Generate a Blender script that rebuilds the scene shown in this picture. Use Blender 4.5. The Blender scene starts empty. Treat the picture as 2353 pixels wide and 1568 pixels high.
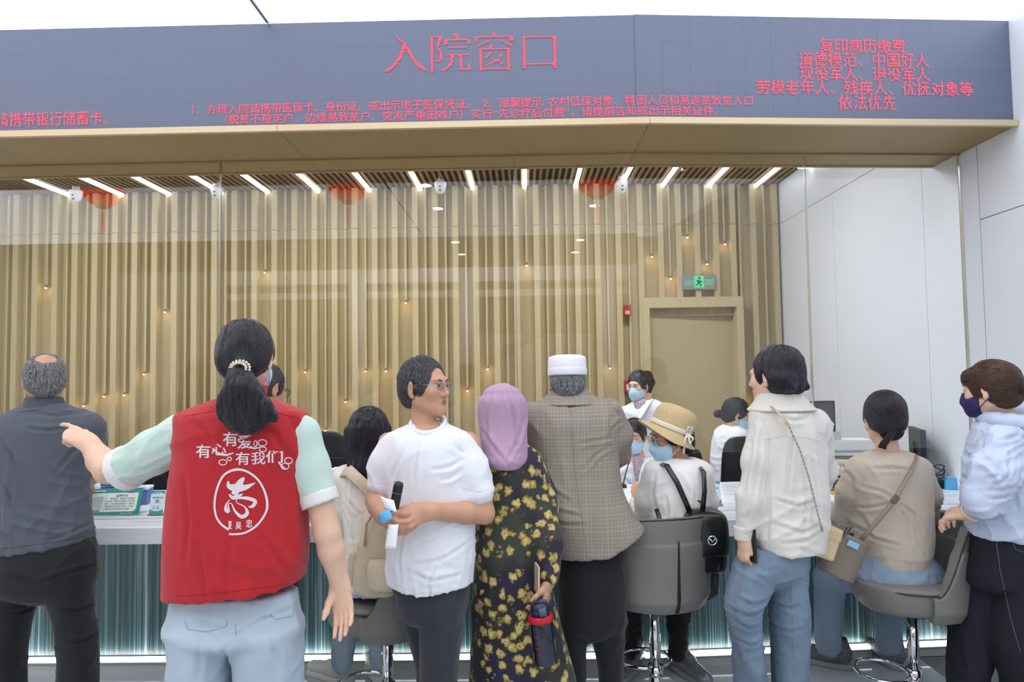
import bpy, math, random
import numpy as np
from mathutils import Vector, Matrix
from mathutils.bvhtree import BVHTree
PI = math.pi
SC = bpy.context.scene
COL = SC.collection
rng = random.Random(7)

# ------------------------------------------------------------------ camera, world, lights, exposure
W, H = 2353, 1568
FPX = W * 24 / 36
CAM = np.array([0.0, 0.0, 1.58])
FZ = .13                                                       # floor level
YAW, PITCH, ROLL = 27 / FPX, 0.0484, -0.015
def _rz(a): c, s = math.cos(a), math.sin(a); return np.array([[c, -s, 0], [s, c, 0], [0, 0, 1.0]])
def _rx(a): c, s = math.cos(a), math.sin(a); return np.array([[1, 0, 0], [0, c, -s], [0, s, c]])
def _ry(a): c, s = math.cos(a), math.sin(a); return np.array([[c, 0, s], [0, 1, 0], [-s, 0, c]])
CR = _rz(YAW) @ _rx(PI / 2 + PITCH) @ _rz(ROLL)
def ray(px, py): return CR @ np.array([(px - W / 2) / FPX, -(py - H / 2) / FPX, -1.0])
def at(px, py, Y): d = ray(px, py); return CAM + d * (Y / d[1])
def atz(px, py, z): d = ray(px, py); return CAM + d * ((z - CAM[2]) / d[2])
camd = bpy.data.cameras.new('camera'); camd.lens = 24; camd.sensor_width = 36; camd.clip_start = 0.05
cam = bpy.data.objects.new('camera', camd); COL.objects.link(cam)
M4 = Matrix([list(CR[i]) + [CAM[i]] for i in range(3)] + [[0, 0, 0, 1]]); cam.matrix_world = M4
SC.camera = cam
SC.view_settings.view_transform = 'Standard'; SC.view_settings.look = 'None'
SC.view_settings.gamma = 1; SC.view_settings.use_curve_mapping = False
SC.view_settings.exposure = 0.12
wd = bpy.data.worlds.new('world'); SC.world = wd; wd.use_nodes = True
wd.node_tree.nodes['Background'].inputs[0].default_value = (0.86, 0.93, 1.0, 1)
wd.node_tree.nodes['Background'].inputs[1].default_value = 0.9
CEIL_E, TUBE_E, STRIP_E, DOWN_E = 2.0, 5.0, 6.5, 26.0
def area(name, loc, rot, sx, sy, power, col):
    l = bpy.data.lights.new(name, 'AREA'); l.shape = 'RECTANGLE'; l.size = sx; l.size_y = sy; l.energy = power; l.color = col
    o = bpy.data.objects.new(name, l); COL.objects.link(o); o.location = loc; o.rotation_euler = rot
    return o

area('atrium_skylight', (-1.2, -5.2, 5.6), (math.radians(52), 0, 0), 8.0, 4.0, 330, (.93, .97, 1.0))   # daylight of the tall atrium behind the camera
area('balcony_fill', (-2.0, -5.6, 6.6), (math.radians(-38), 0, 0), 8.0, 2.5, 620, (.97, .98, 1.0))  # added fill, brightens the balcony so the glass mirrors it

# ------------------------------------------------------------------ materials
def lin(c):
    if isinstance(c, str): c = tuple(int(c[i:i + 2], 16) / 255 for i in (0, 2, 4))
    return tuple((v / 12.92 if v <= .04045 else ((v + .055) / 1.055) ** 2.4) for v in c[:3])
MATS = {}
class NT:
    def __init__(s, name):
        s.m = bpy.data.materials.new(name); s.m.use_nodes = True; s.t = s.m.node_tree
        s.b = s.t.nodes['Principled BSDF']; s.out = s.t.nodes['Material Output']
    def n(s, typ, ins=None, **kw):
        o = s.t.nodes.new(typ)
        for k, v in kw.items(): setattr(o, k, v)
        for k, v in (ins or {}).items():
            if isinstance(v, tuple) and len(v) == 2 and hasattr(v[0], 'outputs'): s.t.links.new(v[0].outputs[v[1]], o.inputs[k])
            else: o.inputs[k].default_value = v
        return o
    def link(s, a, ao, b, bi): s.t.links.new(a.outputs[ao], b.inputs[bi])
    def coords(s, scale=(1, 1, 1), kind='Object'):
        tc = s.n('ShaderNodeTexCoord'); mp = s.n('ShaderNodeMapping', {'Scale': scale}); s.link(tc, kind, mp, 'Vector'); return mp
    def ramp(s, src, so, stops, interp='LINEAR'):
        r = s.n('ShaderNodeValToRGB'); r.color_ramp.interpolation = interp
        e = r.color_ramp.elements
        while len(e) < len(stops): e.new(0.5)
        for i, (p, c) in enumerate(stops): e[i].position = p; e[i].color = (*c, 1)
        s.link(src, so, r, 'Fac'); return r
    def bump(s, src, so, strength, dist):
        b = s.n('ShaderNodeBump', {'Strength': strength, 'Distance': dist}); s.link(src, so, b, 'Height'); s.link(b, 'Normal', s.b, 'Normal'); return b
def mat(name, col, rough=.6, metal=0, var=0, scale=(8, 8, 8), bump=0, bscale=None, bdist=.002, coat=0, sheen=0, spec=None, emit=None, es=0, alpha=1, trans=0, sss=0, detail=3):
    if name in MATS: return MATS[name]
    N = NT(name); c = lin(col); b = N.b
    b.inputs['Base Color'].default_value = (*c, 1); b.inputs['Roughness'].default_value = rough; b.inputs['Metallic'].default_value = metal
    if coat: b.inputs['Coat Weight'].default_value = coat; b.inputs['Coat Roughness'].default_value = .1
    if sheen: b.inputs['Sheen Weight'].default_value = sheen
    if spec is not None: b.inputs['Specular IOR Level'].default_value = spec
    if trans: b.inputs['Transmission Weight'].default_value = trans
    if sss:
        b.inputs['Subsurface Weight'].default_value = sss; b.inputs['Subsurface Radius'].default_value = (1, .35, .2); b.inputs['Subsurface Scale'].default_value = .006
    if emit: b.inputs['Emission Color'].default_value = (*lin(emit), 1); b.inputs['Emission Strength'].default_value = es
    if var:
        mp = N.coords(scale); nz = N.n('ShaderNodeTexNoise', {'Scale': 1.0, 'Detail': detail}); N.link(mp, 0, nz, 'Vector')
        lo = tuple(max(0, v * (1 - var)) for v in c); hi = tuple(min(1, v * (1 + var)) for v in c)
        r = N.ramp(nz, 'Fac', [(.3, lo), (.7, hi)]); N.link(r, 'Color', b, 'Base Color')
    if bump:
        mp = N.coords(bscale or scale); nz = N.n('ShaderNodeTexNoise', {'Scale': 1.0, 'Detail': 2.0}); N.link(mp, 0, nz, 'Vector')
        N.bump(nz, 'Fac', bump, bdist)
    MATS[name] = N.m; return N.m
def emission(name, col, strength):
    if name in MATS: return MATS[name]
    N = NT(name); e = N.n('ShaderNodeEmission', {'Color': (*lin(col), 1), 'Strength': strength}); N.link(e, 0, N.out, 'Surface'); MATS[name] = N.m; return N.m
def cloth(name, col, var=.07, rough=.85, weave=350, wb=.12, sheen=.15, wr=.22, ws=(17, 17, 7)):
    """woven fabric: fine weave and soft wrinkles in the relief"""
    if name in MATS: return MATS[name]
    m = mat(name, col, rough, var=var, scale=(5, 5, 5), sheen=sheen); wrinkle(m, weave, wb, wr, ws); return m
def wrinkle(m, weave=350, wb=.12, wr=.22, ws=(17, 17, 7)):
    N = NT.__new__(NT); N.m = m; N.t = m.node_tree; N.b = N.t.nodes['Principled BSDF']; N.out = N.t.nodes['Material Output']
    mp = N.coords(ws); n1 = N.n('ShaderNodeTexNoise', {'Scale': 1.0, 'Detail': 2.0, 'Roughness': .5, 'Distortion': .3}); N.link(mp, 0, n1, 'Vector')
    b1 = N.n('ShaderNodeBump', {'Strength': wr, 'Distance': .022}); N.link(n1, 'Fac', b1, 'Height')
    mp2 = N.coords((weave, weave, weave)); n2 = N.n('ShaderNodeTexNoise', {'Scale': 1.0, 'Detail': 1.0}); N.link(mp2, 0, n2, 'Vector')
    b2 = N.n('ShaderNodeBump', {'Strength': wb, 'Distance': .001}); N.link(n2, 'Fac', b2, 'Height'); N.link(b1, 'Normal', b2, 'Normal'); N.link(b2, 'Normal', N.b, 'Normal')
def wood(name, c1, c2, scale=(30, 30, 1.6), rough=.55):
    N = NT(name); mp = N.coords(scale); nz = N.n('ShaderNodeTexNoise', {'Scale': 1.0, 'Detail': 5.0, 'Roughness': .6}); N.link(mp, 0, nz, 'Vector')
    r = N.ramp(nz, 'Fac', [(.3, lin(c1)), (.7, lin(c2))]); N.link(r, 'Color', N.b, 'Base Color'); N.b.inputs['Roughness'].default_value = rough
    N.bump(nz, 'Fac', .05, .002); MATS[name] = N.m; return N.m
def glass_mat(name, tint=(1, 1, 1), ior=1.45, rough=.0, gain=1.0):
    N = NT(name); t = N.n('ShaderNodeBsdfTransparent', {'Color': (*tint, 1)}); g = N.n('ShaderNodeBsdfGlossy', {'Color': (1, 1, 1, 1), 'Roughness': rough})
    f = N.n('ShaderNodeFresnel', {'IOR': ior}); mu = N.n('ShaderNodeMath', operation='MULTIPLY'); N.link(f, 0, mu, 0); mu.inputs[1].default_value = gain
    mx = N.n('ShaderNodeMixShader'); N.link(mu, 0, mx, 0); N.link(t, 0, mx, 1); N.link(g, 0, mx, 2); N.link(mx, 0, N.out, 'Surface'); MATS[name] = N.m; return N.m

# ------------------------------------------------------------------ objects and meshes
def tag(o, label=None, cat=None, group=None, kind=None):
    if label: o['label'] = label
    if cat: o['category'] = cat
    if group: o['group'] = group
    if kind: o['kind'] = kind
    return o
def empty(name, loc=(0, 0, 0), rz=0):
    o = bpy.data.objects.new(name, None); COL.objects.link(o); o.location = loc; o.rotation_euler = (0, 0, rz); o.empty_display_size = .1; return o
def link(name, me, m=None, parent=None, loc=None):
    o = bpy.data.objects.new(name, me); COL.objects.link(o)
    if m is not None and not me.materials: me.materials.append(m)
    if parent is not None: o.parent = parent
    if loc is not None: o.location = loc
    return o
def npmesh(name, v, faces, smooth=True):
    """faces: (n,k) int array"""
    me = bpy.data.meshes.new(name); v = np.asarray(v, np.float32); f = np.asarray(faces, np.int32)
    me.vertices.add(len(v)); me.vertices.foreach_set('co', v.ravel())
    k = f.shape[1]; me.loops.add(f.size); me.loops.foreach_set('vertex_index', f.ravel())
    me.polygons.add(len(f)); me.polygons.foreach_set('loop_start', np.arange(0, f.size, k, dtype=np.int32))
    me.polygons.foreach_set('use_smooth', np.full(len(f), smooth))
    me.update(calc_edges=True); me.validate(); return me
BX, BS = 0.58, 0.078
def G(x): return BS * max(0.0, x - BX)
class MB:
    def __init__(s): s.v = []; s.f = []; s.sm = []
    def add(s, v, f, sm=False):
        o = len(s.v); s.v += [tuple(map(float, p)) for p in v]; s.f += [tuple(i + o for i in q) for q in f]; s.sm += [sm] * len(f); return s
    def box(s, x0, x1, y0, y1, z0, z1, R=None, c=None):
        v = [(x, y, z) for z in (z0, z1) for y in (y0, y1) for x in (x0, x1)]
        if R is not None: v = [tuple(np.asarray(c) + R @ np.array(p)) for p in v]
        return s.add(v, [(0, 2, 3, 1), (4, 5, 7, 6), (0, 1, 5, 4), (2, 6, 7, 3), (0, 4, 6, 2), (1, 3, 7, 5)])
    def bbox(s, x0, x1, y0, y1, z0, z1):                       # follows the bend of the facade
        xs = [x0] + ([BX] if x0 < BX < x1 else []) + [x1]
        v = []; f = []
        for x in xs:
            g = G(x); v += [(x, y0 + g, z0), (x, y1 + g, z0), (x, y1 + g, z1), (x, y0 + g, z1)]
        for i in range(len(xs) - 1):
            a = 4 * i; b = a + 4
            for j in range(4): f.append((a + j, a + (j + 1) % 4, b + (j + 1) % 4, b + j))
        n = 4 * (len(xs) - 1); f += [(0, 3, 2, 1), (n, n + 1, n + 2, n + 3)]
        f = [tuple(reversed(q)) for q in f]
        return s.add(v, f)
    def prism(s, poly, y0, y1):                                # poly in xz
        n = len(poly); v = [(x, y0, z) for x, z in poly] + [(x, y1, z) for x, z in poly]
        return s.add(v, [tuple(range(n)), tuple(range(2 * n - 1, n - 1, -1))] + [(i, i + n, (i + 1) % n + n, (i + 1) % n) for i in range(n)])
    def tube(s, pts, r, n=10, closed=False, flat=None):
        pts = [np.array(p, float) for p in pts]; m = len(pts); rr = r if hasattr(r, '__len__') else [r] * m
        v = []; up = np.array([0, 0, 1.0]); prev = None
        for i, p in enumerate(pts):
            if closed: t = pts[(i + 1) % m] - pts[i - 1]
            else: t = pts[min(i + 1, m - 1)] - pts[max(i - 1, 0)]
            t = t / (np.linalg.norm(t) + 1e-9)
            a = prev - t * np.dot(prev, t) if prev is not None else np.cross(t, up if abs(t[2]) < .9 else np.array([1.0, 0, 0]))
            a = a / (np.linalg.norm(a) + 1e-9); prev = a; b = np.cross(t, a)
            if flat is not None:
                b = np.asarray(flat, float) - t * np.dot(flat, t); b = b / np.linalg.norm(b); a = np.cross(b, t)
            for k in range(n):
                q = 2 * PI * k / n; w = rr[i]; wa, wb = w if hasattr(w, '__len__') else (w, w)
                v.append(p + a * math.cos(q) * wa + b * math.sin(q) * wb)
        f = []
        for i in range(m if closed else m - 1):
            for k in range(n):
                j = (i + 1) % m; f.append((i * n + k, i * n + (k + 1) % n, j * n + (k + 1) % n, j * n + k))
        if not closed: f += [tuple(range(n - 1, -1, -1)), tuple(range((m - 1) * n, m * n))]
        return s.add(v, f, True)
    def lathe(s, prof, n=24, c=(0, 0, 0), R=None):              # prof: (r, z)
        v = []; f = []
        for r, z in prof:
            for k in range(n): q = 2 * PI * k / n; v.append((r * math.cos(q), r * math.sin(q), z))
        for i in range(len(prof) - 1):
            for k in range(n): f.append((i * n + k, i * n + (k + 1) % n, (i + 1) * n + (k + 1) % n, (i + 1) * n + k))
        f += [tuple(range(n - 1, -1, -1)), tuple(range((len(prof) - 1) * n, len(prof) * n))]
        v = [np.array(p) if R is None else R @ np.array(p) for p in v]; v = [p + np.asarray(c, float) for p in v]
        return s.add(v, f, True)
    def build(s, name, m=None, parent=None, loc=None, bev=0, seg=2, smooth=None):
        me = bpy.data.meshes.new(name); me.from_pydata(s.v, [], s.f); me.update()
        if any(s.sm): me.polygons.foreach_set('use_smooth', s.sm if smooth is None else [smooth] * len(s.f))
        o = link(name, me, m, parent, loc)
        if bev:
            b = o.modifiers.new('bevel', 'BEVEL'); b.width = bev; b.segments = seg; b.limit_method = 'ANGLE'
        return o
def struct(o): return tag(o, kind='structure')
ORD = ['first', 'second', 'third', 'fourth', 'fifth', 'sixth', 'seventh', 'eighth', 'ninth', 'tenth', 'eleventh', 'twelfth', 'thirteenth', 'fourteenth', 'fifteenth', 'sixteenth', 'seventeenth', 'eighteenth', 'nineteenth', 'twentieth', 'twenty-first', 'twenty-second', 'twenty-third', 'twenty-fourth', 'twenty-fifth']

# ------------------------------------------------------------------ text as geometry (built-in font)
_tc = bpy.data.curves.new('txt', 'FONT'); _to = bpy.data.objects.new('txt', _tc); COL.objects.link(_to)
_gc = {}
def glyph(ch, bold=0):
    """2-D vertices and triangles of a character or string, size 1 em"""
    k = (ch, bold)
    if k not in _gc:
        _tc.body = ch; _tc.offset = bold; _tc.resolution_u = 3
        bpy.context.view_layer.update()
        e = _to.evaluated_get(bpy.context.evaluated_depsgraph_get()); me = e.to_mesh(); me.calc_loop_triangles()
        v = np.array([(p.co.x, p.co.y) for p in me.vertices]).reshape(-1, 2); t = np.array([tuple(q.vertices) for q in me.loop_triangles], int).reshape(-1, 3)
        e.to_mesh_clear(); _gc[k] = (v, t)
    return _gc[k]
def text_flat(s, x0, x1, z0, z1, bold=0, keep=False):
    """text fitted in the rectangle, in xz; returns verts (n,2), tris"""
    v, t = glyph(s, bold); lo = v.min(0); hi = v.max(0); v = (v - lo) / (hi - lo)
    return np.column_stack([x0 + v[:, 0] * (x1 - x0), z0 + v[:, 1] * (z1 - z0)]), t
def raster(ch, N, thr=.42, ss=4, song=0):
    """boolean dots (N,N) of a full-width character cell"""
    v, t = glyph(ch); M = N * ss
    v = v * np.array([M / .98, M / .98]) + np.array([0, M * .14]); img = np.zeros((M, M), bool)
    for a, b, c in v[t]:
        lo = np.maximum(np.floor(np.minimum(np.minimum(a, b), c)).astype(int), 0); hi = np.minimum(np.ceil(np.maximum(np.maximum(a, b), c)).astype(int), M - 1)
        if (hi < lo).any(): continue
        X, Y = np.meshgrid(np.arange(lo[0], hi[0] + 1) + .5, np.arange(lo[1], hi[1] + 1) + .5)
        d = lambda p, q: (q[0] - p[0]) * (Y - p[1]) - (q[1] - p[1]) * (X - p[0])
        s1, s2, s3 = d(a, b), d(b, c), d(c, a)
        ins = ((s1 >= 0) & (s2 >= 0) & (s3 >= 0)) | ((s1 <= 0) & (s2 <= 0) & (s3 <= 0))
        img[lo[1]:hi[1] + 1, lo[0]:hi[0] + 1] |= ins
    if song: k = int(ss * song); e = img.copy(); e[k:] &= img[:-k]; img = e
    return img.reshape(N, ss, N, ss).mean((1, 3)) > thr
# ------------------------------------------------------------------ shared materials
M_wallwhite = mat('painted_panel_white', 'E6ECF5', .38, var=.015, scale=(2, 2, 2))
M_wood = wood('pale_oak', 'C0AE82', 'C8B78C', (140, 140, 2.5))
M_wood2 = wood('pale_oak_shaded', 'B6A47A', 'BEAC82', (140, 140, 2.5))  # same oak darkened, recess shade put into its colour
M_bronze = mat('champagne_metal', '9A8258', .5, .2, var=.05, scale=(3, 3, 3))
M_slat = wood('ceiling_slat_wood', '8F7556', '9C8160', (1.6, 30, 30))
M_dark = mat('dark_void', '6A605A', .8, var=.1)
M_chrome = mat('chrome', 'E4E6E8', .08, 1)
M_black = mat('black_plastic', '17181B', .45, var=.1)
M_white = mat('white_plastic', 'E9EBEC', .35)
M_paper = mat('paper', 'F1F3F5', .8, var=.02)
M_glass = glass_mat('clear_glass', (.985, .99, .985), 1.46, 0, .85)
M_acryl = glass_mat('acrylic', (.93, .96, .96), 1.45)

# ------------------------------------------------------------------ hall ceiling, floor, walls
M_ceil = emission('luminous_ceiling', 'F4F8FF', CEIL_E)
cl = struct(MB().box(-6.2, 2.4, -1.07, 3.4, 3.26, 3.30).build('ceiling', M_wallwhite))
for i, (a, b) in enumerate([(-4.62, -1.157), (-1.147, 2.31), (-6.2, -4.63)]):
    for (c, d) in [(-1.07, .96), (.97, 3.26)]:
        MB().box(a, b, c, d, 3.212, 3.235).build('ceiling_panel', M_ceil, cl)
MB().box(-1.158, -1.146, -1.07, 3.04, 3.206, 3.236).build('ceiling_joint', mat('joint_steel', '7c8aa0', .5), cl)
struct(MB().box(-6.2, 2.4, -3.4, -1.07, 3.212, 3.30).build('ceiling_plaster', mat('plaster', 'C9C5BC', .8)))
N = NT('floor_tile'); mp = N.coords((1.3, 1.3, 1.3)); nz = N.n('ShaderNodeTexNoise', {'Scale': 2.0, 'Detail': 6.0}); N.link(mp, 0, nz, 'Vector')
r = N.ramp(nz, 'Fac', [(.35, lin('C3C6CA')), (.7, lin('D2D5D9'))]); N.link(r, 'Color', N.b, 'Base Color'); N.b.inputs['Roughness'].default_value = .1; M_floor = N.m
fl = struct(MB().box(-6.2, 2.4, -9, 6.4, FZ - .06, FZ - .004).build('floor', mat('grout', '8E9192', .8)))
tile = MB().box(-.4465, .4465, -.4465, .4465, -.004, 0).build('tile', M_floor, fl, (-5.7, 3.35, FZ))
for i in range(9):
    for j in range(-4, 2):
        if (i, j) != (0, 1):
            o = tile.copy(); COL.objects.link(o); o.location = (-5.7 + .9 * i, 3.35 + .9 * (j - 1), FZ)
# right wall: panels with open joints
wr = struct(MB().box(2.318, 2.45, -3.4, 6.3, 0, 3.4).build('wall_right', mat('joint_grey', '7d8288', .7)))
for (a, b, c, d) in [(-3.4, -.8, 0, 3.21), (-.795, 1.0, 0, 3.21), (1.004, 3.447, 0, 2.32), (1.004, 3.447, 2.325, 3.21), (3.455, 3.93, 0, 3.26), (3.934, 5.06, 0, 2.885), (5.064, 6.2, 0, 2.885), (3.934, 6.2, 2.89, 3.26)]:
    MB().box(2.31, 2.3185, a, b, c, d).build('wall_panel', M_wallwhite, wr)
MB().box(2.303, 2.311, 3.58, 3.6, .92, 2.7).build('glass_channel', mat('channel_grey', '8a929a', .4, .5), wr)
# back wall with ribs
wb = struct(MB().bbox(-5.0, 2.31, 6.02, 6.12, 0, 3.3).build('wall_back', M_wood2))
DX0, DX1, DZ = 1.105, 1.862, 2.14                                   # door opening
thin = [-4.241 + .1782 * k for k in range(-3, 30) if -4.241 + .1782 * k < .9] + [.94, 1.143, 1.308, 1.466, 1.638, 1.803, 1.945, 2.17]
lamps = {-4.241: 2.421, -3.879: 1.37, -3.703: 1.451, -3.531: 1.46, -3.36: 1.64, -3.185: 2.187, -2.304: 2.522, -1.951: 1.638, -1.768: 1.126, -1.586: 1.372, -1.41: 1.637, -1.231: 1.635, -1.053: 2.232, -.506: 1.454, -.326: 1.64, .036: 2.545, .749: 1.631, 1.143: 2.61, 1.308: 2.413, 1.466: 2.782, 1.638: 2.542, 1.803: 2.719, 1.945: 1.339}
wide = [t + .089 for t in thin if t < .7] + [.845, 1.042, 1.222, 1.385, 1.55, 1.72, 1.876, 2.06, 2.262]
SEAM = 2.885
def rib(name, x, w, d, z0, z1, m):
    b = MB()
    for a, c in ([(z0, SEAM - .002), (SEAM + .002, z1)] if z0 < SEAM else [(z0, z1)]): b.bbox(x - w / 2, x + w / 2, 6.025 - d, 6.025, a, c)
    return b.build(name, m, wb)
li = 0
M_bulb = emission('warm_spot', 'FFDDA8', 22)
for t in thin:
    key = min(lamps, key=lambda q: abs(q - t)); z0 = 0
    over = DX0 - .05 < t < DX1 + .05
    if abs(key - t) < .05: z0 = lamps[key]
    elif over: z0 = DZ + .09
    rib('narrow_rib', t, .017, .05, z0, 3.25, M_wood)
    if abs(key - t) < .05:
        g = G(t); e = empty('pendant_spot', (t, 5.965 + g, z0))
        MB().lathe([(.006, 0), (.006, .01), (.011, .012), (.011, -.006), (.009, -.012)], 10).build('socket', mat('spot_metal', '8b8f95', .3, .8), e)
        MB().lathe([(.0088, -.011), (.0088, -.015), (.004, -.019), (.001, -.020)], 10).build('lens', M_bulb, e)
        tag(e, 'tiny warm spot under a narrow wall rib, %s from the left' % ORD[li], 'spot light', 'warm spots on the ribbed wood wall'); li += 1
        l = bpy.data.lights.new('spot_glow', 'POINT'); l.energy = .05; l.color = (1, .72, .38); l.shadow_soft_size = .008
        o = bpy.data.objects.new('spot_glow', l); COL.objects.link(o); o.parent = e; o.location = (0, -.012, -.03)
for x in wide:
    rib('wide_rib', x, .05, .078, DZ + .09 if DX0 - .06 < x < DX1 + .06 else 0, 3.25, M_wood)
# door in the ribbed wall
d = empty('door_1', (0, 0, 0)); struct(d)
gy = 5.95 + G(1.5)
MB().box(DX0 - .005, DX1 + .005, gy + .10, gy + .13, 0, DZ).build('door_leaf', wood('door_oak', 'BBA677', 'C2AE7F', (140, 140, 2.0)), d)
MB().box(DX0 - .06, DX0, gy - .05, gy + .13, 0, DZ - .001).build('jamb', M_wood, d)
MB().box(DX1, DX1 + .06, gy - .05, gy + .13, 0, DZ - .001).build('jamb', M_wood, d)
MB().box(DX0 - .06, DX1 + .06, gy - .05, gy + .13, DZ, DZ + .09).build('lintel', M_wood, d)
MB().box(DX1 - .16, DX1 - .145, gy + .095, gy + .101, 0, DZ - .06).build('door_edge_strip', wood('door_oak_dark', '97794B', 'A98A58'), d)
MB().box(DX0, DX1, gy + .03, gy + .1, DZ - .07, DZ).build('door_head_rail', wood('door_oak_mid', 'A4895A', 'B59A68'), d)
# staff room ceiling with slats
cr = struct(MB().bbox(-5.0, 2.31, 3.6, 6.1, 3.30, 3.36).build('ceiling_staff_room', M_dark))
sl = None; x = -4.98
while x < 2.29:
    g = G(x)
    if sl is None: sl = MB().box(-.011, .011, 4.2, 6.02, 3.245, 3.298).build('ceiling_slat', M_slat, cr, (x, g, 0))
    else: o = sl.copy(); COL.objects.link(o); o.location = (x, g, 0)
    x += .0525
M_tube = emission('led_tube', 'F6FAFF', TUBE_E)
tx = [at(px, 400, 5.6)[0] for px in (-80, 97, 220, 335, 463, 577, 700, 825, 950, 1078, 1205, 1330, 1443, 1546, 1662, 1782)]
tp = None
for i, X in enumerate(sorted(tx)):
    g = G(X); e = empty('led_tube_light', (X, 5.36 + g, 3.24))
    MB().tube([(0, 0, -.004), (0, .012, -.006), (0, .62, -.006), (0, .632, -.004)], [.008, .019, .019, .008], 10).build('tube', M_tube, e)
    MB().box(-.012, .012, .01, .62, 0, .012).build('mount', M_white, e)
    tag(e, 'bright white ceiling tube running towards the wood wall, %s from the left' % ORD[i], 'ceiling light', 'led tubes between the ceiling slats')
q = at(1836, 383, 5.4); e = empty('cross_led_tube', (q[0], q[1], q[2] + .008))
MB().tube([(-.02, 0, -.004), (0, 0, -.006), (.36, 0, -.006)], [.008, .02, .02], 10).build('tube', M_tube, e)
MB().box(0, .36, -.012, .012, 0, .014).build('mount', M_white, e)
tag(e, 'bright white tube lying crosswise at the white side wall', 'ceiling light')
for i, X in enumerate((-3.6, -1.4, .7)):                            # unseen fill panels, added to brighten the staff room
    e = empty('room_fill_panel', (X, 4.55, 3.24))
    MB().box(-.6, .6, -.3, .3, -.02, 0).build('diffuser', emission('room_fill', 'F8FAFF', 15), e)
    MB().box(-.62, .62, -.32, .32, -.004, .02).build('frame', M_white, e)
    tag(e, 'added fill light panel hidden behind the canopy, %s from the left' % ORD[i], 'ceiling light', 'added fill panels above the staff')

# ------------------------------------------------------------------ canopy with the LED screen
cn = empty('canopy', (0, 0, 0)); tag(cn, 'champagne metal canopy box over the counter carrying the display', 'canopy')
xs = [-4.2, -2.9, -1.10, .58, 2.308]
for a, b in zip(xs, xs[1:]):
    MB().bbox(a + .001, b - .001, 3.035, 3.44, 2.70, 2.712).build('soffit_panel', M_bronze, cn)
    MB().bbox(a + .001, b - .001, 3.015, 3.036, 2.694, 2.722).build('edge_trim', mat('trim_metal', 'CDBB98', .35, .3), cn)
    MB().bbox(a + .001, b - .001, 3.462, 3.68, 2.705, 2.717).build('inner_soffit_panel', M_bronze, cn)
MB().bbox(-4.2, 2.308, 3.436, 3.466, 2.722, 2.75).build('glass_groove', mat('groove_brown', '4a3a28', .6), cn)
MB().bbox(-4.2, 2.308, 3.44, 3.445, 2.692, 2.72).build('groove_lip', M_bronze, cn)
MB().bbox(-4.2, 2.308, 3.07, 3.68, 2.76, 3.21).build('core', M_dark, cn)
MB().bbox(-4.2, 2.308, 3.66, 3.69, 2.70, 3.32).build('inner_fascia', M_bronze, cn)
sn = empty('led_display', (0, 0, 0)); tag(sn, 'long dark LED matrix display with red Chinese lettering above the counter', 'display screen')
N = NT('led_matrix'); mp = N.coords((1, 1, 1)); b1 = N.n('ShaderNodeTexBrick', {'Scale': 1.0, 'Mortar Size': .0012, 'Brick Width': .005, 'Row Height': .005, 'Color1': (.150, .184, .285, 1), 'Color2': (.155, .19, .293, 1), 'Mortar': (.10, .124, .20, 1)}, offset=0.0)  # matrix colours lifted to stand in for the ceiling's sheen
sx = N.n('ShaderNodeSeparateXYZ'); N.link(mp, 0, sx, 0); cx = N.n('ShaderNodeCombineXYZ'); N.link(sx, 'X', cx, 'X'); N.link(sx, 'Z', cx, 'Y'); N.link(cx, 0, b1, 'Vector')
N.link(b1, 'Color', N.b, 'Base Color'); N.b.inputs['Roughness'].default_value = .42; N.b.inputs['Specular IOR Level'].default_value = .6; M_led = N.m
PW, PH = .1265, .1215
mod = None; x = -3.9
while x + PW < 2.31:
    for j in range(4):
        xc = x + PW / 2; z0 = 2.724 + j * PH
        if mod is None:
            mod = MB().box(-PW / 2 + .0001, PW / 2 - .0001, 0, .02, .0001, PH - .0001).build('led_panel', M_led, sn); mo = mod
        else: mo = mod.copy(); COL.objects.link(mo)
        mo.location = (xc, 3.05 + G(xc) , z0); mo.rotation_euler = (0, 0, math.atan(BS) if xc > BX else 0)
    x += PW
MB().bbox(x, 2.308, 3.05, 3.07, 2.724, 3.21).build('end_panel', M_led, sn)
M_red = emission('led_red', 'FF6378', 1.25)
def led_text(s, xl, xr, yt, yb, N, width=None, thr=.40, dot=.86, song=0):
    """a line of dot-matrix characters between two points of the display plane"""
    def onscr(px, py):
        Y = 3.05
        for _ in range(4): p = at(px, py, Y); Y = 3.048 + G(p[0])
        return p
    A = onscr(xl, (yt + yb) / 2); B = onscr(xr, (yt + yb) / 2)
    hgt = onscr((xl + xr) / 2, yt)[2] - onscr((xl + xr) / 2, yb)[2]
    zc = onscr((xl + xr) / 2, (yt + yb) / 2)[2]
    half = lambda c: .5 if c in '1 2“”:' else 1
    wsum = sum(half(c) for c in s); cw = (B[0] - A[0]) / wsum; p = hgt / N; v = []; f = []; xc = A[0]
    for c in s:
        if c != ' ':
            r = raster(c, N, thr, 4, song)
            for j, i in zip(*np.nonzero(r)):
                X = xc + (i + .5) / N * cw; Z = zc - hgt / 2 + (j + .5) * p; h = p * dot / 2; hx = cw / N * dot / 2; o = len(v); y = 3.0455 + G(X)
                v += [(X - hx, y, Z - h), (X + hx, y, Z - h), (X + hx, y, Z + h), (X - hx, y, Z + h)]; f.append((o, o + 1, o + 2, o + 3))
        xc += half(c) * cw
    MB_ = MB(); MB_.v = v; MB_.f = f; MB_.sm = [False] * len(f)
    o = MB_.build('lettering', M_red, sn); o['kind'] = 'stuff'
led_text('入院窗口', 878, 1290, 76, 172, 34, thr=.5, song=1.1)
led_text('请携带银行储蓄卡。', -9, 268, 257, 291, 20)
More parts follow.
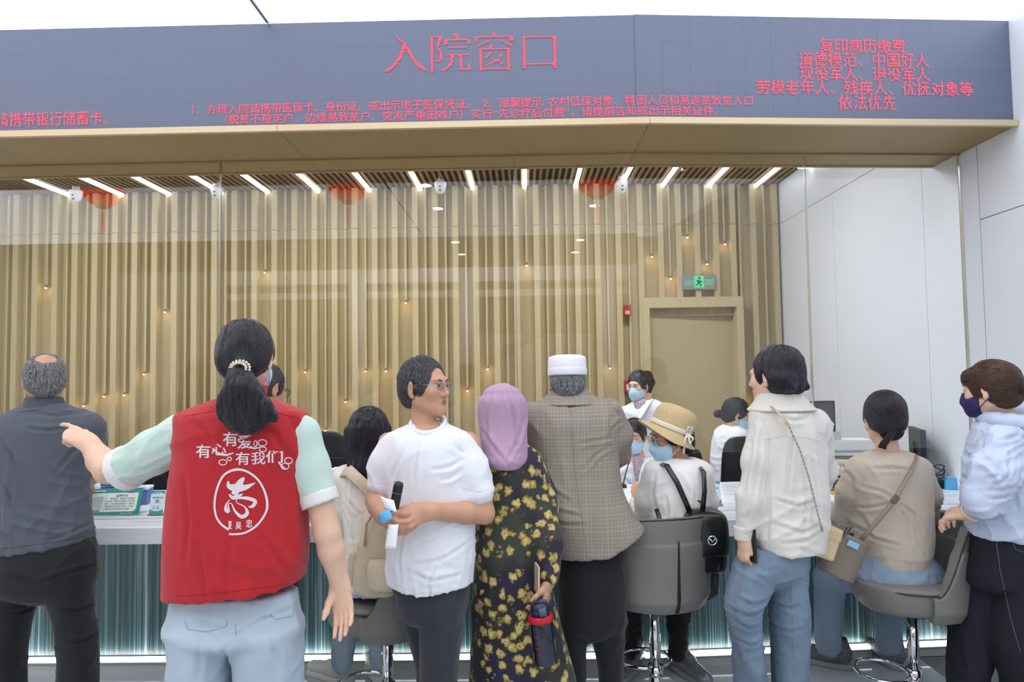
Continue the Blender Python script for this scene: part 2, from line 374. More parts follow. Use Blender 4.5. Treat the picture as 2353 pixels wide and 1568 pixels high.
led_text('1、办理入院请携带医保卡、身份证、或出示电子医保凭证。 2、温馨提示:农村低保对象、特困人员和易返贫致贫人口', 438, 1732, 227, 251, 20)
led_text('（脱贫不稳定户、边缘易致贫户、突发严重困难户）实行“先诊疗后付费”，请提前告知或出示相关证件。', 500, 1665, 251.5, 275, 20)
led_text('复印病历缴费', 1882, 2080, 90, 123, 20)
led_text('道德模范、中国好人', 1834, 2134, 121, 156, 20)
led_text('现役军人、退役军人', 1836, 2136, 154, 188, 20)
led_text('劳模老年人、残疾人、优抚对象等', 1736, 2236, 186, 221, 20)
led_text('依法优先', 1925, 2060, 219, 255, 20)

# ------------------------------------------------------------------ glass screen
for i, (a, b) in enumerate([(-4.2, -3.24), (-3.236, -1.552), (-1.548, -.036), (-.032, 1.47), (1.474, 2.306)]):
    g = empty('window_%d' % (i + 1)); struct(g)
    MB().bbox(a, b, 3.446, 3.456, 1.17, 2.735).build('glass_pane', M_glass, g)
    MB().bbox(b - .004, b + .004, 3.4445, 3.4575, 1.17, 2.70).build('joint_seal', glass_mat('seal', (.80, .83, .86), 1.5, .2, 4) if 'seal' not in MATS else MATS['seal'], g)

# ------------------------------------------------------------------ counter
ct = empty('service_counter', (0, 3.1, 0)); tag(ct, 'long service counter with white marble worktop and glowing teal front', 'counter')
N = NT('white_marble'); mp = N.coords((.5, 3, 3)); nz = N.n('ShaderNodeTexNoise', {'Scale': 4.0, 'Detail': 8.0, 'Distortion': 1.2}); N.link(mp, 0, nz, 'Vector')
r = N.ramp(nz, 'Fac', [(.36, lin('CDD0D8')), (.46, lin('E3E6EC')), (.7, lin('EDF0F5'))]); N.link(r, 'Color', N.b, 'Base Color'); N.b.inputs['Roughness'].default_value = .22; M_marble = N.m
ct_off = Vector((0, 3.1, 0))
def cpart(name, m, *boxes, bev=0):
    b = MB()
    for q in boxes: b.bbox(*q)
    o = b.build(name, m, ct, bev=bev); o.location = -ct_off; return o
cpart('worktop', M_marble, (-4.4, 2.305, 3.09, 3.275, .836, .912), bev=.004)
cpart('raised_worktop', M_marble, (-4.4, 2.305, 3.278, 4.05, .836, .924), bev=.004)
N = NT('fluted_acrylic'); mp = N.coords((55, .0, .35)); n1 = N.n('ShaderNodeTexNoise', {'Scale': 1.0, 'Detail': 4.0, 'Roughness': .75}); N.link(mp, 0, n1, 'Vector')
mp2 = N.coords((9, .0, .3)); n2 = N.n('ShaderNodeTexNoise', {'Scale': 1.0, 'Detail': 2.0}); N.link(mp2, 0, n2, 'Vector')
ad = N.n('ShaderNodeMath', operation='MULTIPLY_ADD'); N.link(n2, 'Fac', ad, 0); ad.inputs[1].default_value = .45; N.link(n1, 'Fac', ad, 2)
r = N.ramp(ad, 0, [(.60, lin('0C3032')), (.73, lin('1A5054')), (.82, lin('5B8A92')), (.93, lin('C9D6DC'))]); N.link(r, 'Color', N.b, 'Base Color'); N.b.inputs['Roughness'].default_value = .3; N.b.inputs['Specular IOR Level'].default_value = .9; N.b.inputs['Coat Weight'].default_value = .6; N.b.inputs['Coat Roughness'].default_value = .35  # pale streaks put the strip's stretched reflections into the panel colour
N.bump(n1, 'Fac', .6, .01); M_flute = N.m
cpart('front_panel', M_flute, (-4.4, 2.305, 3.49, 3.51, .19, .836))
cpart('panel_backing', M_dark, (-4.4, 2.305, 3.51, 3.6, .10, .836))
cpart('led_strip', emission('strip_led', 'FFFFFF', STRIP_E), (-4.4, 2.305, 3.442, 3.474, .178, .188))
cpart('plinth_shelf', mat('steel_grey', 'A2A6A6', .45, .0), (-4.4, 2.305, 3.425, 3.62, .168, .1775))
cpart('toe_kick', mat('brushed_steel', 'C9CCCA', .5, .0, var=.05, scale=(1, 1, 40)), (-4.4, 2.305, 3.432, 3.46, FZ, .166))
cpart('staff_side_panel', M_wallwhite, (-4.4, 2.305, 3.80, 3.83, FZ, .836))

# ------------------------------------------------------------------ the hall behind the camera (seen in the glass)
struct(MB().box(-6.2, 2.45, -9.2, -9.0, 0, 7).build('wall_hall', mat('hall_wall', '5e5a4c', .8)))
struct(MB().box(-6.3, -6.2, -9, 6.3, 0, 7).build('wall_left', mat('hall_wall_left', 'b5b3aa', .8)))
hb = tag(MB().box(-6.2, 2.4, -7.6, -7.2, 3.52, 3.92).box(-6.2, 2.4, -7.3, -7.2, 3.20, 3.34).build('balcony_slab', mat('balcony_white', 'ECE8EE', .6)), kind='structure')
for X in (-3.4, -1.15, 1.75):
    struct(MB().lathe([(.17, 0), (.17, 3.52)], 16, (X, -7.0, 0)).build('column', mat('column_white', 'D2CED6', .5)))
struct(MB().box(-1.9, 1.6, -9.0, -8.9, .95, 2.5).build('hall_panel', mat('hall_panel_white', 'D9D8C8', .6)))
st = empty('staircase', (0, -8, 0)); tag(st, 'staircase rising along the far hall wall, seen mirrored in the glass', 'staircase')
b = MB(); 
for i in range(14): b.box(-1.6 + i * .2, -1.4 + i * .2, -.6, .2, 1.3 + i * .12, 1.5 + i * .12)
b.build('steps', mat('stair_grey', '6f6a5c', .7), st)
MB().tube([(-1.6, .25, 2.35), (1.2, .25, 4.0)], .03, 8).build('handrail', M_chrome, st)
M_down = emission('downlight', 'FFFFFF', DOWN_E)
k = 0
for X in (-.82, .71):
    for Y in (1.13, .31, -1.4, -2.25):
        z = 3.21; e = empty('downlight', (X, Y, z)); MB().lathe([(.052, -.004), (.052, .001)], 20).build('lens', M_down, e); MB().lathe([(.066, -.003), (.064, .001)], 20).build('ring', M_white, e)
        tag(e, 'round ceiling downlight mirrored in the glass, %s of eight' % ORD[k], 'downlight', 'downlights in the hall ceiling'); k += 1
# red lanterns under the hall ceiling, visible as reflections
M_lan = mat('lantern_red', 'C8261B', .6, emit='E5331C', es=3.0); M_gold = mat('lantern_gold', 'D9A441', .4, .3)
for i, (px, py) in enumerate([(248, 428), (805, 420), (1370, 415)]):
    q = at(px, py, 5.2); e = empty('lantern', (q[0], 6.9 - 5.2 + .06, 3.03))
    b = MB(); n = 24; prof = [(.05 + .095 * math.sin(PI * (j / 10)) ** .7, -.11 + .022 * j) for j in range(11)]; b.lathe(prof, n)
    for j in range(12):
        q2 = 2 * PI * j / 12; b.tube([(p[0] * 1.02 * math.cos(q2), p[0] * 1.02 * math.sin(q2), p[1]) for p in prof], .002, 4)
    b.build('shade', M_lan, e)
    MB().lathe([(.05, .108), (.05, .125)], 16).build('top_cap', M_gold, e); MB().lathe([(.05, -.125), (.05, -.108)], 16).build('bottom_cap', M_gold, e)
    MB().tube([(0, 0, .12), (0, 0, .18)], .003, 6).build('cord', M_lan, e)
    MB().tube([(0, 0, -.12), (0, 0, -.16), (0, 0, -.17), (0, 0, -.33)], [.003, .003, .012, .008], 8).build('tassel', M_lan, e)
    tag(e, 'round red lantern with tassel mirrored in the glass, %s from the left' % ORD[i], 'lantern', 'red lanterns under the hall ceiling')
# ------------------------------------------------------------------ signed-distance modelling (bodies, clothes, hair)
def nrm(v): v = np.asarray(v, float); return v / (np.linalg.norm(v) + 1e-12)
def _hash(i, j, k, s):
    h = (i.astype(np.int64) * 374761393 + j.astype(np.int64) * 668265263 + k.astype(np.int64) * 1274126177 + s * 974634777) & 0xffffffff
    h = ((h ^ (h >> 13)) * 1274126177) & 0xffffffff; h = h ^ (h >> 16)
    return (h & 0xffff).astype(np.float32) / 32767.5 - 1
def noise3(p, s=0):
    i = np.floor(p).astype(np.int64); f = p - i; f = f * f * (3 - 2 * f); r = 0
    for a in (0, 1):
        for b in (0, 1):
            for c in (0, 1):
                w = (f[:, 0] if a else 1 - f[:, 0]) * (f[:, 1] if b else 1 - f[:, 1]) * (f[:, 2] if c else 1 - f[:, 2])
                r = r + w * _hash(i[:, 0] + a, i[:, 1] + b, i[:, 2] + c, s)
    return r
class Field:
    def __init__(s, res): s.res = res; s.p = []
    def _add(s, lo, hi, fn, op, k): s.p.append((np.asarray(lo, float), np.asarray(hi, float), fn, op, k)); return s
    def cone(s, a, b, ra, rb, k=.015, ax=None, sq=1.0, op='u'):
        a = np.asarray(a, float); b = np.asarray(b, float); d = b - a; L2 = float(d @ d) + 1e-12; m = max(ra, rb) * max(1, sq)
        axn = nrm(ax) if ax is not None else None
        def fn(X, Y, Z):
            x = X - a[0]; y = Y - a[1]; z = Z - a[2]
            t = np.clip((x * d[0] + y * d[1] + z * d[2]) / L2, 0, 1); r = ra + (rb - ra) * t
            x = x - t * d[0]; y = y - t * d[1]; z = z - t * d[2]
            q = x * x + y * y + z * z
            if axn is not None:
                h = x * axn[0] + y * axn[1] + z * axn[2]; q = q + h * h * (1 / sq ** 2 - 1)
                return (np.sqrt(np.maximum(q, 0)) - r) * min(1, sq)
            return np.sqrt(q) - r
        return s._add(np.minimum(a, b) - m, np.maximum(a, b) + m, fn, op, k)
    def chain(s, pts, rs, k=.012, **kw):
        for i in range(len(pts) - 1): s.cone(pts[i], pts[i + 1], rs[i], rs[i + 1], k, **kw)
        return s
    def ell(s, c, r, R=None, k=.015, op='u'):
        c = np.asarray(c, float); r = np.asarray(r, float); R = np.eye(3) if R is None else R; m = r.max(); mn = r.min()
        def fn(X, Y, Z):
            x = X - c[0]; y = Y - c[1]; z = Z - c[2]
            u = [(x * R[0, i] + y * R[1, i] + z * R[2, i]) / r[i] for i in range(3)]
            q = np.sqrt(u[0] ** 2 + u[1] ** 2 + u[2] ** 2); return (q - 1) * mn
        return s._add(c - m, c + m, fn, op, k)
    def loft(s, secs, k=.02, p=2.2, yaw=0, ztop=None, op='u', grow=0):
        S = np.array(sorted(secs, key=lambda q: q[2]), float); n = len(S)
        if n > 2:                                                   # smooth resample
            t = np.linspace(0, n - 1, (n - 1) * 6 + 1); i = np.clip(t.astype(int), 0, n - 2); f = (t - i)[:, None]
            P0, P1, P2, P3 = S[np.maximum(i - 1, 0)], S[i], S[i + 1], S[np.minimum(i + 2, n - 1)]
            m1 = (P2 - P0) / 2; m2 = (P3 - P1) / 2
            S = (2 * f ** 3 - 3 * f ** 2 + 1) * P1 + (f ** 3 - 2 * f ** 2 + f) * m1 + (-2 * f ** 3 + 3 * f ** 2) * P2 + (f ** 3 - f ** 2) * m2
            S = S[np.argsort(S[:, 2])]
        zs = S[:, 2]; c_, s_ = math.cos(yaw), math.sin(yaw)
        def fn(X, Y, Z):
            z = Z.ravel(); g = lambda j: np.interp(z, zs, S[:, j]).astype(np.float32)[None, None, :]
            cx, cy, rx, ry = g(0), g(1), g(3) + grow, g(4) + grow
            dx = X - cx; dy = Y - cy; u = np.abs(dx * c_ + dy * s_) / rx; w = np.abs(-dx * s_ + dy * c_) / ry
            q = (u ** p + w ** p) ** (1 / p); d = (q - 1) * np.minimum(rx, ry)
            return np.maximum(d, np.maximum(zs[0] - Z, Z - zs[-1]))
        m = max(S[:, 3].max(), S[:, 4].max()) + grow
        lo = S[:, :3].min(0) - (m, m, 0); hi = S[:, :3].max(0) + (m, m, 0)
        return s._add(lo, hi, fn, op, k)
    def cut(s, pt, n, k=0):
        """remove everything on the side n points to"""
        pt = np.asarray(pt, float); n = nrm(n)
        def fn(X, Y, Z): return (X - pt[0]) * n[0] + (Y - pt[1]) * n[1] + (Z - pt[2]) * n[2]
        s.p.append((None, None, fn, 'max', k)); return s
    def mesh(s):
        us = [q for q in s.p if q[3] == 'u']; h = s.res
        lo = np.min([q[0] for q in us], 0) - 3 * h; hi = np.max([q[1] for q in us], 0) + 3 * h
        n = np.ceil((hi - lo) / h).astype(int) + 1; ax = [(lo[i] + h * np.arange(n[i])).astype(np.float32) for i in range(3)]
        D = np.full(n, .25, np.float32)
        for a, b, fn, op, k in s.p:
            if a is None:
                d = fn(ax[0][:, None, None], ax[1][None, :, None], ax[2][None, None, :]); D = np.maximum(D, d.astype(np.float32)); continue
            m = k + 2.5 * h
            i0 = np.maximum(np.floor((a - m - lo) / h).astype(int), 0); i1 = np.minimum(np.ceil((b + m - lo) / h).astype(int) + 1, n)
            if (i1 <= i0).any(): continue
            sl = tuple(slice(i0[i], i1[i]) for i in range(3))
            d = fn(ax[0][sl[0], None, None], ax[1][None, sl[1], None], ax[2][None, None, sl[2]]).astype(np.float32); C = D[sl]
            if op == 'u':
                if k > 0:
                    t = np.clip(.5 + .5 * (C - d) / k, 0, 1); D[sl] = C * (1 - t) + d * t - k * t * (1 - t)
                else: D[sl] = np.minimum(C, d)
            elif op == 's':
                if k > 0:
                    d = -d; t = np.clip(.5 - .5 * (C - d) / k, 0, 1); D[sl] = C * (1 - t) + d * t + k * t * (1 - t)
                else: D[sl] = np.maximum(C, -d)
        return surface_nets(D, lo, h)
def surface_nets(D, lo, h):
    ins = D < 0; nx, ny, nz = D.shape
    cnt = np.zeros((nx - 1, ny - 1, nz - 1), np.int8)
    for a in (0, 1):
        for b in (0, 1):
            for c in (0, 1): cnt += ins[a:nx - 1 + a, b:ny - 1 + b, c:nz - 1 + c]
    I, J, K = np.nonzero((cnt > 0) & (cnt < 8)); nv = len(I)
    idx = np.full(cnt.shape, -1, np.int32); idx[I, J, K] = np.arange(nv)
    cor = [(a, b, c) for a in (0, 1) for b in (0, 1) for c in (0, 1)]; V = [D[I + a, J + b, K + c] for a, b, c in cor]
    acc = np.zeros((nv, 3), np.float32); num = np.zeros(nv, np.float32)
    for p in range(8):
        for q in range(p + 1, 8):
            A, B = cor[p], cor[q]
            if sum(abs(A[i] - B[i]) for i in range(3)) != 1: continue
            m = (V[p] < 0) != (V[q] < 0); t = V[p] / np.where(m, V[p] - V[q], 1)
            for i in range(3): acc[:, i] += np.where(m, A[i] + t * (B[i] - A[i]), 0)
            num += m
    v = (np.stack([I, J, K], 1) + acc / num[:, None]) * h + lo; F = []
    for axis in range(3):
        s0 = [slice(None)] * 3; s1 = [slice(None)] * 3; s0[axis] = slice(0, -1); s1[axis] = slice(1, None)
        a, b = ins[tuple(s0)], ins[tuple(s1)]; E = np.argwhere(a != b); o1, o2 = [i for i in range(3) if i != axis]
        E = E[(E[:, o1] > 0) & (E[:, o2] > 0) & (E[:, o1] < D.shape[o1] - 1) & (E[:, o2] < D.shape[o2] - 1)]
        fl = a[E[:, 0], E[:, 1], E[:, 2]]
        def c(d1, d2): q = E.copy(); q[:, o1] += d1; q[:, o2] += d2; return idx[q[:, 0], q[:, 1], q[:, 2]]
        Q = np.stack([c(-1, -1), c(0, -1), c(0, 0), c(-1, 0)], 1)
        if axis == 1: fl = ~fl
        Q[~fl] = Q[~fl][:, ::-1]; F.append(Q)
    return v, np.concatenate(F)
def vnormals(v, f):
    n = np.cross(v[f[:, 2]] - v[f[:, 0]], v[f[:, 3]] - v[f[:, 1]]); o = np.zeros_like(v)
    for i in range(f.shape[1]): np.add.at(o, f[:, i], n)
    return o / (np.linalg.norm(o, axis=1)[:, None] + 1e-12)
def folds(v, f, amp, freq, seed=0, ridge=True):
    """cloth creases: soft volume noise plus long narrow ridges leaning outwards on both sides"""
    n = vnormals(v, f); a, b, c = freq; lo = v.min(0); hi = v.max(0); mid = (lo + hi) / 2; hw = max(hi[0] - lo[0], .1) / 2
    w = np.stack([noise3(v * 5.1, seed + 11 + i) for i in range(3)], 1); lean = np.clip((v[:, 0] - mid[0]) / hw, -1, 1) * .65 + .25 * w[:, 0]
    zr = v[:, 2] - mid[2]; q = np.stack([(v[:, 0] - lean * zr * .8) * a * 2.4, v[:, 1] * b * 1.4, zr * c * .7], 1) + w * .35
    q2 = np.stack([(v[:, 0] + lean * zr * 1.2) * a * .9, v[:, 1] * b * .9, (zr + .4 * (v[:, 0] - mid[0]) * np.sign(lean)) * c * 4.6], 1) + w * .5
    cr = (1 - np.abs(noise3(q, seed + 1))) ** 4; c2 = (1 - np.abs(noise3(q2 + 7, seed + 2))) ** 5
    m = np.clip(.35 + .9 * noise3(v * 3.7, seed + 5), 0, 1); m2 = np.clip(.25 + 1.1 * noise3(v * 5.0, seed + 6), 0, 1)
    d = .45 * noise3(v * np.array(freq) * .6, seed) + 1.15 * m * (cr - .3) + 1.0 * m2 * (c2 - .25)
    return v + n * (amp * 1.35 * d)[:, None]

def creases(v, f, lines, Y, width=.0085, depth=.0075):
    """single pulled folds: a valley with a ridge along each line"""
    n = vnormals(v, f); front = n[:, 1] < .25; D = np.zeros(len(v))
    for k, L in enumerate(lines):
        wd, dp = width, depth
        P = np.array([at(x, y, Y)[[0, 2]] for x, y in L]); seg = np.linalg.norm(np.diff(P, axis=0), axis=1); tot = seg.sum(); acc = 0; best = np.full(len(v), 9.0); sg = np.zeros(len(v)); tt = np.zeros(len(v)); q = v[:, [0, 2]]
        for i in range(len(P) - 1):
            d = P[i + 1] - P[i]; t = np.clip(((q - P[i]) @ d) / (d @ d), 0, 1); r = q - P[i] - t[:, None] * d; ds = np.linalg.norm(r, axis=1); m = ds < best
            best[m] = ds[m]; sg[m] = np.sign(d[0] * r[m, 1] - d[1] * r[m, 0]); tt[m] = (acc + t[m] * seg[i]) / tot; acc += seg[i]
        fade = np.sin(np.clip(tt * .92 + .04, 0, 1) * PI) ** .6; sd = best * sg
        D += fade * dp * (np.exp(-((sd - wd * 1.3) / wd) ** 2) - .8 * np.exp(-(sd / (wd * .7)) ** 2) + .5 * np.exp(-((sd + wd * 1.5) / wd) ** 2))
    return v + n * (D * front)[:, None]
def px(Y): return Y / FPX
def ypx(x, Y, z):
    a = at(x, 800, Y)[2]; b = at(x, 1400, Y)[2]; return 800 + (z - a) / (b - a) * 600
def rows(Y, R, sc=1):
    """silhouette rows in the photograph's frame -> sections (x, y, z, rx, ry)"""
    o = []
    for r in R:
        y, xl, xr, ry = r[:4]; dY = r[4] if len(r) > 4 else 0; c = at((xl + xr) / 2, y, Y + dY); o.append((*c, (xr - xl) / 2 * px(Y + dY) * sc, ry))
    return o
class HeadT:
    def __init__(s, c, yaw, pitch=0, roll=0, sc=1): s.c = np.asarray(c, float); s.R = _rz(math.radians(yaw)) @ _rx(math.radians(pitch)) @ _ry(math.radians(roll)); s.s = sc
    def __call__(s, x, y, z): return s.c + s.R @ (np.array([x, y, z]) * s.s)
    def r(s, *a): return np.array(a) * s.s
def head_sdf(F, T, fem=False):
    s = T.s; R = T.R
    F.ell(T(0, -.015, .03), T.r(.075, .096, .088), R)
    F.ell(T(0, .032, -.03), T.r(.061, .062, .085), R, .03 * s)
    for q in (-1, 1):
        F.cone(T(q * .047, .0, -.058), T(q * .012, .066, -.094), .026 * s, .02 * s, .025 * s)
        F.ell(T(q * .040, .066, -.024), T.r(.022, .02, .02), R, .025 * s)
    F.ell(T(0, .072, -.095), T.r(.018, .016, .018), R, .02 * s)
    F.cone(T(-.034, .084, .022), T(.034, .084, .022), .010 * s, .010 * s, .02 * s)
    for q in (-1, 1): F.ell(T(q * .031, .102, .003), T.r(.016, .014, .011), R, .012 * s, 's')
    F.cone(T(0, .090, .008), T(0, .109, -.032), .008 * s, .011 * s, .010 * s)
    for q in (-1, 1): F.ell(T(q * .0125, .098, -.036), T.r(.009, .010, .008), R, .007 * s)
    F.cone(T(-.018, .089, -.060), T(.018, .089, -.060), .006 * s, .006 * s, .006 * s)
    F.cone(T(-.014, .088, -.069), T(.014, .088, -.069), .0065 * s, .0065 * s, .006 * s)
    F.cone(T(-.022, .099, -.0645), T(.022, .099, -.0645), .003 * s, .003 * s, .003 * s, op='s')
    for q in (-1, 1):
        Re = R @ _rz(q * -.5) @ _rx(-.15)
        F.ell(T(q * .084, -.010, -.006), T.r(.009, .020, .034), Re, .008 * s)
        F.ell(T(q * .093, -.004, -.004), T.r(.006, .010, .018), Re, .005 * s, 's')
        F.ell(T(q * .081, -.003, -.036), T.r(.007, .009, .010), Re, .006 * s)
def hand(F, w, d, n, th, curl=.3, thumb=(.55, .35, .1), sc=1.0, spread=.07, curls=(1, 1, 1, 1), k=.008):
    sc *= .9
    w = np.asarray(w, float); d = nrm(d); n = np.asarray(n, float); n = nrm(n - d * (n @ d)); u = np.asarray(th, float); u = nrm(u - d * (u @ d) - n * (u @ n))
    F.cone(w - d * .02 * sc, w + d * .025 * sc, .025 * sc, .027 * sc, .015, ax=n, sq=.75)
    F.cone(w + d * .028 * sc, w + d * .070 * sc, .033 * sc, .037 * sc, .015, ax=n, sq=.38)
    for i in range(4):
        b = w + (d * (.084, .089, .086, .078)[i] + u * (.028, .0095, -.009, -.026)[i]) * sc; f = (.95, 1.06, .98, .78)[i] * sc; a = 0.0
        sp = (1.5, .4, -.5, -1.6)[i] * spread; P = [b]
        for j, L in enumerate((.042, .027, .021)):
            a += curl * curls[i] * (1, 1.25, .9)[j]
            P.append(P[-1] + (d * math.cos(a) + n * math.sin(a) + u * sp * math.cos(a)) * L * f)
        rr = [q * sc for q in (.0092, .0085, .0078, .0068)]
        F.chain([b - d * .02 * sc] + P, [.010 * sc] + rr, k * .5)
    b = w + (d * .022 + u * .022 + n * .004) * sc; a, c, e = thumb
    t1 = nrm(d * math.cos(a) + u * math.sin(a) + n * e); t2 = nrm(d * math.cos(a - c) + u * math.sin(a - c) + n * (e * 1.6))
    p1 = b + t1 * .042 * sc; p2 = p1 + t2 * .031 * sc; p3 = p2 + nrm(t2 + n * .15) * .024 * sc
    F.chain([b, p1, p2, p3], [.016 * sc, .0118 * sc, .0103 * sc, .008 * sc], k)
SKIN = {}
def skin(name, col):
    if name not in SKIN:
        SKIN[name] = mat('skin_' + name, col, .5, var=.06, scale=(14, 14, 14), sss=.12, bump=.05, bscale=(260, 260, 260), bdist=.0008)
    return SKIN[name]
def hairmat(name, c1, c2, rough=.38):
    if name in MATS: return MATS[name]
    N = NT(name); mp = N.coords((170, 170, 9)); nz = N.n('ShaderNodeTexNoise', {'Scale': 1.0, 'Detail': 3.0, 'Distortion': .3}); N.link(mp, 0, nz, 'Vector')
    r = N.ramp(nz, 'Fac', [(.35, lin(c1)), (.68, lin(c2))]); N.link(r, 'Color', N.b, 'Base Color'); N.b.inputs['Roughness'].default_value = rough
    N.bump(nz, 'Fac', .55, .004); MATS[name] = N.m; return N.m
M_hblack = hairmat('hair_black', '0E0E12', '24242B'); M_hgrey = hairmat('hair_grey', '3E3F43', '85868A', .6); M_hsalt = hairmat('hair_salt', '1D1E22', '4C4D52', .55); M_hbrown = hairmat('hair_brown', '20130D', '5A3A26')
UPV = np.array([0, 0, 1.0])
STR = {}
def strandmat(m):
    if m.name not in STR:
        c = {'hair_black': ('0B0B0F', '2E2E38'), 'hair_grey': ('55565A', 'B5B6B8'), 'hair_salt': ('191A1D', '6E6F73'), 'hair_brown': ('170D08', '5C3D28')}.get(m.name, ('15131a', '352e36'))
        N = NT('strand_' + m.name); hi = N.n('ShaderNodeHairInfo'); r = N.ramp(hi, 'Random', [(0, lin(c[0])), (1, lin(c[1]))]); N.link(r, 'Color', N.b, 'Base Color'); N.b.inputs['Roughness'].default_value = .35; STR[m.name] = N.m
    return STR[m.name]
class Person:
    def __init__(s, label, x, y, tone='mid', fine=.0048):
        s.o = np.array([x, y, 0.0]); s.e = empty('person', (x, y, 0)); tag(s.e, label, 'person')
        s.F = Field(fine); s.C = Field(.016); s.tone = {'mid': 'C4957A', 'fair': 'DDB59D', 'tan': 'B58467'}[tone]; s.tn = tone; s.bv = {}
    def put(s, name, field, m, fo=None, parent=None, cr=None, crY=None):
        v, f = field.mesh() if isinstance(field, Field) else field
        if fo: v = folds(v, f, *fo)
        if cr: v = creases(v, f, cr, crY)
        return link(name, npmesh(name, v - s.o, f), m, parent or s.e)
    def seam(s, obj, pts, r=.0009, m=None, n=26, name='seam', off=.0004):
        """a stitched line lying on a garment"""
        me = obj.data; v = np.empty(len(me.vertices) * 3, np.float32); me.vertices.foreach_get('co', v); v = v.reshape(-1, 3) + s.o
        if obj.name not in s.bv: s.bv[obj.name] = BVHTree.FromPolygons([tuple(q) for q in v], [tuple(p.vertices) for p in me.polygons])
        P = np.array(pts, float); d = np.r_[0, np.cumsum(np.linalg.norm(np.diff(P, axis=0), axis=1))]; t = np.linspace(0, d[-1], n); Q = np.stack([np.interp(t, d, P[:, i]) for i in (0, 1)], 1); L = []
        for x, y in Q:
            dr = nrm(ray(x, y)); h = s.bv[obj.name].ray_cast(Vector(CAM), Vector(dr))
            if h[0] is not None: L.append(np.array(h[0]) - dr * off)
        if len(L) > 3:
            b = MB(); b.tube(L, r, 5); s.mb(name, b, m or obj.data.materials[0], obj)
    def mb(s, name, b, m, parent=None, bev=0):
        b.v = [tuple(np.array(q) - s.o) for q in b.v]; return b.build(name, m, parent or s.e, bev=bev)
    def sethead(s, p, yaw, pitch=0, roll=0, sc=1.0, neck=None, nr=.054):
        sc *= .84; yaw -= math.degrees(math.atan((p[0] - 1204) / FPX))          # yaw is given as seen along the line of sight
        s.T = T = HeadT(at(*p), yaw, pitch, roll, sc); head_sdf(s.F, T); nr *= .92
        if neck is not None:
            nb = at(*neck); s.F.cone(T(0, -.022, -.055), nb, nr * .98 * sc, nr * 1.1, .02); s.nb = nb
            s.C.cone(nb, nb + np.array([0, 0, -.12]), .05, .06, .02)
        return T
    def arm(s, sh, el, wr, r=(.045, .038, .027), fine=1):
        """joints (px, py, Y); fine=0 keeps the upper arm in the coarse part, 2 = forearm bare, 1 = only the wrist"""
        S, E, Wr = (at(*q) for q in (sh, el, wr)); (s.F if fine == 3 else s.C).cone(S, E, r[0] * (1 if fine == 3 else .8), r[1] * (1 if fine == 3 else .8), .01)
        if fine >= 2: s.F.cone(S + (E - S) * .55, E, r[0] * .95, r[1], .012); m = E + (Wr - E) * .35; s.F.chain([E, m, Wr], [r[1], r[1] * 1.02, r[2]], .012)
        else:
            s.C.cone(E, Wr, r[1] * .75, r[2] * .75, .01); s.F.cone(E + (Wr - E) * .6, Wr, r[2] * 1.15, r[2], .01)
        return S, E, Wr
    def core(s, pel, chest, legs=()):
        a, b = at(*pel), at(*chest); s.C.cone(a, b, .08, .09, .03)
        for L in legs:
            P = [np.asarray(q) for q in L]; s.C.cone(a, P[0], .06, .05, .03)
            for i in range(len(P) - 1): s.C.cone(P[i], P[i + 1], .045 - .008 * i, .037 - .006 * i, .01)
    def finish(s):
        v, f = s.F.mesh(); v2, f2 = s.C.mesh()
        me = npmesh('body', np.concatenate([v, v2]) - s.o, np.concatenate([f, f2 + len(v)])); return link('body', me, skin(s.tn, s.tone), s.e)
    def eyes(s, closed=False, brow=True, lips=None):
        T = s.T; R = T.R
        for q in (-1, 1):
            b = MB(); c = T(q * .031, .0785, .001); RE = R @ np.diag([1.1, 1, .42 if closed else .62]) * T.s; b.lathe([(.0003, -.0135)] + [(.0135 * math.sin(a), -.0135 * math.cos(a)) for a in np.linspace(.2, PI - .2, 9)] + [(.0003, .0135)], 14, c, RE @ _rx(-PI / 2))
            eb = s.mb('eye', b, mat('eye_white', 'D8D2CC', .25))
            b = MB(); b.lathe([(.0055, .0132), (.0045, .0142), (.0005, .0145)], 12, c, RE @ _rx(-PI / 2) @ _rx(.0)); s.mb('iris', b, mat('iris_dark', '1a0f0a', .15), eb)
            b = MB(); b.tube([T(q * (.0165), .0875, .000), T(q * .025, .0920, .0062 if not closed else .001), T(q * .034, .0918, .0066 if not closed else -.001), T(q * .0455, .083, .001)], [.0008, .0014, .0016, .0008], 6); s.mb('eyelid', b, mat('lash', '1c1310', .7))
            if brow: b = MB(); b.tube([T(q * .014, .0965, .021), T(q * .028, .0965, .027), T(q * .048, .084, .023)], [(.003, .002), (.0036, .002), (.0012, .001)], 6); s.mb('eyebrow', b, M_hblack)
        if lips:
            b = MB(); b.tube([T(-.021, .0895, -.0645), T(-.009, .0955, -.0615), T(0, .0965, -.0625), T(.009, .0955, -.0615), T(.021, .0895, -.0645)], [.001, .0045, .0042, .0045, .001], 8)
            b.tube([T(-.018, .0895, -.066), T(0, .0955, -.0705), T(.018, .0895, -.066)], [.001, .0055, .001], 8); s.mb('lips', b, mat('lip_' + lips, lips, .45))
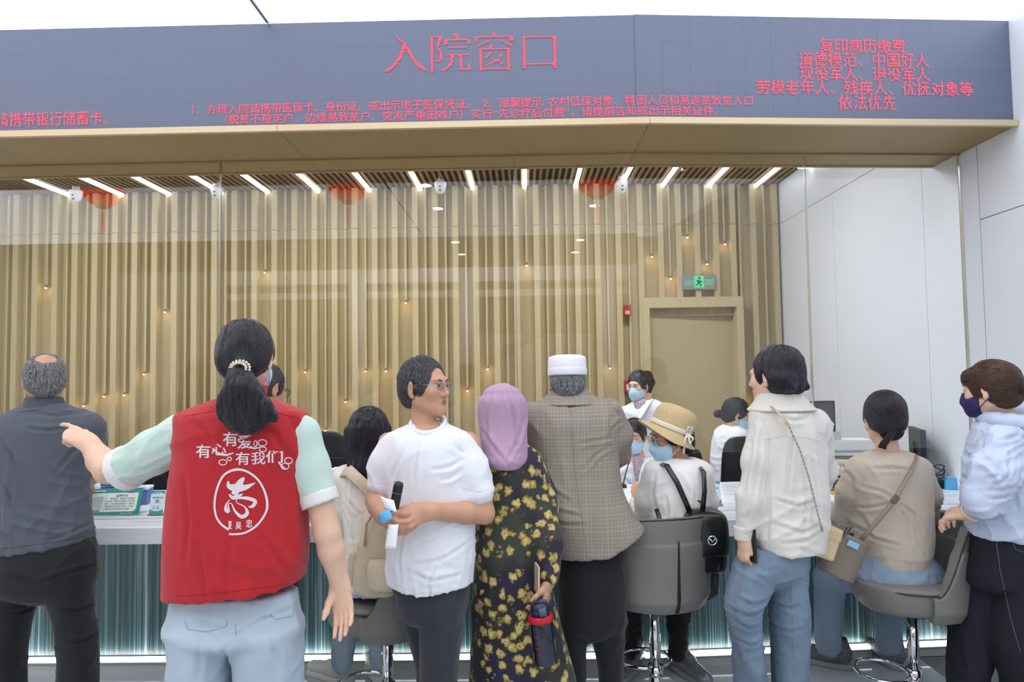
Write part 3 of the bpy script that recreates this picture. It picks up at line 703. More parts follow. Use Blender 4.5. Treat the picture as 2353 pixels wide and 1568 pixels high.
    def mask(s, col='8CC6EA', dark=False):
        T = s.T; F = Field(.0035); R = T.R
        F.ell(T(0, .040, -.058), T.r(.0735, .068, .068), R, 0); F.cone(T(0, .094, -.004), T(0, .108, -.05), .012 * T.s, .016 * T.s, .03); F.ell(T(0, .07, -.1), T.r(.03, .028, .024), R, .03)
        F.cut(T(0, .07, -.012), R @ np.array([0, -.10, 1])); F.cut(T(0, .028, 0), R @ np.array([0, -1, 0.0])); F.cut(T(0, .05, -.122), R @ np.array([0, 0, -1.0]))
        m = s.put('face_mask', F, mat('mask_' + col, col, .75, bump=.35, bscale=(2, 2, 75), bdist=.004, sss=.0) if not dark else mat('mask_' + col, col, .8, bump=.1, bscale=(300, 300, 300)))
        for q in (-1, 1):
            for z0, z1 in ((-.02, .012), (-.098, -.032)):
                b = MB(); b.tube([T(q * .064, .045, z0), T(q * .080, .012, (z0 + z1) / 2), T(q * .086, -.018, z1)], .0016, 6); s.mb('ear_loop', b, mat('loop_' + col, 'DCE8F2' if not dark else col, .7), m)
        return m
    def glasses(s, col, r=.024, rim=.0014, rect=False, metal=.8):
        T = s.T; e = None; b = MB(); P = lambda q, a: T(q * (.033 + r * math.cos(a)), .112 - abs(.033 + r * math.cos(a) if 1 else 0) * .12, -.002 + r * (.72 if rect else .92) * math.sin(a))
        g = mat('frame_' + col, col, .3, metal)
        for q in (-1, 1): b.tube([P(q, a) for a in np.linspace(0, 2 * PI, 24, endpoint=False)], rim, 6, True)
        b.tube([T(-.009, .111, .004), T(0, .114, .007), T(.009, .111, .004)], rim, 6)
        for q in (-1, 1): b.tube([T(q * .057, .104, .006), T(q * .072, .06, .008), T(q * .084, .0, .010), T(q * .085, -.02, -.004)], rim, 6)
        o = s.mb('glasses', b, g); o['label'] = 'spectacles'
        for q in (-1, 1):
            b = MB(); c = [P(q, a) for a in np.linspace(0, 2 * PI, 20, endpoint=False)]; b.add(c, [tuple(range(20))]); s.mb('lens', b, glass_mat('lens_glass', (.97, .98, .98), 1.35) if 'lens_glass' not in MATS else MATS['lens_glass'], o)
    def haircap(s, F, g=.012, low=-.055, ears=True, face=1, bald=False, vol=(0, 0, 0)):
        T = s.T; R = T.R
        F.ell(T(vol[0], -.02 + vol[1], .034 + vol[2]), T.r(.076 + g, .096 + g, .088 + g), R, 0)
        F.ell(T(0, -.062, -.028), T.r(.062 + g * .6, .046 + g * .6, .058), R, .03)
        for q in (-1, 1): F.ell(T(q * .064, -.008, .0), T.r(.016 + g * .5, .05, .042), R, .02)
        F.ell(T(0, .118, -.040), T.r(.085, .085 * face, .098), R, .012, 's')
        if ears:
            for q in (-1, 1): F.ell(T(q * .088, .004, -.020), T.r(.022, .034, .042), R, .008, 's')
        F.cut(T(0, 0, low), R @ np.array([0, .35, -1.0])); return F
    def hair(s, F, m, amp=.0022, parent=None, name='hair', freq=(70, 70, 8), flow='down', **kw):
        v, f = F.mesh(); T = s.T; loc = (v - T.c) @ T.R; p = loc * np.array([1, 1, 1.0])
        w = np.stack([noise3(loc * 9, 40 + i) for i in range(3)], 1) * .8
        d = noise3(p * np.array(freq) + w, 3) + .5 * noise3(p * np.array(freq) * 2.1 + w, 4)
        v = v + vnormals(v, f) * (amp * d)[:, None]; o = link(name, npmesh(name, v - s.o, f), m, parent or s.e)
        if flow: s.strands(v, f, m, flow, o, **kw)
        return o
    def strands(s, v, f, m, flow, parent, n=1500, step=.013, steps=7, lift=.0015, rad=.0008, tie=None, jit=.25, seed=1):
        """single hairs combed over the hair volume"""
        rg = np.random.default_rng(seed); bv = BVHTree.FromPolygons([tuple(q) for q in v], [tuple(map(int, q)) for q in f]); T = s.T
        P = v[rg.integers(0, len(v), n)] + rg.normal(0, .001, (n, 3)); J = rg.normal(0, jit, (n, 3)); crown = T(0, -.045, .11); out = []; alive = np.ones(n, bool)
        P = np.array([np.array(bv.find_nearest(Vector(q))[0]) for q in P]); N = np.zeros((n, 3)); ln = rg.uniform(.6, 1.15, n)
        for k in range(steps):
            Q = np.zeros_like(P)
            for i in range(n):
                h = bv.find_nearest(Vector(P[i])); Q[i] = h[0]; N[i] = h[1]
            out.append(Q + N * lift * ((1 + 2.2 * k / steps) if flow == 'short' else (1 + .5 * rg.random((n, 1)))))
            if flow == 'tie': D = tie - Q
            elif flow == 'short': D = (Q - crown); D = D / (np.linalg.norm(D, axis=1)[:, None] + 1e-6) - UPV * .35
            else: D = np.tile(-UPV, (n, 1)) + (Q - T.c) * np.array([1, 1, 0]) * .6
            D = D / (np.linalg.norm(D, axis=1)[:, None] + 1e-9) + J * (.45 if flow == 'tie' else 1)
            D = D - N * np.sum(D * N, 1)[:, None]; D = D / (np.linalg.norm(D, axis=1)[:, None] + 1e-9)
            st = np.full(n, step) * ln
            if flow == 'tie': st = np.minimum(st, np.linalg.norm(tie - Q, axis=1) * .5)
            P = Q + D * st[:, None]
        A = np.stack(out, 1).astype(np.float32) - s.o.astype(np.float32); hc = bpy.data.hair_curves.new('hair_strands'); hc.add_curves([steps] * n)
        hc.position_data.foreach_set('vector', np.ascontiguousarray(A).ravel()); ra = hc.attributes.get('radius') or hc.attributes.new('radius', 'FLOAT', 'POINT')
        ra.data.foreach_set('value', np.tile(np.linspace(rad, rad * .25, steps), n).astype(np.float32)); ob = bpy.data.objects.new('hair_strands', hc); COL.objects.link(ob); hc.materials.append(strandmat(m)); ob.parent = parent; ob['kind'] = 'stuff'
    def shoes(s, feet, m, sole, sc=1.0, tilt=0):
        """feet: (x, y, z, heading degrees)"""
        for x, y, z, a in feet:
            R = _rz(math.radians(a)) @ _rx(math.radians(tilt)); c = np.array([x, y, z]); P = lambda *q: c + R @ (np.array(q) * sc); F = Field(.0065)
            F.cone(P(0, -.05, .055), P(0, .02, .055), .043 * sc, .043 * sc, .01); F.cone(P(0, .0, .05), P(0, .165, .036), .044 * sc, .036 * sc, .03, ax=R @ np.array([0, 0, 1.0]), sq=.85); F.cone(P(0, -.045, .075), P(0, -.03, .115), .044 * sc, .047 * sc, .02)
            F.cut(P(0, 0, .018), R @ np.array([0, 0, -1.0])); F.cone(P(0, -.035, .1), P(0, -.03, .15), .036 * sc, .038 * sc, .005, op='s')
            o = s.put('shoe', F, m, (.0015, (25, 25, 25), 3))
            F = Field(.0065); F.cone(P(0, -.055, .0), P(0, .03, .0), .049 * sc, .047 * sc, .01); F.cone(P(0, .03, 0), P(0, .165, 0), .048 * sc, .043 * sc, .02)
            F.cut(P(0, 0, .026), R @ np.array([0, 0, 1.0])); F.cut(P(0, 0, .0), R @ np.array([0, 0, -1.0])); s.put('sole', F, sole, None, o)
            for j in range(3):
                b = MB(); b.tube([P(-.022, .055 + j * .022, .085 - j * .009), P(0, .06 + j * .022, .093 - j * .009), P(.022, .055 + j * .022, .085 - j * .009)], .0028, 6); s.mb('lace', b, sole, o)
def standing_legs(p, Y, hip, L, Rr, m, k=.012, fo=(.006, (9, 9, 5), 5), feet=True, res=.0085, p_=2.3, cr=None, shoe=('1b1b1d', '2a2a2c'), ankle=FZ + .07, yaw=0, toe=0):
    """trousers from silhouette rows; hip: rows of the seat, L / Rr: rows of each leg, carried on down to the floor"""
    F = Field(res); y0, a0, b0, r0 = hip[-1][:4]; hip = list(hip) + [(y0 + 22, a0 + (b0 - a0) * .12, b0 - (b0 - a0) * .12, r0 * .72), (y0 + 40, a0 + (b0 - a0) * .3, b0 - (b0 - a0) * .3, r0 * .3)]; F.loft(rows(Y, hip), .03, p_, yaw); ft = []
    for q in (L, Rr):
        y, xl, xr, ry = q[-1][:4]; dY = q[-1][4] if len(q[-1]) > 4 else 0; xc = (xl + xr) / 2; yb = ypx(xc, Y + dY, ankle)
        q = list(q)
        if yb > y + 10: q.append((yb, xc - (xr - xl) * .46, xc + (xr - xl) * .46, ry * .95, dY))
        S = rows(Y, q); F.loft(S, k, p_, yaw, grow=-.004); S.sort(key=lambda t: -t[2]); ft.append((S[-1][0], S[-1][1], FZ, toe)); hp = S[0]
        p.C.chain([np.array(t[:3]) for t in S], [min(.05, t[3] * .6, t[4] * .6) for t in S], .01)
    o = p.put('trousers', F, m, fo, None, cr, Y - .1)
    if feet: p.shoes(ft, mat('shoe_' + shoe[0], shoe[0], .5, var=.1), mat('sole_' + shoe[1], shoe[1], .6))
    return o
# ------------------------------------------------------------------ people
def V(px_, py_, Y): return at(px_, py_, Y)
UP = np.array([0, 0, 1.0])
def collar(p, pts, m, r=(.004, .02), parent=None, name='collar', n=8):
    b = MB(); b.tube(pts, [r] * len(pts), n, flat=UP); return p.mb(name, b, m, parent)
def ringpts(c, rx, ry, a0, a1, n, tilt=0, yaw=0, dz=0):
    o = []
    for a in np.linspace(a0, a1, n):
        q = np.array([rx * math.cos(a), ry * math.sin(a), 0]); q[2] = -q[1] * math.tan(tilt) + dz; o.append(np.asarray(c) + _rz(yaw) @ q)
    return o

# --- elderly man in dark grey polo, far left, back to us
def man_polo():
    Y = 2.8; p = Person('elderly man with thinning grey hair in charcoal polo shirt, back turned, far left', *at(95, 1500, Y)[:2], 'mid')
    T = p.sethead((103, 872, Y), 2, 0, 0, 1.02, (102, 935, Y))
    F = Field(.004); p.haircap(F, .006, -.062); F.ell(T(.002, -.06, .105), T.r(.045, .05, .04), T.R, .02, 's'); p.hair(F, M_hgrey, .0012, freq=(90, 90, 60), flow='short', n=5000, step=.004, steps=4, rad=.0007, jit=.5)
    F = Field(.0075); F.loft(rows(Y, [(926, 62, 142, .06), (945, 20, 186, .085), (965, -18, 214, .105), (1000, -30, 222, .12), (1085, -12, 200, .125), (1160, -8, 200, .125), (1230, -14, 207, .135), (1275, -16, 210, .14)]), .03)
    for q in ((200, 985, 2.8, 214, 1062, 2.98), (-8, 985, 2.8, -35, 1075, 2.95)): F.cone(V(*q[:3]), V(*q[3:]), .066, .060, .035)
    a, b = V(0, 1271, Y), V(208, 1240, Y); d = b - a; F.cut(a, (d[2], 0, -d[0]))
    m = cloth('polo_grey', '50545F'); sh = p.put('polo_shirt', F, m, (.006, (8, 8, 4), 21), None, [[(55, 950), (110, 958), (170, 950)], [(197, 1010), (150, 1040), (120, 1085)], [(198, 1045), (165, 1090), (150, 1150)], [(0, 1010), (30, 1050), (45, 1100)], [(0, 1100), (25, 1140), (35, 1200)], [(195, 1190), (150, 1230), (110, 1245)], [(60, 985), (105, 990), (160, 982)]], Y - .12); ps = cloth('polo_seam', '41454f')
    for q in ([(45, 948), (100, 940), (160, 946)], [(0, 1262), (100, 1250), (205, 1232)]): p.seam(sh, q, .0013, ps)
    F = Field(.005); c = at(101, 930, Y); F.loft([(*(c + (0, 0, -.028)), .085, .078), (*(c + (0, 0, .012)), .072, .066), (*(c + (0, .0, .032)), .066, .062)], 0); F.loft([(*(c + (0, 0.01, .02)), .058, .056), (*(c + (0, .01, .05)), .058, .056)], .004, op='s'); p.put('collar', F, cloth('polo_collar', '4A4E59'), (.002, (15, 15, 9), 3), sh)
    S, E, Wr = p.arm((205, 975, 2.8), (218, 1080, 3.02), (190, 1120, 3.2), fine=2); hand(p.F, Wr, (-.4, .9, -.1), (0, 0, -1), (-1, 0, 0), .3)
    S, E, Wr = p.arm((-8, 975, 2.8), (-40, 1085, 2.98), (10, 1125, 3.2), fine=2); hand(p.F, Wr, (.4, .9, -.1), (0, 0, -1), (1, 0, 0), .3)
    p.core((98, 1270, Y), (100, 1000, Y))
    standing_legs(p, Y, [(1225, -2, 200, .12), (1265, -10, 216, .135), (1310, -14, 214, .14), (1345, -14, 208, .13)],
                  [(1300, -16, 95, .11), (1400, -24, 73, .095), (1500, -34, 54, .085), (1568, -34, 53, .085)], [(1300, 92, 213, .11), (1400, 124, 208, .095), (1500, 138, 220, .085), (1568, 134, 219, .085)], cloth('navy_trousers', '12131C', wb=.05), fo=(.007, (7, 7, 4), 4), cr=[[(95, 1335), (60, 1320), (10, 1318)], [(100, 1335), (150, 1318), (205, 1310)], [(130, 1400), (165, 1412), (205, 1400)], [(0, 1410), (35, 1418), (68, 1408)], [(140, 1480), (175, 1488), (215, 1478)]])
    p.finish()

# --- volunteer in the red vest
def volunteer():
    Y = 2.05; p = Person('volunteer in red vest with white emblem and dark ponytail, pointing left', *at(545, 1500, Y)[:2], 'fair', .0042)
    T = p.sethead((568, 822, Y), -22, -3, 0, 1.0, (560, 930, Y), .048)
    F = Field(.0038); p.haircap(F, .015, -.07, ears=False); F.ell(T(0, .125, -.06), T.r(.095, .11, .10), T.R, .012, 's')
    for q in (-1, 1): F.ell(T(q * .1, .012, -.035), T.r(.03, .035, .045), T.R, .01, 's')
    k = at(549, 840, Y - .105); F.cone(T(0, -.095, -.02), k, .045, .02, .03)
    p.hair(F, M_hblack, .0025, flow='tie', tie=k, n=4500, steps=8, step=.018, rad=.0009, jit=.12)
    F = Field(.0038); F.loft(rows(Y - .15, [(838, 536, 562, .018, .03), (858, 527, 575, .028, .01), (885, 516, 594, .036), (920, 504, 613, .036), (950, 507, 624, .032), (975, 520, 610, .026), (994, 546, 588, .014)]), .01, 2.2)
    F.chain([at(610, 940, Y - .15), at(628, 958, Y - .15), at(634, 966, Y - .15)], [.02, .008, .002], .015); F.chain([at(515, 935, Y - .15), at(506, 962, Y - .15)], [.014, .003], .015)
    p.hair(F, M_hblack, .004, name='ponytail', freq=(95, 95, 7), n=3500, steps=8, step=.016, rad=.0009, jit=.22)
    pe = mat('pearl', 'D9CDBA', .25)
    b = MB()
    kk = at(549, 845, Y - .148)
    for a in np.linspace(-.25, PI + .25, 11):
        for dr, ds in ((.020, 0), (.028, .006)): c = kk + np.array([dr * 1.0 * math.cos(a), ds, dr * .75 * math.sin(a) - .002]); b.lathe([(.0005, -.0045), (.003, -.0033), (.0045, 0), (.003, .0033), (.0005, .0045)], 8, c)
    p.mb('pearl_hair_tie', b, pe)
    p.mask('BCD8EE')
    # tee shirt (mint) with white cuffs
    mt = cloth('mint_tee', 'BFD5CC', .05); F = Field(.0075)
    F.loft(rows(Y, [(955, 440, 670, .09), (990, 415, 695, .115), (1100, 412, 695, .115), (1250, 402, 690, .125), (1380, 394, 690, .145), (1425, 394, 690, .148)]), .03)
    F.chain([V(420, 1000, Y), V(352, 1040, Y + .02), V(287, 1078, Y + .06)], [.068, .064, .066], .03)
    F.chain([V(690, 1000, Y), V(712, 1075, Y), V(735, 1150, Y - .01)], [.062, .056, .054], .03)
    a, b_ = V(395, 1410, Y), V(690, 1380, Y); d = b_ - a; F.cut(a, (d[2], 0, -d[0]))
    A = V(287, 1078, Y + .06); dA = nrm(A - V(352, 1040, Y + .02)); F.cut(A, dA); B = V(735, 1150, Y - .01); dB = nrm(B - V(712, 1075, Y)); F.cut(B, dB)
    tee = p.put('tee_shirt', F, mt, (.005, (10, 10, 10), 31))
    for c, dd, r in ((A, dA, .0685), (B, dB, .056)):
        F = Field(.006); F.cone(c - dd * .024, c + dd * .012, r, r * 1.01, 0); F.cut(c - dd * .026, -dd); F.cut(c + dd * .012, dd); F.cone(c, c + dd * .05, r - .012, r - .008, .003, op='s'); p.put('cuff', F, cloth('white_cuff', 'DDDCDC'), (.0015, (12, 12, 12), 2), tee)
    # vest
    F = Field(.0075)
    F.loft(rows(Y, [(912, 510, 612, .062), (925, 475, 645, .082), (940, 432, 682, .10), (955, 408, 702, .118), (1000, 404, 708, .132), (1050, 404, 706, .138), (1150, 392, 702, .142), (1250, 386, 699, .148), (1350, 386, 692, .152), (1400, 386, 690, .152)]), .02, 2.5)
    for q in (-1, 1): F.cone(V(545 + q * 205, 975, Y - .02), V(545 + q * 205, 1075, Y - .02), .075, .062, .012, op='s')
    a, b_ = V(388, 1395, Y - .14), V(690, 1362, Y - .14); d = b_ - a; F.cut(a, (d[2], 0, -d[0]))
    mv = cloth('vest_red', 'B0121F', .06, .8, 420); v, f = F.mesh(); v = creases(folds(v, f, .0055, (6, 6, 2.6), 41), f, [[(560, 955), (620, 1000), (660, 1080)], [(640, 950), (668, 1010), (672, 1060)], [(455, 1250), (470, 1320), (480, 1385)], [(530, 1235), (524, 1300), (525, 1385)], [(600, 1240), (640, 1320), (655, 1350)], [(418, 1100), (432, 1200), (425, 1300)], [(655, 1100), (640, 1200), (655, 1340)], [(430, 970), (470, 1000), (490, 1020)]], Y - .14, .011, .006)
    vest = link('vest', npmesh('vest', v - p.o, f), mv, p.e); bv = BVHTree.FromPolygons([tuple(q) for q in v], [tuple(map(int, q)) for q in f])
    F = Field(.005); c = V(556, 915, Y - .005); F.loft([(*(c + (0, 0, -.035)), .078, .07), (*(c + (0, .01, .0)), .066, .062), (*(c + (.004, .015, .036)), .062, .06)], 0); F.loft([(*(c + (0, 0.03, .0)), .058, .056), (*(c + (0, .03, .05)), .058, .056)], .004, op='s'); p.put('collar', F, mv, (.002, (12, 12, 9), 8), vest)
    vs = cloth('vest_seam', '8A0E19')
    for q in ([(392, 1372), (480, 1366), (600, 1352), (690, 1338)], [(420, 958), (500, 944), (548, 940)], [(610, 945), (650, 952), (690, 962)]): p.seam(vest, q, .001, vs)
    # printed emblem
    def project(V2, T2, name):
        pts = []
        for x, y in V2:
            d0 = ray(x, y); d0 = d0 / np.linalg.norm(d0); h = bv.ray_cast(Vector(CAM), Vector(d0)); q = np.array(h[0]) if h[0] is not None else at(x, y, Y - .13); pts.append(tuple(q - nrm(d0) * .0012))
        b = MB(); b.add(pts, [tuple(map(int, t)) for t in T2]); p.mb(name, b, mat('vest_print', 'DDD3D8', .7), vest)
    def txt(s, x0, x1, y0, y1, bold=.012): V2, T2 = text_flat(s, x0, x1, y1, y0, bold); project(V2, T2, 'print')
    def stroke(P, ws, name='print', n=24):
        P = np.array(P, float); t = np.linspace(0, len(P) - 1, n); S = np.stack([catmull(P[:, i], t) for i in (0, 1)], 1); w = np.interp(t, np.arange(len(ws)), ws)
        tg = np.gradient(S, axis=0); nn = np.stack([-tg[:, 1], tg[:, 0]], 1) / (np.linalg.norm(tg, axis=1)[:, None] + 1e-9); A = S + nn * w[:, None] / 2; B = S - nn * w[:, None] / 2
        project(np.concatenate([A, B]), [(i, i + 1, n + i + 1, n + i) for i in range(n - 1)], name)
    def catmull(y, t):
        i = np.clip(t.astype(int), 0, len(y) - 2); f = t - i; P0, P1, P2, P3 = y[np.maximum(i - 1, 0)], y[i], y[i + 1], y[np.minimum(i + 2, len(y) - 1)]; m1 = (P2 - P0) / 2; m2 = (P3 - P1) / 2
        return (2 * f ** 3 - 3 * f ** 2 + 1) * P1 + (f ** 3 - 2 * f ** 2 + f) * m1 + (-2 * f ** 3 + 3 * f ** 2) * P2 + (f ** 3 - f ** 2) * m2
    txt('有', 450, 484, 1022, 1053); txt('心', 486, 520, 1020, 1047); txt('有', 512, 547, 993, 1026); txt('爱', 545, 580, 1000, 1032); txt('有', 541, 574, 1039, 1069); txt('我', 577, 610, 1039, 1068); txt('们', 611, 650, 1036, 1064)
    ring = lambda cx, cy, rx, ry, w, n=26: stroke([(cx + rx * math.cos(a), cy + ry * math.sin(a)) for a in np.linspace(0, 2 * PI, n)], [w] * 2, n=n * 2)
    for q in ((603, 1018, 10, 7), (604, 1033, 8, 5.5), (587, 1020, 3.5, 7), (512, 1063, 9, 6), (527, 1055, 5, 4), (663, 1059, 9, 7), (655, 1072, 9, 7)): ring(*q, 2.2, 14)
    stroke([(488, 1031), (502, 1042), (520, 1046), (537, 1041)], [2, 5, 5, 2], n=12); stroke([(575, 1026), (585, 1031), (598, 1027)], [3, 4, 1], n=8); stroke([(640, 1062), (648, 1072), (657, 1078)], [3, 5, 1], n=8)
    stroke([(526, 1228), (545, 1228), (565, 1224), (590, 1208), (610, 1180), (614, 1155), (606, 1125), (590, 1100), (565, 1083), (540, 1080), (515, 1092), (500, 1120), (493, 1155), (496, 1185), (508, 1205), (526, 1218)], [5, 4.5, 4.5, 5, 5, 6, 5, 5, 5, 6, 5, 5, 5, 5, 5, 5], n=90)
    # calligraphic emblem character, drawn from its strokes
    stroke([(524, 1106), (527, 1118), (545, 1122), (565, 1120), (587, 1110)], [2, 12, 20, 12, 1]); stroke([(561, 1098), (553, 1108), (545, 1122), (538, 1138)], [4, 14, 18, 14]); stroke([(526, 1136), (535, 1144), (548, 1141), (558, 1135)], [2, 9, 9, 1])
    stroke([(529, 1148), (520, 1160), (519, 1172), (525, 1176), (525, 1160), (532, 1158), (540, 1175), (555, 1188), (568, 1180), (562, 1165), (545, 1156), (545, 1147), (565, 1145), (586, 1152), (580, 1164), (570, 1165)], [1, 4, 8, 7, 2, 2, 5, 9, 9, 3, 2, 2, 8, 9, 8, 1], n=70)
    txt('夏', 524, 533, 1198, 1217, .02); txt('吴', 541, 555, 1200, 1217, .02); txt('忠', 565, 580, 1194, 1213, .02)
    # arms
    S, E, Wr = p.arm((410, 1005, Y), (248, 1082, Y + .12), (204, 1018, Y + .22), (.044, .041, .028), fine=2)
    hand(p.F, Wr, at(168, 1000, Y + .22) - Wr, (-.3, .7, -.6), (.1, .6, .8), 1.0, (.5, .3, .5), .95, .03, (.25, 1.15, 1.2, 1.2))
    S, E, Wr = p.arm((700, 1000, Y), (752, 1225, Y - .01), (780, 1340, Y + .02), (.043, .038, .026), fine=2)
    hand(p.F, Wr, at(797, 1450, Y) - Wr, (-.15, -1, .1), (-1, -.2, -.1), .22, (.42, .25, .55), .98, .05, (.8, 1.0, 1.2, 1.4))
    p.core((545, 1400, Y), (555, 1010, Y))
    tr = standing_legs(p, Y, [(1355, 400, 682, .10), (1400, 396, 686, .115), (1450, 394, 692, .14)],
                  [(1430, 392, 546, .13), (1500, 395, 540, .125), (1568, 397, 536, .12)], [(1430, 535, 692, .13), (1500, 542, 694, .125), (1568, 543, 694, .12)], mat('light_denim', 'AFC0CE', .9, var=.1, scale=(7, 7, 2), bump=.12, bscale=(400, 400, 120), bdist=.001), fo=(.008, (8, 8, 3), 9), shoe=('d8d8d8', 'efefef'), cr=[[(541, 1458), (500, 1432), (450, 1425)], [(545, 1455), (600, 1425), (660, 1412)], [(470, 1465), (462, 1510), (458, 1566)], [(620, 1455), (635, 1510), (640, 1566)], [(538, 1470), (515, 1500), (500, 1560)]])
    ds = cloth('denim_stitch', '8FA3B4')
    for q in ([(425, 1428), (432, 1448), (478, 1452), (520, 1440), (522, 1424)], [(620, 1412), (634, 1424), (672, 1416), (676, 1400)], [(541, 1436), (542, 1460)]): p.seam(tr, q, .001, ds)
    p.finish()

# --- man in glasses half hidden behind the volunteer
def man_hidden():
    Y = 2.95; p = Person('grey-haired man with glasses half hidden behind the red vest', *at(600, 1450, Y)[:2], 'mid', .006)
    T = p.sethead((612, 893, Y), -52, -14, 0, 1.0, (596, 960, Y))
    F = Field(.0045); p.haircap(F, .008, -.058); p.hair(F, M_hsalt, .0012, freq=(90, 90, 50), flow='short', n=2500, step=.004, steps=4, rad=.0007, jit=.5); p.eyes(); p.glasses('33363c', .023, .0013)
    F = Field(.01); F.loft(rows(Y, [(958, 560, 632, .06), (985, 500, 685, .10), (1100, 498, 690, .12), (1270, 500, 690, .13)]), .03); F.cone(V(512, 1000, Y), V(500, 1110, Y + .12), .055, .05, .03); F.cone(V(676, 1000, Y), V(682, 1110, Y + .12), .055, .05, .03)
    p.put('shirt', F, cloth('shirt_slate', '6b7280'), (.006, (9, 9, 5), 7))
    for x, t in ((500, 1), (682, -1)): S, E, Wr = p.arm((x, 1000, Y), (x, 1110, Y + .12), (x + t * 20, 1120, Y + .26), fine=2); hand(p.F, Wr, (0, 1, 0), (0, 0, -1), (t, 0, 0), .3)
    p.core((596, 1270, Y), (596, 1020, Y))
    standing_legs(p, Y, [(1250, 505, 685, .11), (1330, 505, 688, .12)], [(1310, 505, 598, .1), (1420, 510, 590, .09), (1568, 512, 580, .08)], [(1310, 592, 688, .1), (1420, 600, 684, .09), (1568, 606, 676, .08)], cloth('black_trousers', '15151b'), res=.011)
    p.finish()

# --- man in white tee looking to the right
def man_tee():
    Y = 2.45; p = Person('man in white tee shirt and dark trousers looking over his shoulder, papers in hand', *at(1000, 1500, Y)[:2], 'mid', .0042)
    T = p.sethead((977, 890, Y), -128, 2, 0, 1.03, (976, 992, Y + .0), .049)
    F = Field(.0038); p.haircap(F, .007, -.06, face=1.02); F.ell(T(0, .1, .04), T.r(.05, .04, .05), T.R, .02, 's'); p.hair(F, M_hsalt, .0015, freq=(80, 80, 50), flow='short', n=5000, step=.006, steps=5, rad=.0008, jit=.4)
    p.eyes(lips='9c6557'); p.glasses('9a9da2', .023, .001, True)
    m = cloth('white_tee', 'E6E8F0', .02, .8, 500, .06); F = Field(.0072)
    F.loft(rows(Y, [(970, 952, 1018, .055), (982, 928, 1042, .072), (994, 906, 1064, .09), (1010, 888, 1084, .105), (1060, 884, 1088, .125), (1150, 890, 1090, .13), (1250, 888, 1090, .135), (1330, 890, 1087, .14), (1376, 892, 1082, .14)]), .025)
    A, B = V(872, 1112, Y - .02), V(1097, 1128, Y - .03)
    F.chain([V(902, 1034, Y), V(882, 1070, Y - .01), A], [.055, .050, .046], .035); F.chain([V(1064, 1034, Y), V(1082, 1076, Y - .02), B], [.058, .058, .056], .035)
    F.cut(V(960, 1374, Y - .14), (-.16, 0, -1)); F.cut(V(1080, 1362, Y - .14), (.10, 0, -1)); F.cut(V(878, 1117, Y), (-.25, 0, -1) if 0 else (-.3, -.2, -.0001)) if 0 else None
    F.ell(V(984, 972, Y - .045), (.052, .062, .030), None, .01, 's')
    sh = p.put('tee_shirt', F, m, (.004, (8, 8, 5), 13), None, [[(935, 1000), (920, 1050), (900, 1100)], [(962, 1005), (955, 1060), (950, 1110)], [(1062, 1060), (1030, 1075), (995, 1080)], [(1060, 1085), (1035, 1100), (1015, 1105)], [(950, 1255), (1000, 1232), (1065, 1200)], [(960, 1295), (1020, 1282), (1082, 1250)], [(940, 1310), (990, 1330), (1060, 1325)], [(925, 1230), (918, 1290), (922, 1340)], [(1000, 1300), (985, 1340), (990, 1368)], [(1035, 995), (1045, 1030), (1060, 1045)]], Y - .12)
    tsm = cloth('tee_seam', 'D2D4DC')
    for q in ([(858, 1108), (892, 1112)], [(1062, 1122), (1100, 1130), (1128, 1124)], [(900, 1338), (960, 1364), (1030, 1362), (1080, 1352)]): p.seam(sh, q, .0008, tsm)
    F = Field(.0045); c = V(983, 974, Y - .015); F.chain(ringpts(c, .060, .068, 0, 2 * PI, 25, -.42), [.0085] * 25, .004, ax=UP, sq=1.3); p.put('neck_band', F, m, None, sh)
    S, E, Wr = p.arm((890, 1015, Y), (864, 1150, Y - .02), (882, 1190, Y - .17), (.042, .036, .026), fine=2)
    hand(p.F, Wr, (.55, -.45, -.25), (.6, .5, .3), (.3, -.5, .8), .7, (.5, .4, .4), .98, .03)
    S, E, Wr = p.arm((1080, 1015, Y), (1112, 1180, Y - .03), (985, 1176, Y - .19), (.045, .037, .027), fine=2)
    hand(p.F, Wr, (-.95, -.12, -.12), (-.1, .8, -.4), (0, -.3, 1), .55, (.4, .3, .5), .98, .03)
    p.core((985, 1350, Y), (985, 1030, Y))
    standing_legs(p, Y, [(1320, 905, 1080, .12), (1370, 910, 1074, .125), (1400, 915, 1070, .12)], [(1370, 910, 990, .09, .04), (1430, 926, 1000, .085, .07), (1500, 948, 1008, .08, .12), (1568, 958, 1018, .075, .16)], [(1370, 960, 1074, .11, -.02), (1450, 962, 1064, .1, -.02), (1568, 964, 1052, .09, -.03)], cloth('charcoal_trousers', '2C303A', .1), fo=(.006, (8, 8, 3), 19), toe=180)
    p.finish()

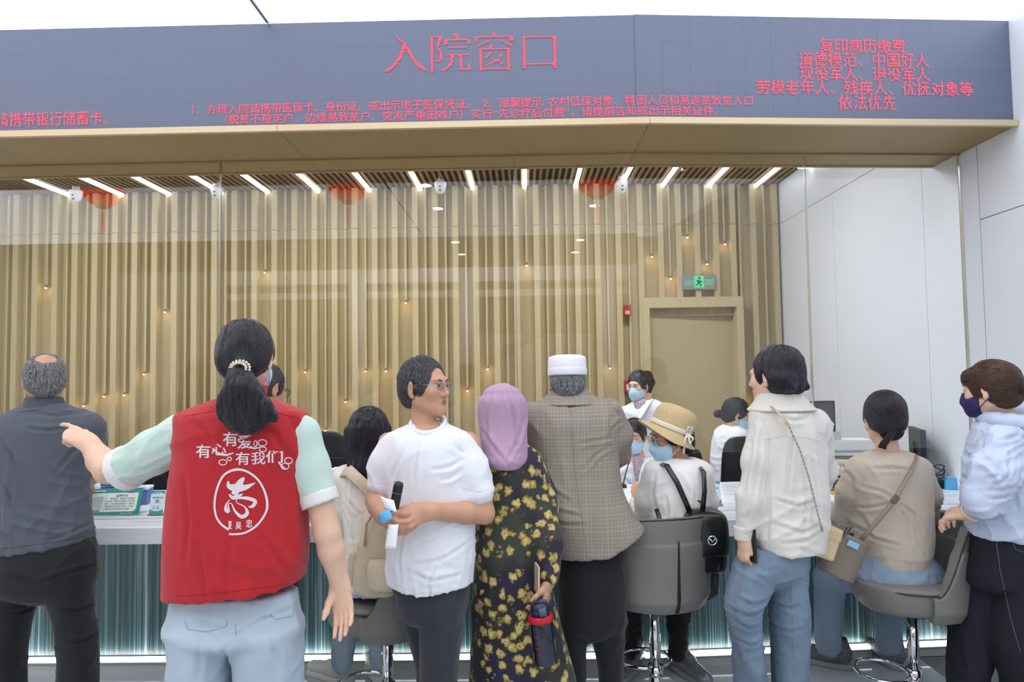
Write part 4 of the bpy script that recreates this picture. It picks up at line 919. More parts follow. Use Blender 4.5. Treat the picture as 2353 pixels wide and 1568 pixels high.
# --- woman in mauve headscarf and floral dress
def floral(name):
    N = NT(name); mp = N.coords((1, 1, 1)); vo = N.n('ShaderNodeTexVoronoi', {'Scale': 25.0, 'Randomness': 1.0}); n0 = N.n('ShaderNodeTexNoise', {'Scale': 60.0, 'Detail': 2.0}); N.link(mp, 0, n0, 'Vector')
    ma = N.n('ShaderNodeVectorMath', operation='MULTIPLY_ADD'); N.link(n0, 'Color', ma, 0); ma.inputs[1].default_value = (.03, .03, .03); N.link(mp, 0, ma, 2); N.link(ma, 0, vo, 'Vector')
    r = N.ramp(vo, 'Distance', [(.40, (1, 1, 1)), (.47, (0, 0, 0))])
    pet = N.ramp(vo, 'Distance', [(.06, lin('6E5A22')), (.14, lin('D2C590')), (.28, lin('BCA45A')), (.42, lin('8A7434'))])
    big = N.n('ShaderNodeTexNoise', {'Scale': 5.0, 'Detail': 2.0}); N.link(mp, 0, big, 'Vector'); gr = N.ramp(big, 'Fac', [(.35, lin('1C1640')), (.5, lin('17141F')), (.64, lin('33382F'))])
    sel = N.ramp(big, 'Fac', [(.40, (0, 0, 0)), (.52, (1, 1, 1))]); mu = N.n('ShaderNodeMath', operation='MULTIPLY'); N.link(r, 'Color', mu, 0); mu.inputs[1].default_value = 1.0
    mx = N.n('ShaderNodeMix', data_type='RGBA'); N.link(mu, 0, mx, 'Factor'); N.t.links.new(gr.outputs['Color'], mx.inputs['A']); N.t.links.new(pet.outputs['Color'], mx.inputs['B']); N.t.links.new(mx.outputs['Result'], N.b.inputs['Base Color'])
    N.b.inputs['Roughness'].default_value = .7; N.b.inputs['Sheen Weight'].default_value = .2; wrinkle(N.m, 300, .1); return N.m
def woman_scarf():
    Y = 2.6; p = Person('woman in mauve headscarf and long dark floral dress, back turned', *at(1180, 1560, Y)[:2], 'mid')
    T = p.sethead((1154, 950, Y), 14, -6, 0, 1.0, (1160, 1030, Y))
    F = Field(.005); F.ell(T(0, -.012, .028), T.r(.098, .116, .104), T.R, 0); F.loft(rows(Y, [(905, 1122, 1188, .06, -.005), (920, 1105, 1204, .092, -.01), (955, 1100, 1210, .098, -.01), (1000, 1103, 1211, .10, -.02), (1035, 1108, 1212, .105, -.03), (1058, 1114, 1210, .10, -.045), (1076, 1135, 1196, .07, -.06)]), .04)
    F.ell(T(0, .13, -.03), T.r(.06, .07, .075), T.R, .01, 's'); p.put('headscarf', F, cloth('scarf_mauve', 'B192AC', .08), (.004, (16, 16, 9), 5), None, [[(1130, 900), (1118, 960), (1125, 1030)], [(1160, 890), (1180, 950), (1190, 1040)], [(1110, 990), (1140, 1030), (1165, 1060)], [(1205, 960), (1190, 1010), (1170, 1050)]], Y - .08)
    p.eyes(lips='9c6557')
    m = floral('floral_print'); F = Field(.0075)
    F.loft(rows(Y, [(1012, 1135, 1200, .06), (1035, 1128, 1212, .085), (1058, 1118, 1225, .105), (1100, 1106, 1236, .12), (1160, 1098, 1240, .125), (1230, 1096, 1245, .13), (1320, 1092, 1262, .15), (1420, 1088, 1284, .15), (1500, 1085, 1305, .15), (1568, 1082, 1322, .15), (ypx(1205, Y, FZ + .03), 1078, 1345, .16)]), .03)
    F.chain([V(1212, 1065, Y), V(1243, 1160, Y), V(1258, 1250, Y - .09), V(1262, 1325, Y - .15)], [.058, .058, .052, .034], .035); F.chain([V(1130, 1070, Y), V(1108, 1170, Y + .04), V(1125, 1250, Y + .2)], [.052, .05, .042], .03)
    p.put('dress', F, m, (.008, (8, 8, 2.4), 23))
    S, E, Wr = p.arm((1212, 1065, Y), (1255, 1220, Y - .06), (1262, 1330, Y - .15), fine=1); hand(p.F, Wr, at(1252, 1390, Y - .17) - Wr, (-1, .2, 0), (-.35, -1, 0), .55, (.5, .3, .4), .92, .03)
    S, E, Wr = p.arm((1130, 1070, Y), (1108, 1190, Y + .05), (1130, 1255, Y + .25), fine=1); hand(p.F, Wr, (.3, 1, 0), (0, 0, -1), (1, 0, 0), .5)
    p.core((1170, 1300, Y), (1168, 1070, Y), [(at(1140, 1320, Y), at(1140, 1560, Y), at(1150, 1690, Y)), (at(1215, 1320, Y), at(1215, 1560, Y), at(1215, 1690, Y))])
    a, b = at(1150, 1600, Y), at(1225, 1600, Y); p.shoes([(a[0], a[1], FZ, 10), (b[0], b[1], FZ, -5)], mat('shoe_black', '1b1b1d', .5), mat('sole_black', '2a2a2c', .6)); p.finish()

# --- man in white cap and plaid jacket
def plaid(name):
    N = NT(name); mp = N.coords((1, 1, 1)); sx = N.n('ShaderNodeSeparateXYZ'); N.link(mp, 0, sx, 0)
    def band(out, freq, w, ph=0):
        a = N.n('ShaderNodeMath', operation='MULTIPLY_ADD'); N.link(sx, out, a, 0); a.inputs[1].default_value = freq; a.inputs[2].default_value = ph; b = N.n('ShaderNodeMath', operation='FRACT'); N.link(a, 0, b, 0); c = N.n('ShaderNodeMath', operation='LESS_THAN'); N.link(b, 0, c, 0); c.inputs[1].default_value = w; return c
    col = None; base = lin('918A80')
    cur = N.n('ShaderNodeRGB'); cur.outputs[0].default_value = (*base, 1); co = cur.outputs[0]
    for out, fr, w, ph, c, f in (('X', 26, .10, 0, 'A79C88', .35), ('Z', 24, .10, 0, 'A79C88', .35), ('X', 78, .3, .45, '7A746C', .35), ('Z', 72, .3, .45, '7A746C', .35), ('X', 13, .05, .2, 'AFA38C', .4), ('Z', 12, .05, .2, 'AFA38C', .4)):
        bd = band(out, fr, w, ph); s = N.n('ShaderNodeMath', operation='MULTIPLY'); N.link(bd, 0, s, 0); s.inputs[1].default_value = f
        mx = N.n('ShaderNodeMix', data_type='RGBA'); N.link(s, 0, mx, 'Factor'); N.t.links.new(co, mx.inputs['A']); mx.inputs['B'].default_value = (*lin(c), 1); co = mx.outputs['Result']
    nz = N.n('ShaderNodeTexNoise', {'Scale': 420.0, 'Detail': 1.0}); N.link(mp, 0, nz, 'Vector'); N.bump(nz, 'Fac', .2, .001)
    N.t.links.new(co, N.b.inputs['Base Color']); N.b.inputs['Roughness'].default_value = .85; wrinkle(N.m, 420, .2); return N.m
def man_blazer():
    Y = 2.75; p = Person('man in white cap and grey plaid jacket leaning over the counter', *at(1355, 1540, Y)[:2], 'mid')
    T = p.sethead((1303, 878, Y + .02), 6, -8, 0, 1.0, (1308, 935, Y))
    F = Field(.004); p.haircap(F, .005, -.058); F.cut(T(0, 0, .035), T.R @ UP); p.hair(F, M_hgrey, .001, freq=(90, 90, 50), flow='short', n=2500, step=.004, steps=4, rad=.0007, jit=.5)
    b = MB(); n = 40; v = []
    prof = [(.094, .012), (.097, .03), (.097, .062), (.096, .086), (.09, .098), (.07, .104), (.03, .107), (.001, .107)]
    c = T(0, -.018, .018); R = T.R @ _rx(.10)
    R = R * .86; b.lathe([(.088, .012)] + prof, n, c, R @ np.diag([.92, 1.1, 1])); o = p.mb('cap', b, cloth('cap_white', 'E8E9EE', .02)); 
    b = MB(); b.lathe([(.0975, .010), (.0995, .016), (.0995, .040), (.0975, .044)], n, c, R @ np.diag([.925, 1.105, 1])); p.mb('cap_band', b, cloth('cap_band_white', 'DEDFE4', .02), o)
    m = plaid('plaid_wool'); F = Field(.0072)
    F.loft(rows(Y, [(905, 1268, 1352, .065, .03), (922, 1238, 1388, .09, .02), (942, 1212, 1412, .115, .01), (975, 1205, 1420, .125), (1040, 1212, 1420, .13), (1120, 1232, 1428, .135, -.01), (1180, 1244, 1455, .14, -.02), (1230, 1262, 1490, .145, -.02), (1300, 1280, 1512, .15, -.02)]), .03, 2.4)
    F.chain([V(1400, 945, Y), V(1420, 1000, Y + .03), V(1418, 1042, Y + .10)], [.052, .056, .054], .03); F.cone(V(1418, 1042, Y + .10), V(1400, 1075, Y + .36), .052, .04, .02)
    F.chain([V(1222, 960, Y), V(1222, 1060, Y + .08), V(1250, 1120, Y + .34)], [.056, .056, .042], .03)
    a, b_ = V(1285, 1294, Y - .14), V(1400, 1280, Y - .14); d = b_ - a; F.cut(a, (d[2], 0, -d[0])); a, b_ = V(1400, 1280, Y - .14), V(1496, 1226, Y - .14); d = b_ - a; F.cut(a, (d[2], 0, -d[0]))
    F.cone(V(1452, 1110, Y - .16), V(1462, 1210, Y - .17), .006, .004, .002, op='s')
    j = p.put('jacket', F, m, (.006, (7, 7, 4), 37), None, [[(1404, 1008), (1360, 1015), (1325, 1020)], [(1404, 1028), (1370, 1045), (1340, 1080)], [(1232, 1150), (1280, 1170), (1330, 1182)], [(1245, 1190), (1300, 1202), (1340, 1200)], [(1410, 935), (1430, 958), (1436, 970)], [(1408, 990), (1425, 975), (1438, 972)], [(1290, 920), (1310, 935), (1340, 928)], [(1250, 1080), (1275, 1130), (1310, 1150)]], Y - .12)
    js = cloth('plaid_seam', '857e75')
    for q in ([(1400, 915), (1398, 960), (1402, 1010), (1408, 1048)], [(1450, 1118), (1462, 1165), (1478, 1195), (1496, 1205)], [(1312, 930), (1318, 1060), (1335, 1180), (1350, 1284)]): p.seam(j, q, .001, js)
    F = Field(.005); c = V(1309, 905, Y); F.loft([(*(c + (0, 0.01, -.045)), .128, .112), (*(c + (0, .025, .0)), .086, .082), (*(c + (0, .03, .028)), .074, .070)], 0); F.loft([(*(c + (0, .04, .005)), .058, .055), (*(c + (0, .04, .05)), .06, .058)], .004, op='s'); p.put('collar', F, m, None, j)
    S, E, Wr = p.arm((1400, 945, Y), (1418, 1042, Y + .1), (1400, 1078, Y + .42), fine=1); hand(p.F, Wr, (-.3, .9, -.3), (0, 0, -1), (-1, 0, 0), .4)
    S, E, Wr = p.arm((1222, 960, Y), (1225, 1080, Y + .1), (1255, 1128, Y + .42), fine=1); hand(p.F, Wr, (.3, .9, -.1), (0, 0, -1), (1, 0, 0), .4)
    p.core((1350, 1290, Y), (1318, 1000, Y))
    standing_legs(p, Y, [(1240, 1282, 1432, .12), (1300, 1280, 1434, .135), (1400, 1283, 1434, .13), (1430, 1284, 1434, .12)], [(1400, 1282, 1362, .1), (1480, 1286, 1348, .09), (1568, 1292, 1346, .08)], [(1400, 1352, 1435, .1), (1480, 1362, 1434, .09), (1568, 1374, 1432, .08)], cloth('black_slacks', '101017', wb=.05), fo=(.006, (8, 8, 3), 3)); p.finish()

# --- woman in loose white shirt and jeans
def denim(name, c, lo=.14):
    if name in MATS: return MATS[name]
    m = mat(name, c, .85, var=lo, scale=(9, 9, 3)); wrinkle(m, 420, .15, .35, (18, 18, 12)); return m
def woman_shirt():
    Y = 2.6; p = Person('woman with black bob in loose white shirt and blue jeans, standing at the counter', *at(1775, 1520, Y)[:2], 'fair', .0045)
    T = p.sethead((1777, 866, Y), 64, -2, 0, 1.0, (1790, 935, Y), .047)
    p.eyes(lips='b07468')
    F = Field(.004); p.haircap(F, .016, -.062, ears=False, vol=(0, -.01, .004)); F.ell(T(0, -.050, -.018), T.r(.092, .070, .056), T.R, .03); F.ell(T(0, .128, -.055), T.r(.11, .11, .10), T.R, .012, 's'); F.ell(T(-.1, .012, -.03), T.r(.035, .030, .045), T.R, .012, 's')
    for q, zz in ((-1, -.052), (0, -.060), (1, -.052)): F.cone(T(q * .055, -.09, -.03), T(q * .065, -.118, zz), .026, .010, .02)
    p.hair(F, M_hblack, .0024, freq=(75, 75, 9), n=4500, steps=9, step=.016, rad=.0009, jit=.15)
    b = MB(); b.lathe([(.001, -.004), (.004, 0), (.001, .004)], 8, T(-.086, .002, -.044)); p.mb('earring', b, M_gold)
    m = cloth('white_linen', 'D5D2CB', .06, .9, 260, .25); F = Field(.0072)
    F.loft(rows(Y, [(918, 1742, 1846, .065), (935, 1732, 1862, .085), (955, 1730, 1872, .105), (1000, 1728, 1886, .125), (1100, 1730, 1893, .135), (1200, 1722, 1894, .145), (1260, 1735, 1884, .15), (1288, 1748, 1872, .15)]), .03)
    F.chain([V(1756, 968, Y - .02), V(1741, 1060, Y - .05), V(1726, 1150, Y - .06), V(1713, 1222, Y - .06)], [.054, .052, .050, .036], .03)
    F.chain([V(1872, 975, Y + .02), V(1885, 1080, Y + .1), V(1880, 1130, Y + .24)], [.056, .055, .042], .03)
    F.cut(V(1800, 1283, Y - .14), (0, 0, -1)); F.cut(V(1745, 1262, Y), (-.9, 0, -1)); F.cut(V(1880, 1268, Y), (.9, 0, -1))
    sh = p.put('shirt', F, m, (.0075, (11, 11, 4), 17), None, [[(1748, 985), (1730, 1080), (1714, 1195)], [(1762, 990), (1745, 1090), (1724, 1205)], [(1738, 1020), (1718, 1120), (1702, 1205)], [(1822, 1010), (1812, 1100), (1800, 1200)], [(1772, 1090), (1774, 1180), (1768, 1262)], [(1850, 1050), (1852, 1150), (1840, 1245)], [(1785, 1150), (1830, 1162), (1872, 1150)], [(1780, 1205), (1840, 1222), (1884, 1205)], [(1795, 1248), (1850, 1240), (1880, 1225)], [(1868, 1060), (1878, 1120), (1884, 1180)], [(1790, 960), (1830, 968), (1865, 962)]], Y - .13)
    F = Field(.005); c = V(1795, 918, Y); F.loft([(*(c + (0, 0, -.042)), .128, .116), (*(c + (0, 0, -.012)), .100, .094), (*(c + (-.004, .0, .026)), .078, .074)], 0); F.loft([(*(c + (-.005, .0, -.005)), .058, .056), (*(c + (-.008, .0, .05)), .06, .058)], .004, op='s'); p.put('collar', F, m, (.002, (12, 12, 9), 6), sh)
    sm = cloth('linen_seam', 'C9C6BE')
    for q in ([(1752, 1012), (1800, 1003), (1850, 1005), (1886, 1016)], [(1752, 960), (1768, 1010), (1766, 1080), (1745, 1180)], [(1822, 1006), (1818, 1060), (1812, 1120)], [(1700, 1216), (1728, 1222)]): p.seam(sh, q, .0009, sm)
    c = V(1709, 1228, Y - .06); F = Field(.005); F.cone(c + UP * .025, c - UP * .022, .036, .032, 0); F.cut(c - UP * .022, -UP); F.cut(c + UP * .03, UP); F.cone(c - UP * .02, c - UP * .06, .024, .026, .002, op='s'); p.put('cuff', F, m, None, sh)
    S, E, Wr = p.arm((1760, 968, Y), (1734, 1120, Y - .05), (1711, 1238, Y - .06), fine=1); hand(p.F, Wr, at(1707, 1290, Y - .06) - Wr, (.8, .3, 0), (.2, -.8, 0), .75, (.4, .3, .5), .9, .02)
    S, E, Wr = p.arm((1872, 975, Y), (1885, 1080, Y + .1), (1878, 1135, Y + .3), fine=1); hand(p.F, Wr, (-.2, 1, 0), (0, 0, -1), (-1, 0, 0), .4)
    p.core((1775, 1280, Y), (1795, 1000, Y))
    tr = standing_legs(p, Y, [(1250, 1708, 1850, .12), (1285, 1698, 1850, .13), (1312, 1688, 1849, .125)], [(1300, 1690, 1778, .11, -.03), (1340, 1676, 1774, .105, -.04), (1380, 1667, 1755, .1, -.05), (1420, 1671, 1747, .092, -.05), (1480, 1682, 1750, .088, -.03), (1568, 1689, 1758, .085)], [(1300, 1760, 1850, .105), (1345, 1768, 1851, .1), (1400, 1771, 1853, .095), (1480, 1775, 1857, .09), (1568, 1778, 1853, .085)], denim('mid_denim', '71859A', .22), fo=(.006, (9, 9, 6), 29), shoe=('e2e2e0', 'efefef'), toe=20, cr=[[(1692, 1372), (1725, 1382), (1758, 1374)], [(1676, 1398), (1710, 1406), (1752, 1394)], [(1680, 1422), (1715, 1436), (1752, 1428)], [(1772, 1345), (1740, 1322), (1710, 1312)], [(1772, 1390), (1810, 1402), (1846, 1394)], [(1775, 1350), (1810, 1335), (1845, 1330)], [(1690, 1470), (1720, 1478), (1752, 1470)], [(1780, 1450), (1815, 1458), (1850, 1448)]])
    ds = cloth('mid_denim_stitch', '8b7a62')
    for q in ([(1706, 1290), (1690, 1360), (1684, 1420), (1698, 1500), (1708, 1560)], [(1712, 1290), (1697, 1360), (1691, 1420), (1705, 1500), (1715, 1560)], [(1816, 1330), (1820, 1420), (1826, 1560)]): p.seam(tr, q, .001, ds)
    p.finish()

# --- woman with purple mask at the right edge
def woman_right():
    Y = 2.65; p = Person('woman in purple mask and pale blue hooded jacket at the right edge', *at(2300, 1520, Y)[:2], 'fair', .0045)
    T = p.sethead((2274, 896, Y), 74, -4, 0, 1.0, (2312, 968, Y), .047)
    p.eyes(); p.mask('2A2057', True)
    F = Field(.004); p.haircap(F, .014, -.065, ears=False); F.ell(T(0, .132, -.065), T.r(.10, .115, .095), T.R, .012, 's')
    for q in (-1, 1): F.ell(T(q * .1, .010, -.028), T.r(.03, .03, .04), T.R, .01, 's')
    F.ell(T(0, .078, .056), T.r(.055, .022, .035), T.R, .02); F.chain([T(0, -.10, -.02), T(0, -.125, -.015)], [.03, .016], .02); p.hair(F, M_hbrown, .0025, flow='tie', tie=T(0, -.13, -.014), n=4500, steps=8, step=.018, rad=.0009, jit=.18)
    F = Field(.004); F.ell(T(0, -.155, -.012), T.r(.026, .03, .028), T.R, 0); F.chain([T(0, -.17, -.02), T(.0, -.19, -.045)], [.014, .004], .015); p.hair(F, M_hbrown, .003, name='hair_bun', n=800, steps=5, step=.008)
    b = MB(); b.lathe([(.021, -.006), (.024, 0), (.021, .006)], 16, T(0, -.127, -.014), T.R @ _rx(PI / 2)); p.mb('hair_tie', b, M_black)
    m = cloth('pale_blue_nylon', 'C6D2EA', .04, .55, 120, .1, .05); F = Field(.0072)
    F.loft(rows(Y, [(962, 2270, 2352, .075), (985, 2250, 2385, .10), (1020, 2240, 2412, .13), (1100, 2232, 2430, .15), (1180, 2232, 2430, .15), (1218, 2236, 2424, .145), (1232, 2240, 2420, .14)]), .03, yaw=0)
    F.ell(V(2352, 985, Y), (.085, .10, .045), None, .03)
    F.chain([V(2312, 1020, Y - .10), V(2285, 1090, Y - .14), V(2258, 1146, Y - .13), V(2246, 1152, Y - .10)], [.07, .074, .060, .046], .03)
    F.chain([V(2330, 1020, Y + .12), V(2300, 1100, Y + .17), V(2240, 1160, Y + .14)], [.065, .06, .04], .03)
    j = p.put('jacket', F, m, (.009, (9, 9, 9), 51), None, [[(2300, 1040), (2275, 1080), (2255, 1112)], [(2322, 1060), (2295, 1110), (2268, 1130)], [(2305, 1098), (2270, 1118), (2248, 1122)], [(2290, 1130), (2262, 1140), (2246, 1140)], [(2342, 1080), (2330, 1130), (2338, 1180)], [(2335, 1180), (2300, 1195), (2262, 1200)], [(2300, 1010), (2320, 1000), (2345, 1004)], [(2270, 1060), (2258, 1085), (2246, 1095)], [(2280, 1160), (2275, 1190), (2268, 1218)]], Y - .13)
    F = Field(.006); c = V(2326, 958, Y); 
    pts = ringpts(c, .10, .10, 0, 2 * PI, 15, -.15); F.chain(pts, [.026] * 15, .01); p.put('hood', F, m, (.005, (12, 12, 12), 6), j)
    b = MB(); b.tube([V(2262, 1005, Y - .12), V(2252, 1100, Y - .13), V(2250, 1215, Y - .13)], .003, 6); p.mb('zip', b, mat('zip_blue', '9FB0D2', .4), j)
    S, E, Wr = p.arm((2312, 1020, Y - .1), (2262, 1152, Y - .13), (2226, 1182, Y - .06), (.042, .039, .026), fine=2); hand(p.F, Wr, at(2190, 1186, Y - .02) - Wr, (0, .2, -1), (.1, 1, .1), .5, (.5, .3, .2), .92, .03)
    S, E, Wr = p.arm((2330, 1020, Y + .12), (2300, 1110, Y + .17), (2230, 1168, Y + .12), fine=1); hand(p.F, Wr, (-1, -.2, -.1), (0, 0, -1), (0, -1, 0), .5, sc=.92)
    b = MB(); d = nrm(Wr - E); q = at(2231, 1178, Y - .068); ax = nrm(at(2226, 1182, Y - .06) - at(2262, 1152, Y - .13)); zz = np.cross(ax, UP); zz = nrm(zz); yy = np.cross(zz, ax)
    b.tube([q + zz * .033 * math.cos(a) + yy * .033 * math.sin(a) for a in np.linspace(0, 2 * PI, 20, endpoint=False)], .0045, 8, True); p.mb('bracelet', b, mat('jade', 'BFD3C8', .2))
    p.core((2320, 1230, Y), (2320, 1040, Y))
    tr = standing_legs(p, Y, [(1205, 2262, 2400, .10), (1232, 2244, 2414, .125), (1260, 2238, 2420, .14), (1330, 2228, 2420, .14)], [(1310, 2226, 2330, .11, .05), (1390, 2202, 2302, .1, .07), (1460, 2190, 2280, .095, .07), (1540, 2187, 2262, .085, .06), (1575, 2188, 2260, .08, .06)], [(1310, 2300, 2420, .11, -.06), (1400, 2290, 2420, .1, -.06), (1480, 2288, 2410, .095, -.06), (1568, 2310, 2412, .09, -.06)], denim('dark_denim', '12131F', .2), fo=(.006, (9, 9, 4), 33), shoe=('c9c9c4', 'e4e4e0'), toe=90)
    for q in ([(2288, 1236), (2298, 1310), (2322, 1420), (2345, 1500)], [(2325, 1236), (2333, 1262), (2352, 1270)]): p.seam(tr, q, .0014, cloth('dark_stitch', '5b5a6a'))
    p.finish()
for fn in (man_polo, volunteer, man_hidden, man_tee, woman_scarf, man_blazer, woman_shirt, woman_right): fn()
# ------------------------------------------------------------------ seated visitors
def seated_legs(p, name, m, hips, legs, r=(.085, .068, .052), fo=(.006, (10, 10, 7), 3), res=.0075, core=True):
    """hips: loft rows ready made; legs: lists of world points hip, knee, ankle"""
    F = Field(res); F.loft(hips, .03)
    for L in legs:
        F.chain(L, list(r[:len(L)]) if len(L) == 3 else r, .03); F.cut(L[-1] - UP * .0, (0, 0, -1)) if 0 else None
        p.C.chain(L, [.05, .042, .03], .01)
    return p.put(name, F, m, fo)
def girl():
    Y = 2.75; p = Person('young woman with long black hair and beige backpack seated on a stool', *at(870, 1350, Y)[:2], 'fair', .005)
    T = p.sethead((848, 1000, Y), -8, -8, 0, .98, (850, 1075, Y), .046)
    F = Field(.0042); p.haircap(F, .016, -.30, ears=False); F.loft(rows(Y, [(985, 797, 892, .09), (1030, 796, 898, .085, -.02), (1070, 800, 900, .06, -.06), (1095, 806, 902, .045, -.075), (1112, 838, 900, .03, -.085), (1128, 862, 896, .018, -.085)]), .03)
    F.ell(T(0, .135, -.06), T.r(.085, .10, .12), T.R, .012, 's'); p.hair(F, M_hblack, .0035, freq=(80, 80, 5), n=4500, steps=10, step=.02, rad=.0009, jit=.12)
    for i in range(10):
        b = MB(); x0 = 808 + i * 9.5; pts = [V(x0 + 3 * math.sin(i), 1040, Y - .09), V(x0 + 4, 1075, Y - .115), V(x0 + 8 * math.sin(i * 2.1), 1100 + (i % 3) * 12, Y - .118)]; b.tube(pts, [.004, .0045, .0008], 6); p.mb('hair_lock', b, M_hblack)
    p.eyes()
    m = cloth('cream_jacket', 'E2DED4', .04); F = Field(.0072)
    F.loft(rows(Y, [(1058, 815, 890, .06), (1074, 795, 912, .085), (1092, 782, 925, .105), (1140, 788, 930, .12), (1220, 795, 930, .13), (1300, 797, 935, .14), (1345, 797, 938, .145)]), .03)
    F.chain([V(792, 1098, Y), V(785, 1170, Y + .05), V(792, 1235, Y + .12)], [.05, .05, .046], .03); F.cone(V(792, 1235, Y + .12), V(830, 1200, Y + .38), .044, .036, .02)
    F.chain([V(918, 1098, Y), V(930, 1170, Y + .05), V(925, 1235, Y + .12)], [.05, .05, .046], .03); F.cone(V(925, 1235, Y + .12), V(890, 1200, Y + .38), .044, .036, .02)
    p.put('jacket', F, m, (.006, (9, 9, 5), 61), None, [[(798, 1105), (800, 1150), (830, 1182)], [(786, 1180), (800, 1205), (806, 1240)], [(790, 1130), (796, 1165), (800, 1190)]], Y - .1)
    for a, t in (((792, 1098, Y), 1), ((918, 1098, Y), -1)):
        S, E, Wr = p.arm(a, (792 if t > 0 else 925, 1235, Y + .12), (835 if t > 0 else 888, 1197, Y + .43), fine=1); hand(p.F, Wr, (t * .3, 1, -.1), (0, 0, -1), (t, 0, 0), .4, sc=.9)
    hp = [(*(at(870, 1352, Y + .02)), .17, .15), (*(at(868, 1310, Y + .02)), .165, .14), (*(at(866, 1275, Y)), .14, .12)]
    K = [[V(845, 1330, Y + .05), V(800, 1350, Y + .36), V(787, 1522, 3.20)], [V(895, 1330, Y + .05), V(872, 1350, Y + .38), V(874, 1515, 3.24)]]
    seated_legs(p, 'jeans', denim('light_blue_denim', 'A9BCCD', .12), hp, K, (.08, .064, .05))
    f1 = atz(775, 1562, FZ); f2 = atz(866, 1552, FZ)
    p.shoes([(f1[0], f1[1], FZ, 62), (f2[0], f2[1], FZ, 30)], mat('sneaker_cream', 'E3E0D8', .6, var=.04), mat('sneaker_sole_cream', 'EDEBE4', .5), .92)
    p.core((868, 1330, Y), (852, 1120, Y)); p.finish()
def woman_hat():
    Y = 2.95; p = Person('woman in straw cloche hat, mask and white top seated sideways', *at(1540, 1350, Y)[:2], 'mid', .0042)
    T = p.sethead((1541, 1003, Y), 112, -8, 0, .98, (1562, 1068, Y), .046)
    p.eyes(); p.mask('BCE2F8'); p.glasses('C9CCD2', .025, .0018, metal=.4)
    F = Field(.0042); p.haircap(F, .008, -.06, ears=False); F.ell(T(0, .125, -.06), T.r(.09, .105, .10), T.R, .012, 's'); F.ell(T(0, -.07, -.06), T.r(.06, .04, .05), T.R, .02); p.hair(F, M_hblack, .0015, n=900)
    b = MB(); b.lathe([(.001, -.012), (.003, -.006), (.003, .002), (.001, .006)], 8, T(-.087, .0, -.050)); b.lathe([(.001, -.012), (.003, -.006), (.003, .002), (.001, .006)], 8, T(.087, .0, -.050)); p.mb('earring', b, M_chrome)
    # straw hat
    N = NT('straw'); mp = N.coords((1, 1, 1)); vo = N.n('ShaderNodeTexNoise', {'Scale': 280.0, 'Detail': 2.0}); N.link(mp, 0, vo, 'Vector'); r = N.ramp(vo, 'Fac', [(.35, lin('C0A679')), (.65, lin('D6C196'))]); N.link(r, 'Color', N.b, 'Base Color'); N.b.inputs['Roughness'].default_value = .9; N.bump(vo, 'Fac', .4, .003); ms = N.m
    c = T(0, -.012, .040); R = T.R @ _rx(math.radians(30)) @ _ry(math.radians(-6)) * .89; b = MB(); n = 48
    prof = [(.093, -.012), (.096, .0), (.096, .03), (.093, .065), (.086, .088), (.070, .104), (.042, .112), (.001, .114)]
    b.lathe([(.089, -.012)] + prof, n, c, R @ np.diag([.95, 1.1, 1])); h = p.mb('straw_hat', b, ms)
    b = MB(); v = []; L = 7
    for i in range(L):
        t = i / (L - 1)
        for k in range(n):
            a = 2 * PI * k / n; fr = math.sin(a); rr = .094 + t * (.034 + .026 * max(fr, 0)); z = -.008 - t * (.040 - .030 * max(fr, 0) ** 1.5 + .006 * abs(math.cos(a)))
            v.append(c + R @ (np.array([rr * .95 * math.cos(a), rr * 1.08 * math.sin(a), z])))
    nn = len(v); v += [q - R @ np.array([0, 0, .004]) for q in v]; f = []
    for i in range(L - 1):
        for k in range(n): k2 = (k + 1) % n; f.append((i * n + k, i * n + k2, (i + 1) * n + k2, (i + 1) * n + k)); f.append((nn + i * n + k, nn + (i + 1) * n + k, nn + (i + 1) * n + k2, nn + i * n + k2))
    for k in range(n): k2 = (k + 1) % n; f.append(((L - 1) * n + k, (L - 1) * n + k2, nn + (L - 1) * n + k2, nn + (L - 1) * n + k))
    b.add(v, f, True); p.mb('brim', b, ms, h)
    mr = cloth('ribbon_cream', 'E9E2CF', .03); b = MB(); b.lathe([(.0965, -.004), (.0978, 0), (.0982, .014), (.097, .018)], n, c, R @ np.diag([.955, 1.105, 1])); p.mb('ribbon', b, mr, h)
    k0 = c + R @ np.array([-.085, -.045, .008]); b = MB(); o = R @ np.array([-.008, 0, 0])
    b.tube([k0 + o, k0 + o * 2 + R @ np.array([0, .012, .03]), k0 + o * 2 + R @ np.array([0, -.012, .036]), k0 + o], [(.002, .006)] * 4, 6); b.tube([k0 + o, k0 + o * 2 + R @ np.array([0, -.03, -.012]), k0 + o * 2 + R @ np.array([0, -.03, -.045]), k0 + o], [(.002, .006)] * 4, 6)
    b.tube([k0 + o, k0 + o * 2.2 + R @ np.array([0, .005, -.03]), k0 + o * 3 + R @ np.array([0, -.012, -.095])], [(.002, .007)] * 3, 6); p.mb('bow', b, mr, h)
    m = cloth('white_jersey', 'F4F2F1', .02, .8, 420, .06); F = Field(.0072)
    F.loft(rows(Y, [(1050, 1528, 1592, .055), (1062, 1510, 1606, .078), (1080, 1496, 1616, .10), (1120, 1492, 1622, .115), (1180, 1496, 1623, .12), (1240, 1498, 1620, .13), (1290, 1492, 1626, .14)]), .03)
    F.chain([V(1506, 1085, Y), V(1488, 1150, Y + .03), V(1480, 1205, Y + .08)], [.05, .05, .046], .03); F.cone(V(1480, 1205, Y + .08), V(1462, 1158, Y + .36), .045, .034, .02)
    F.chain([V(1612, 1085, Y), V(1622, 1150, Y + .05), V(1616, 1210, Y + .14)], [.048, .046, .042], .03); F.cone(V(1616, 1210, Y + .14), V(1560, 1165, Y + .36), .04, .032, .02)
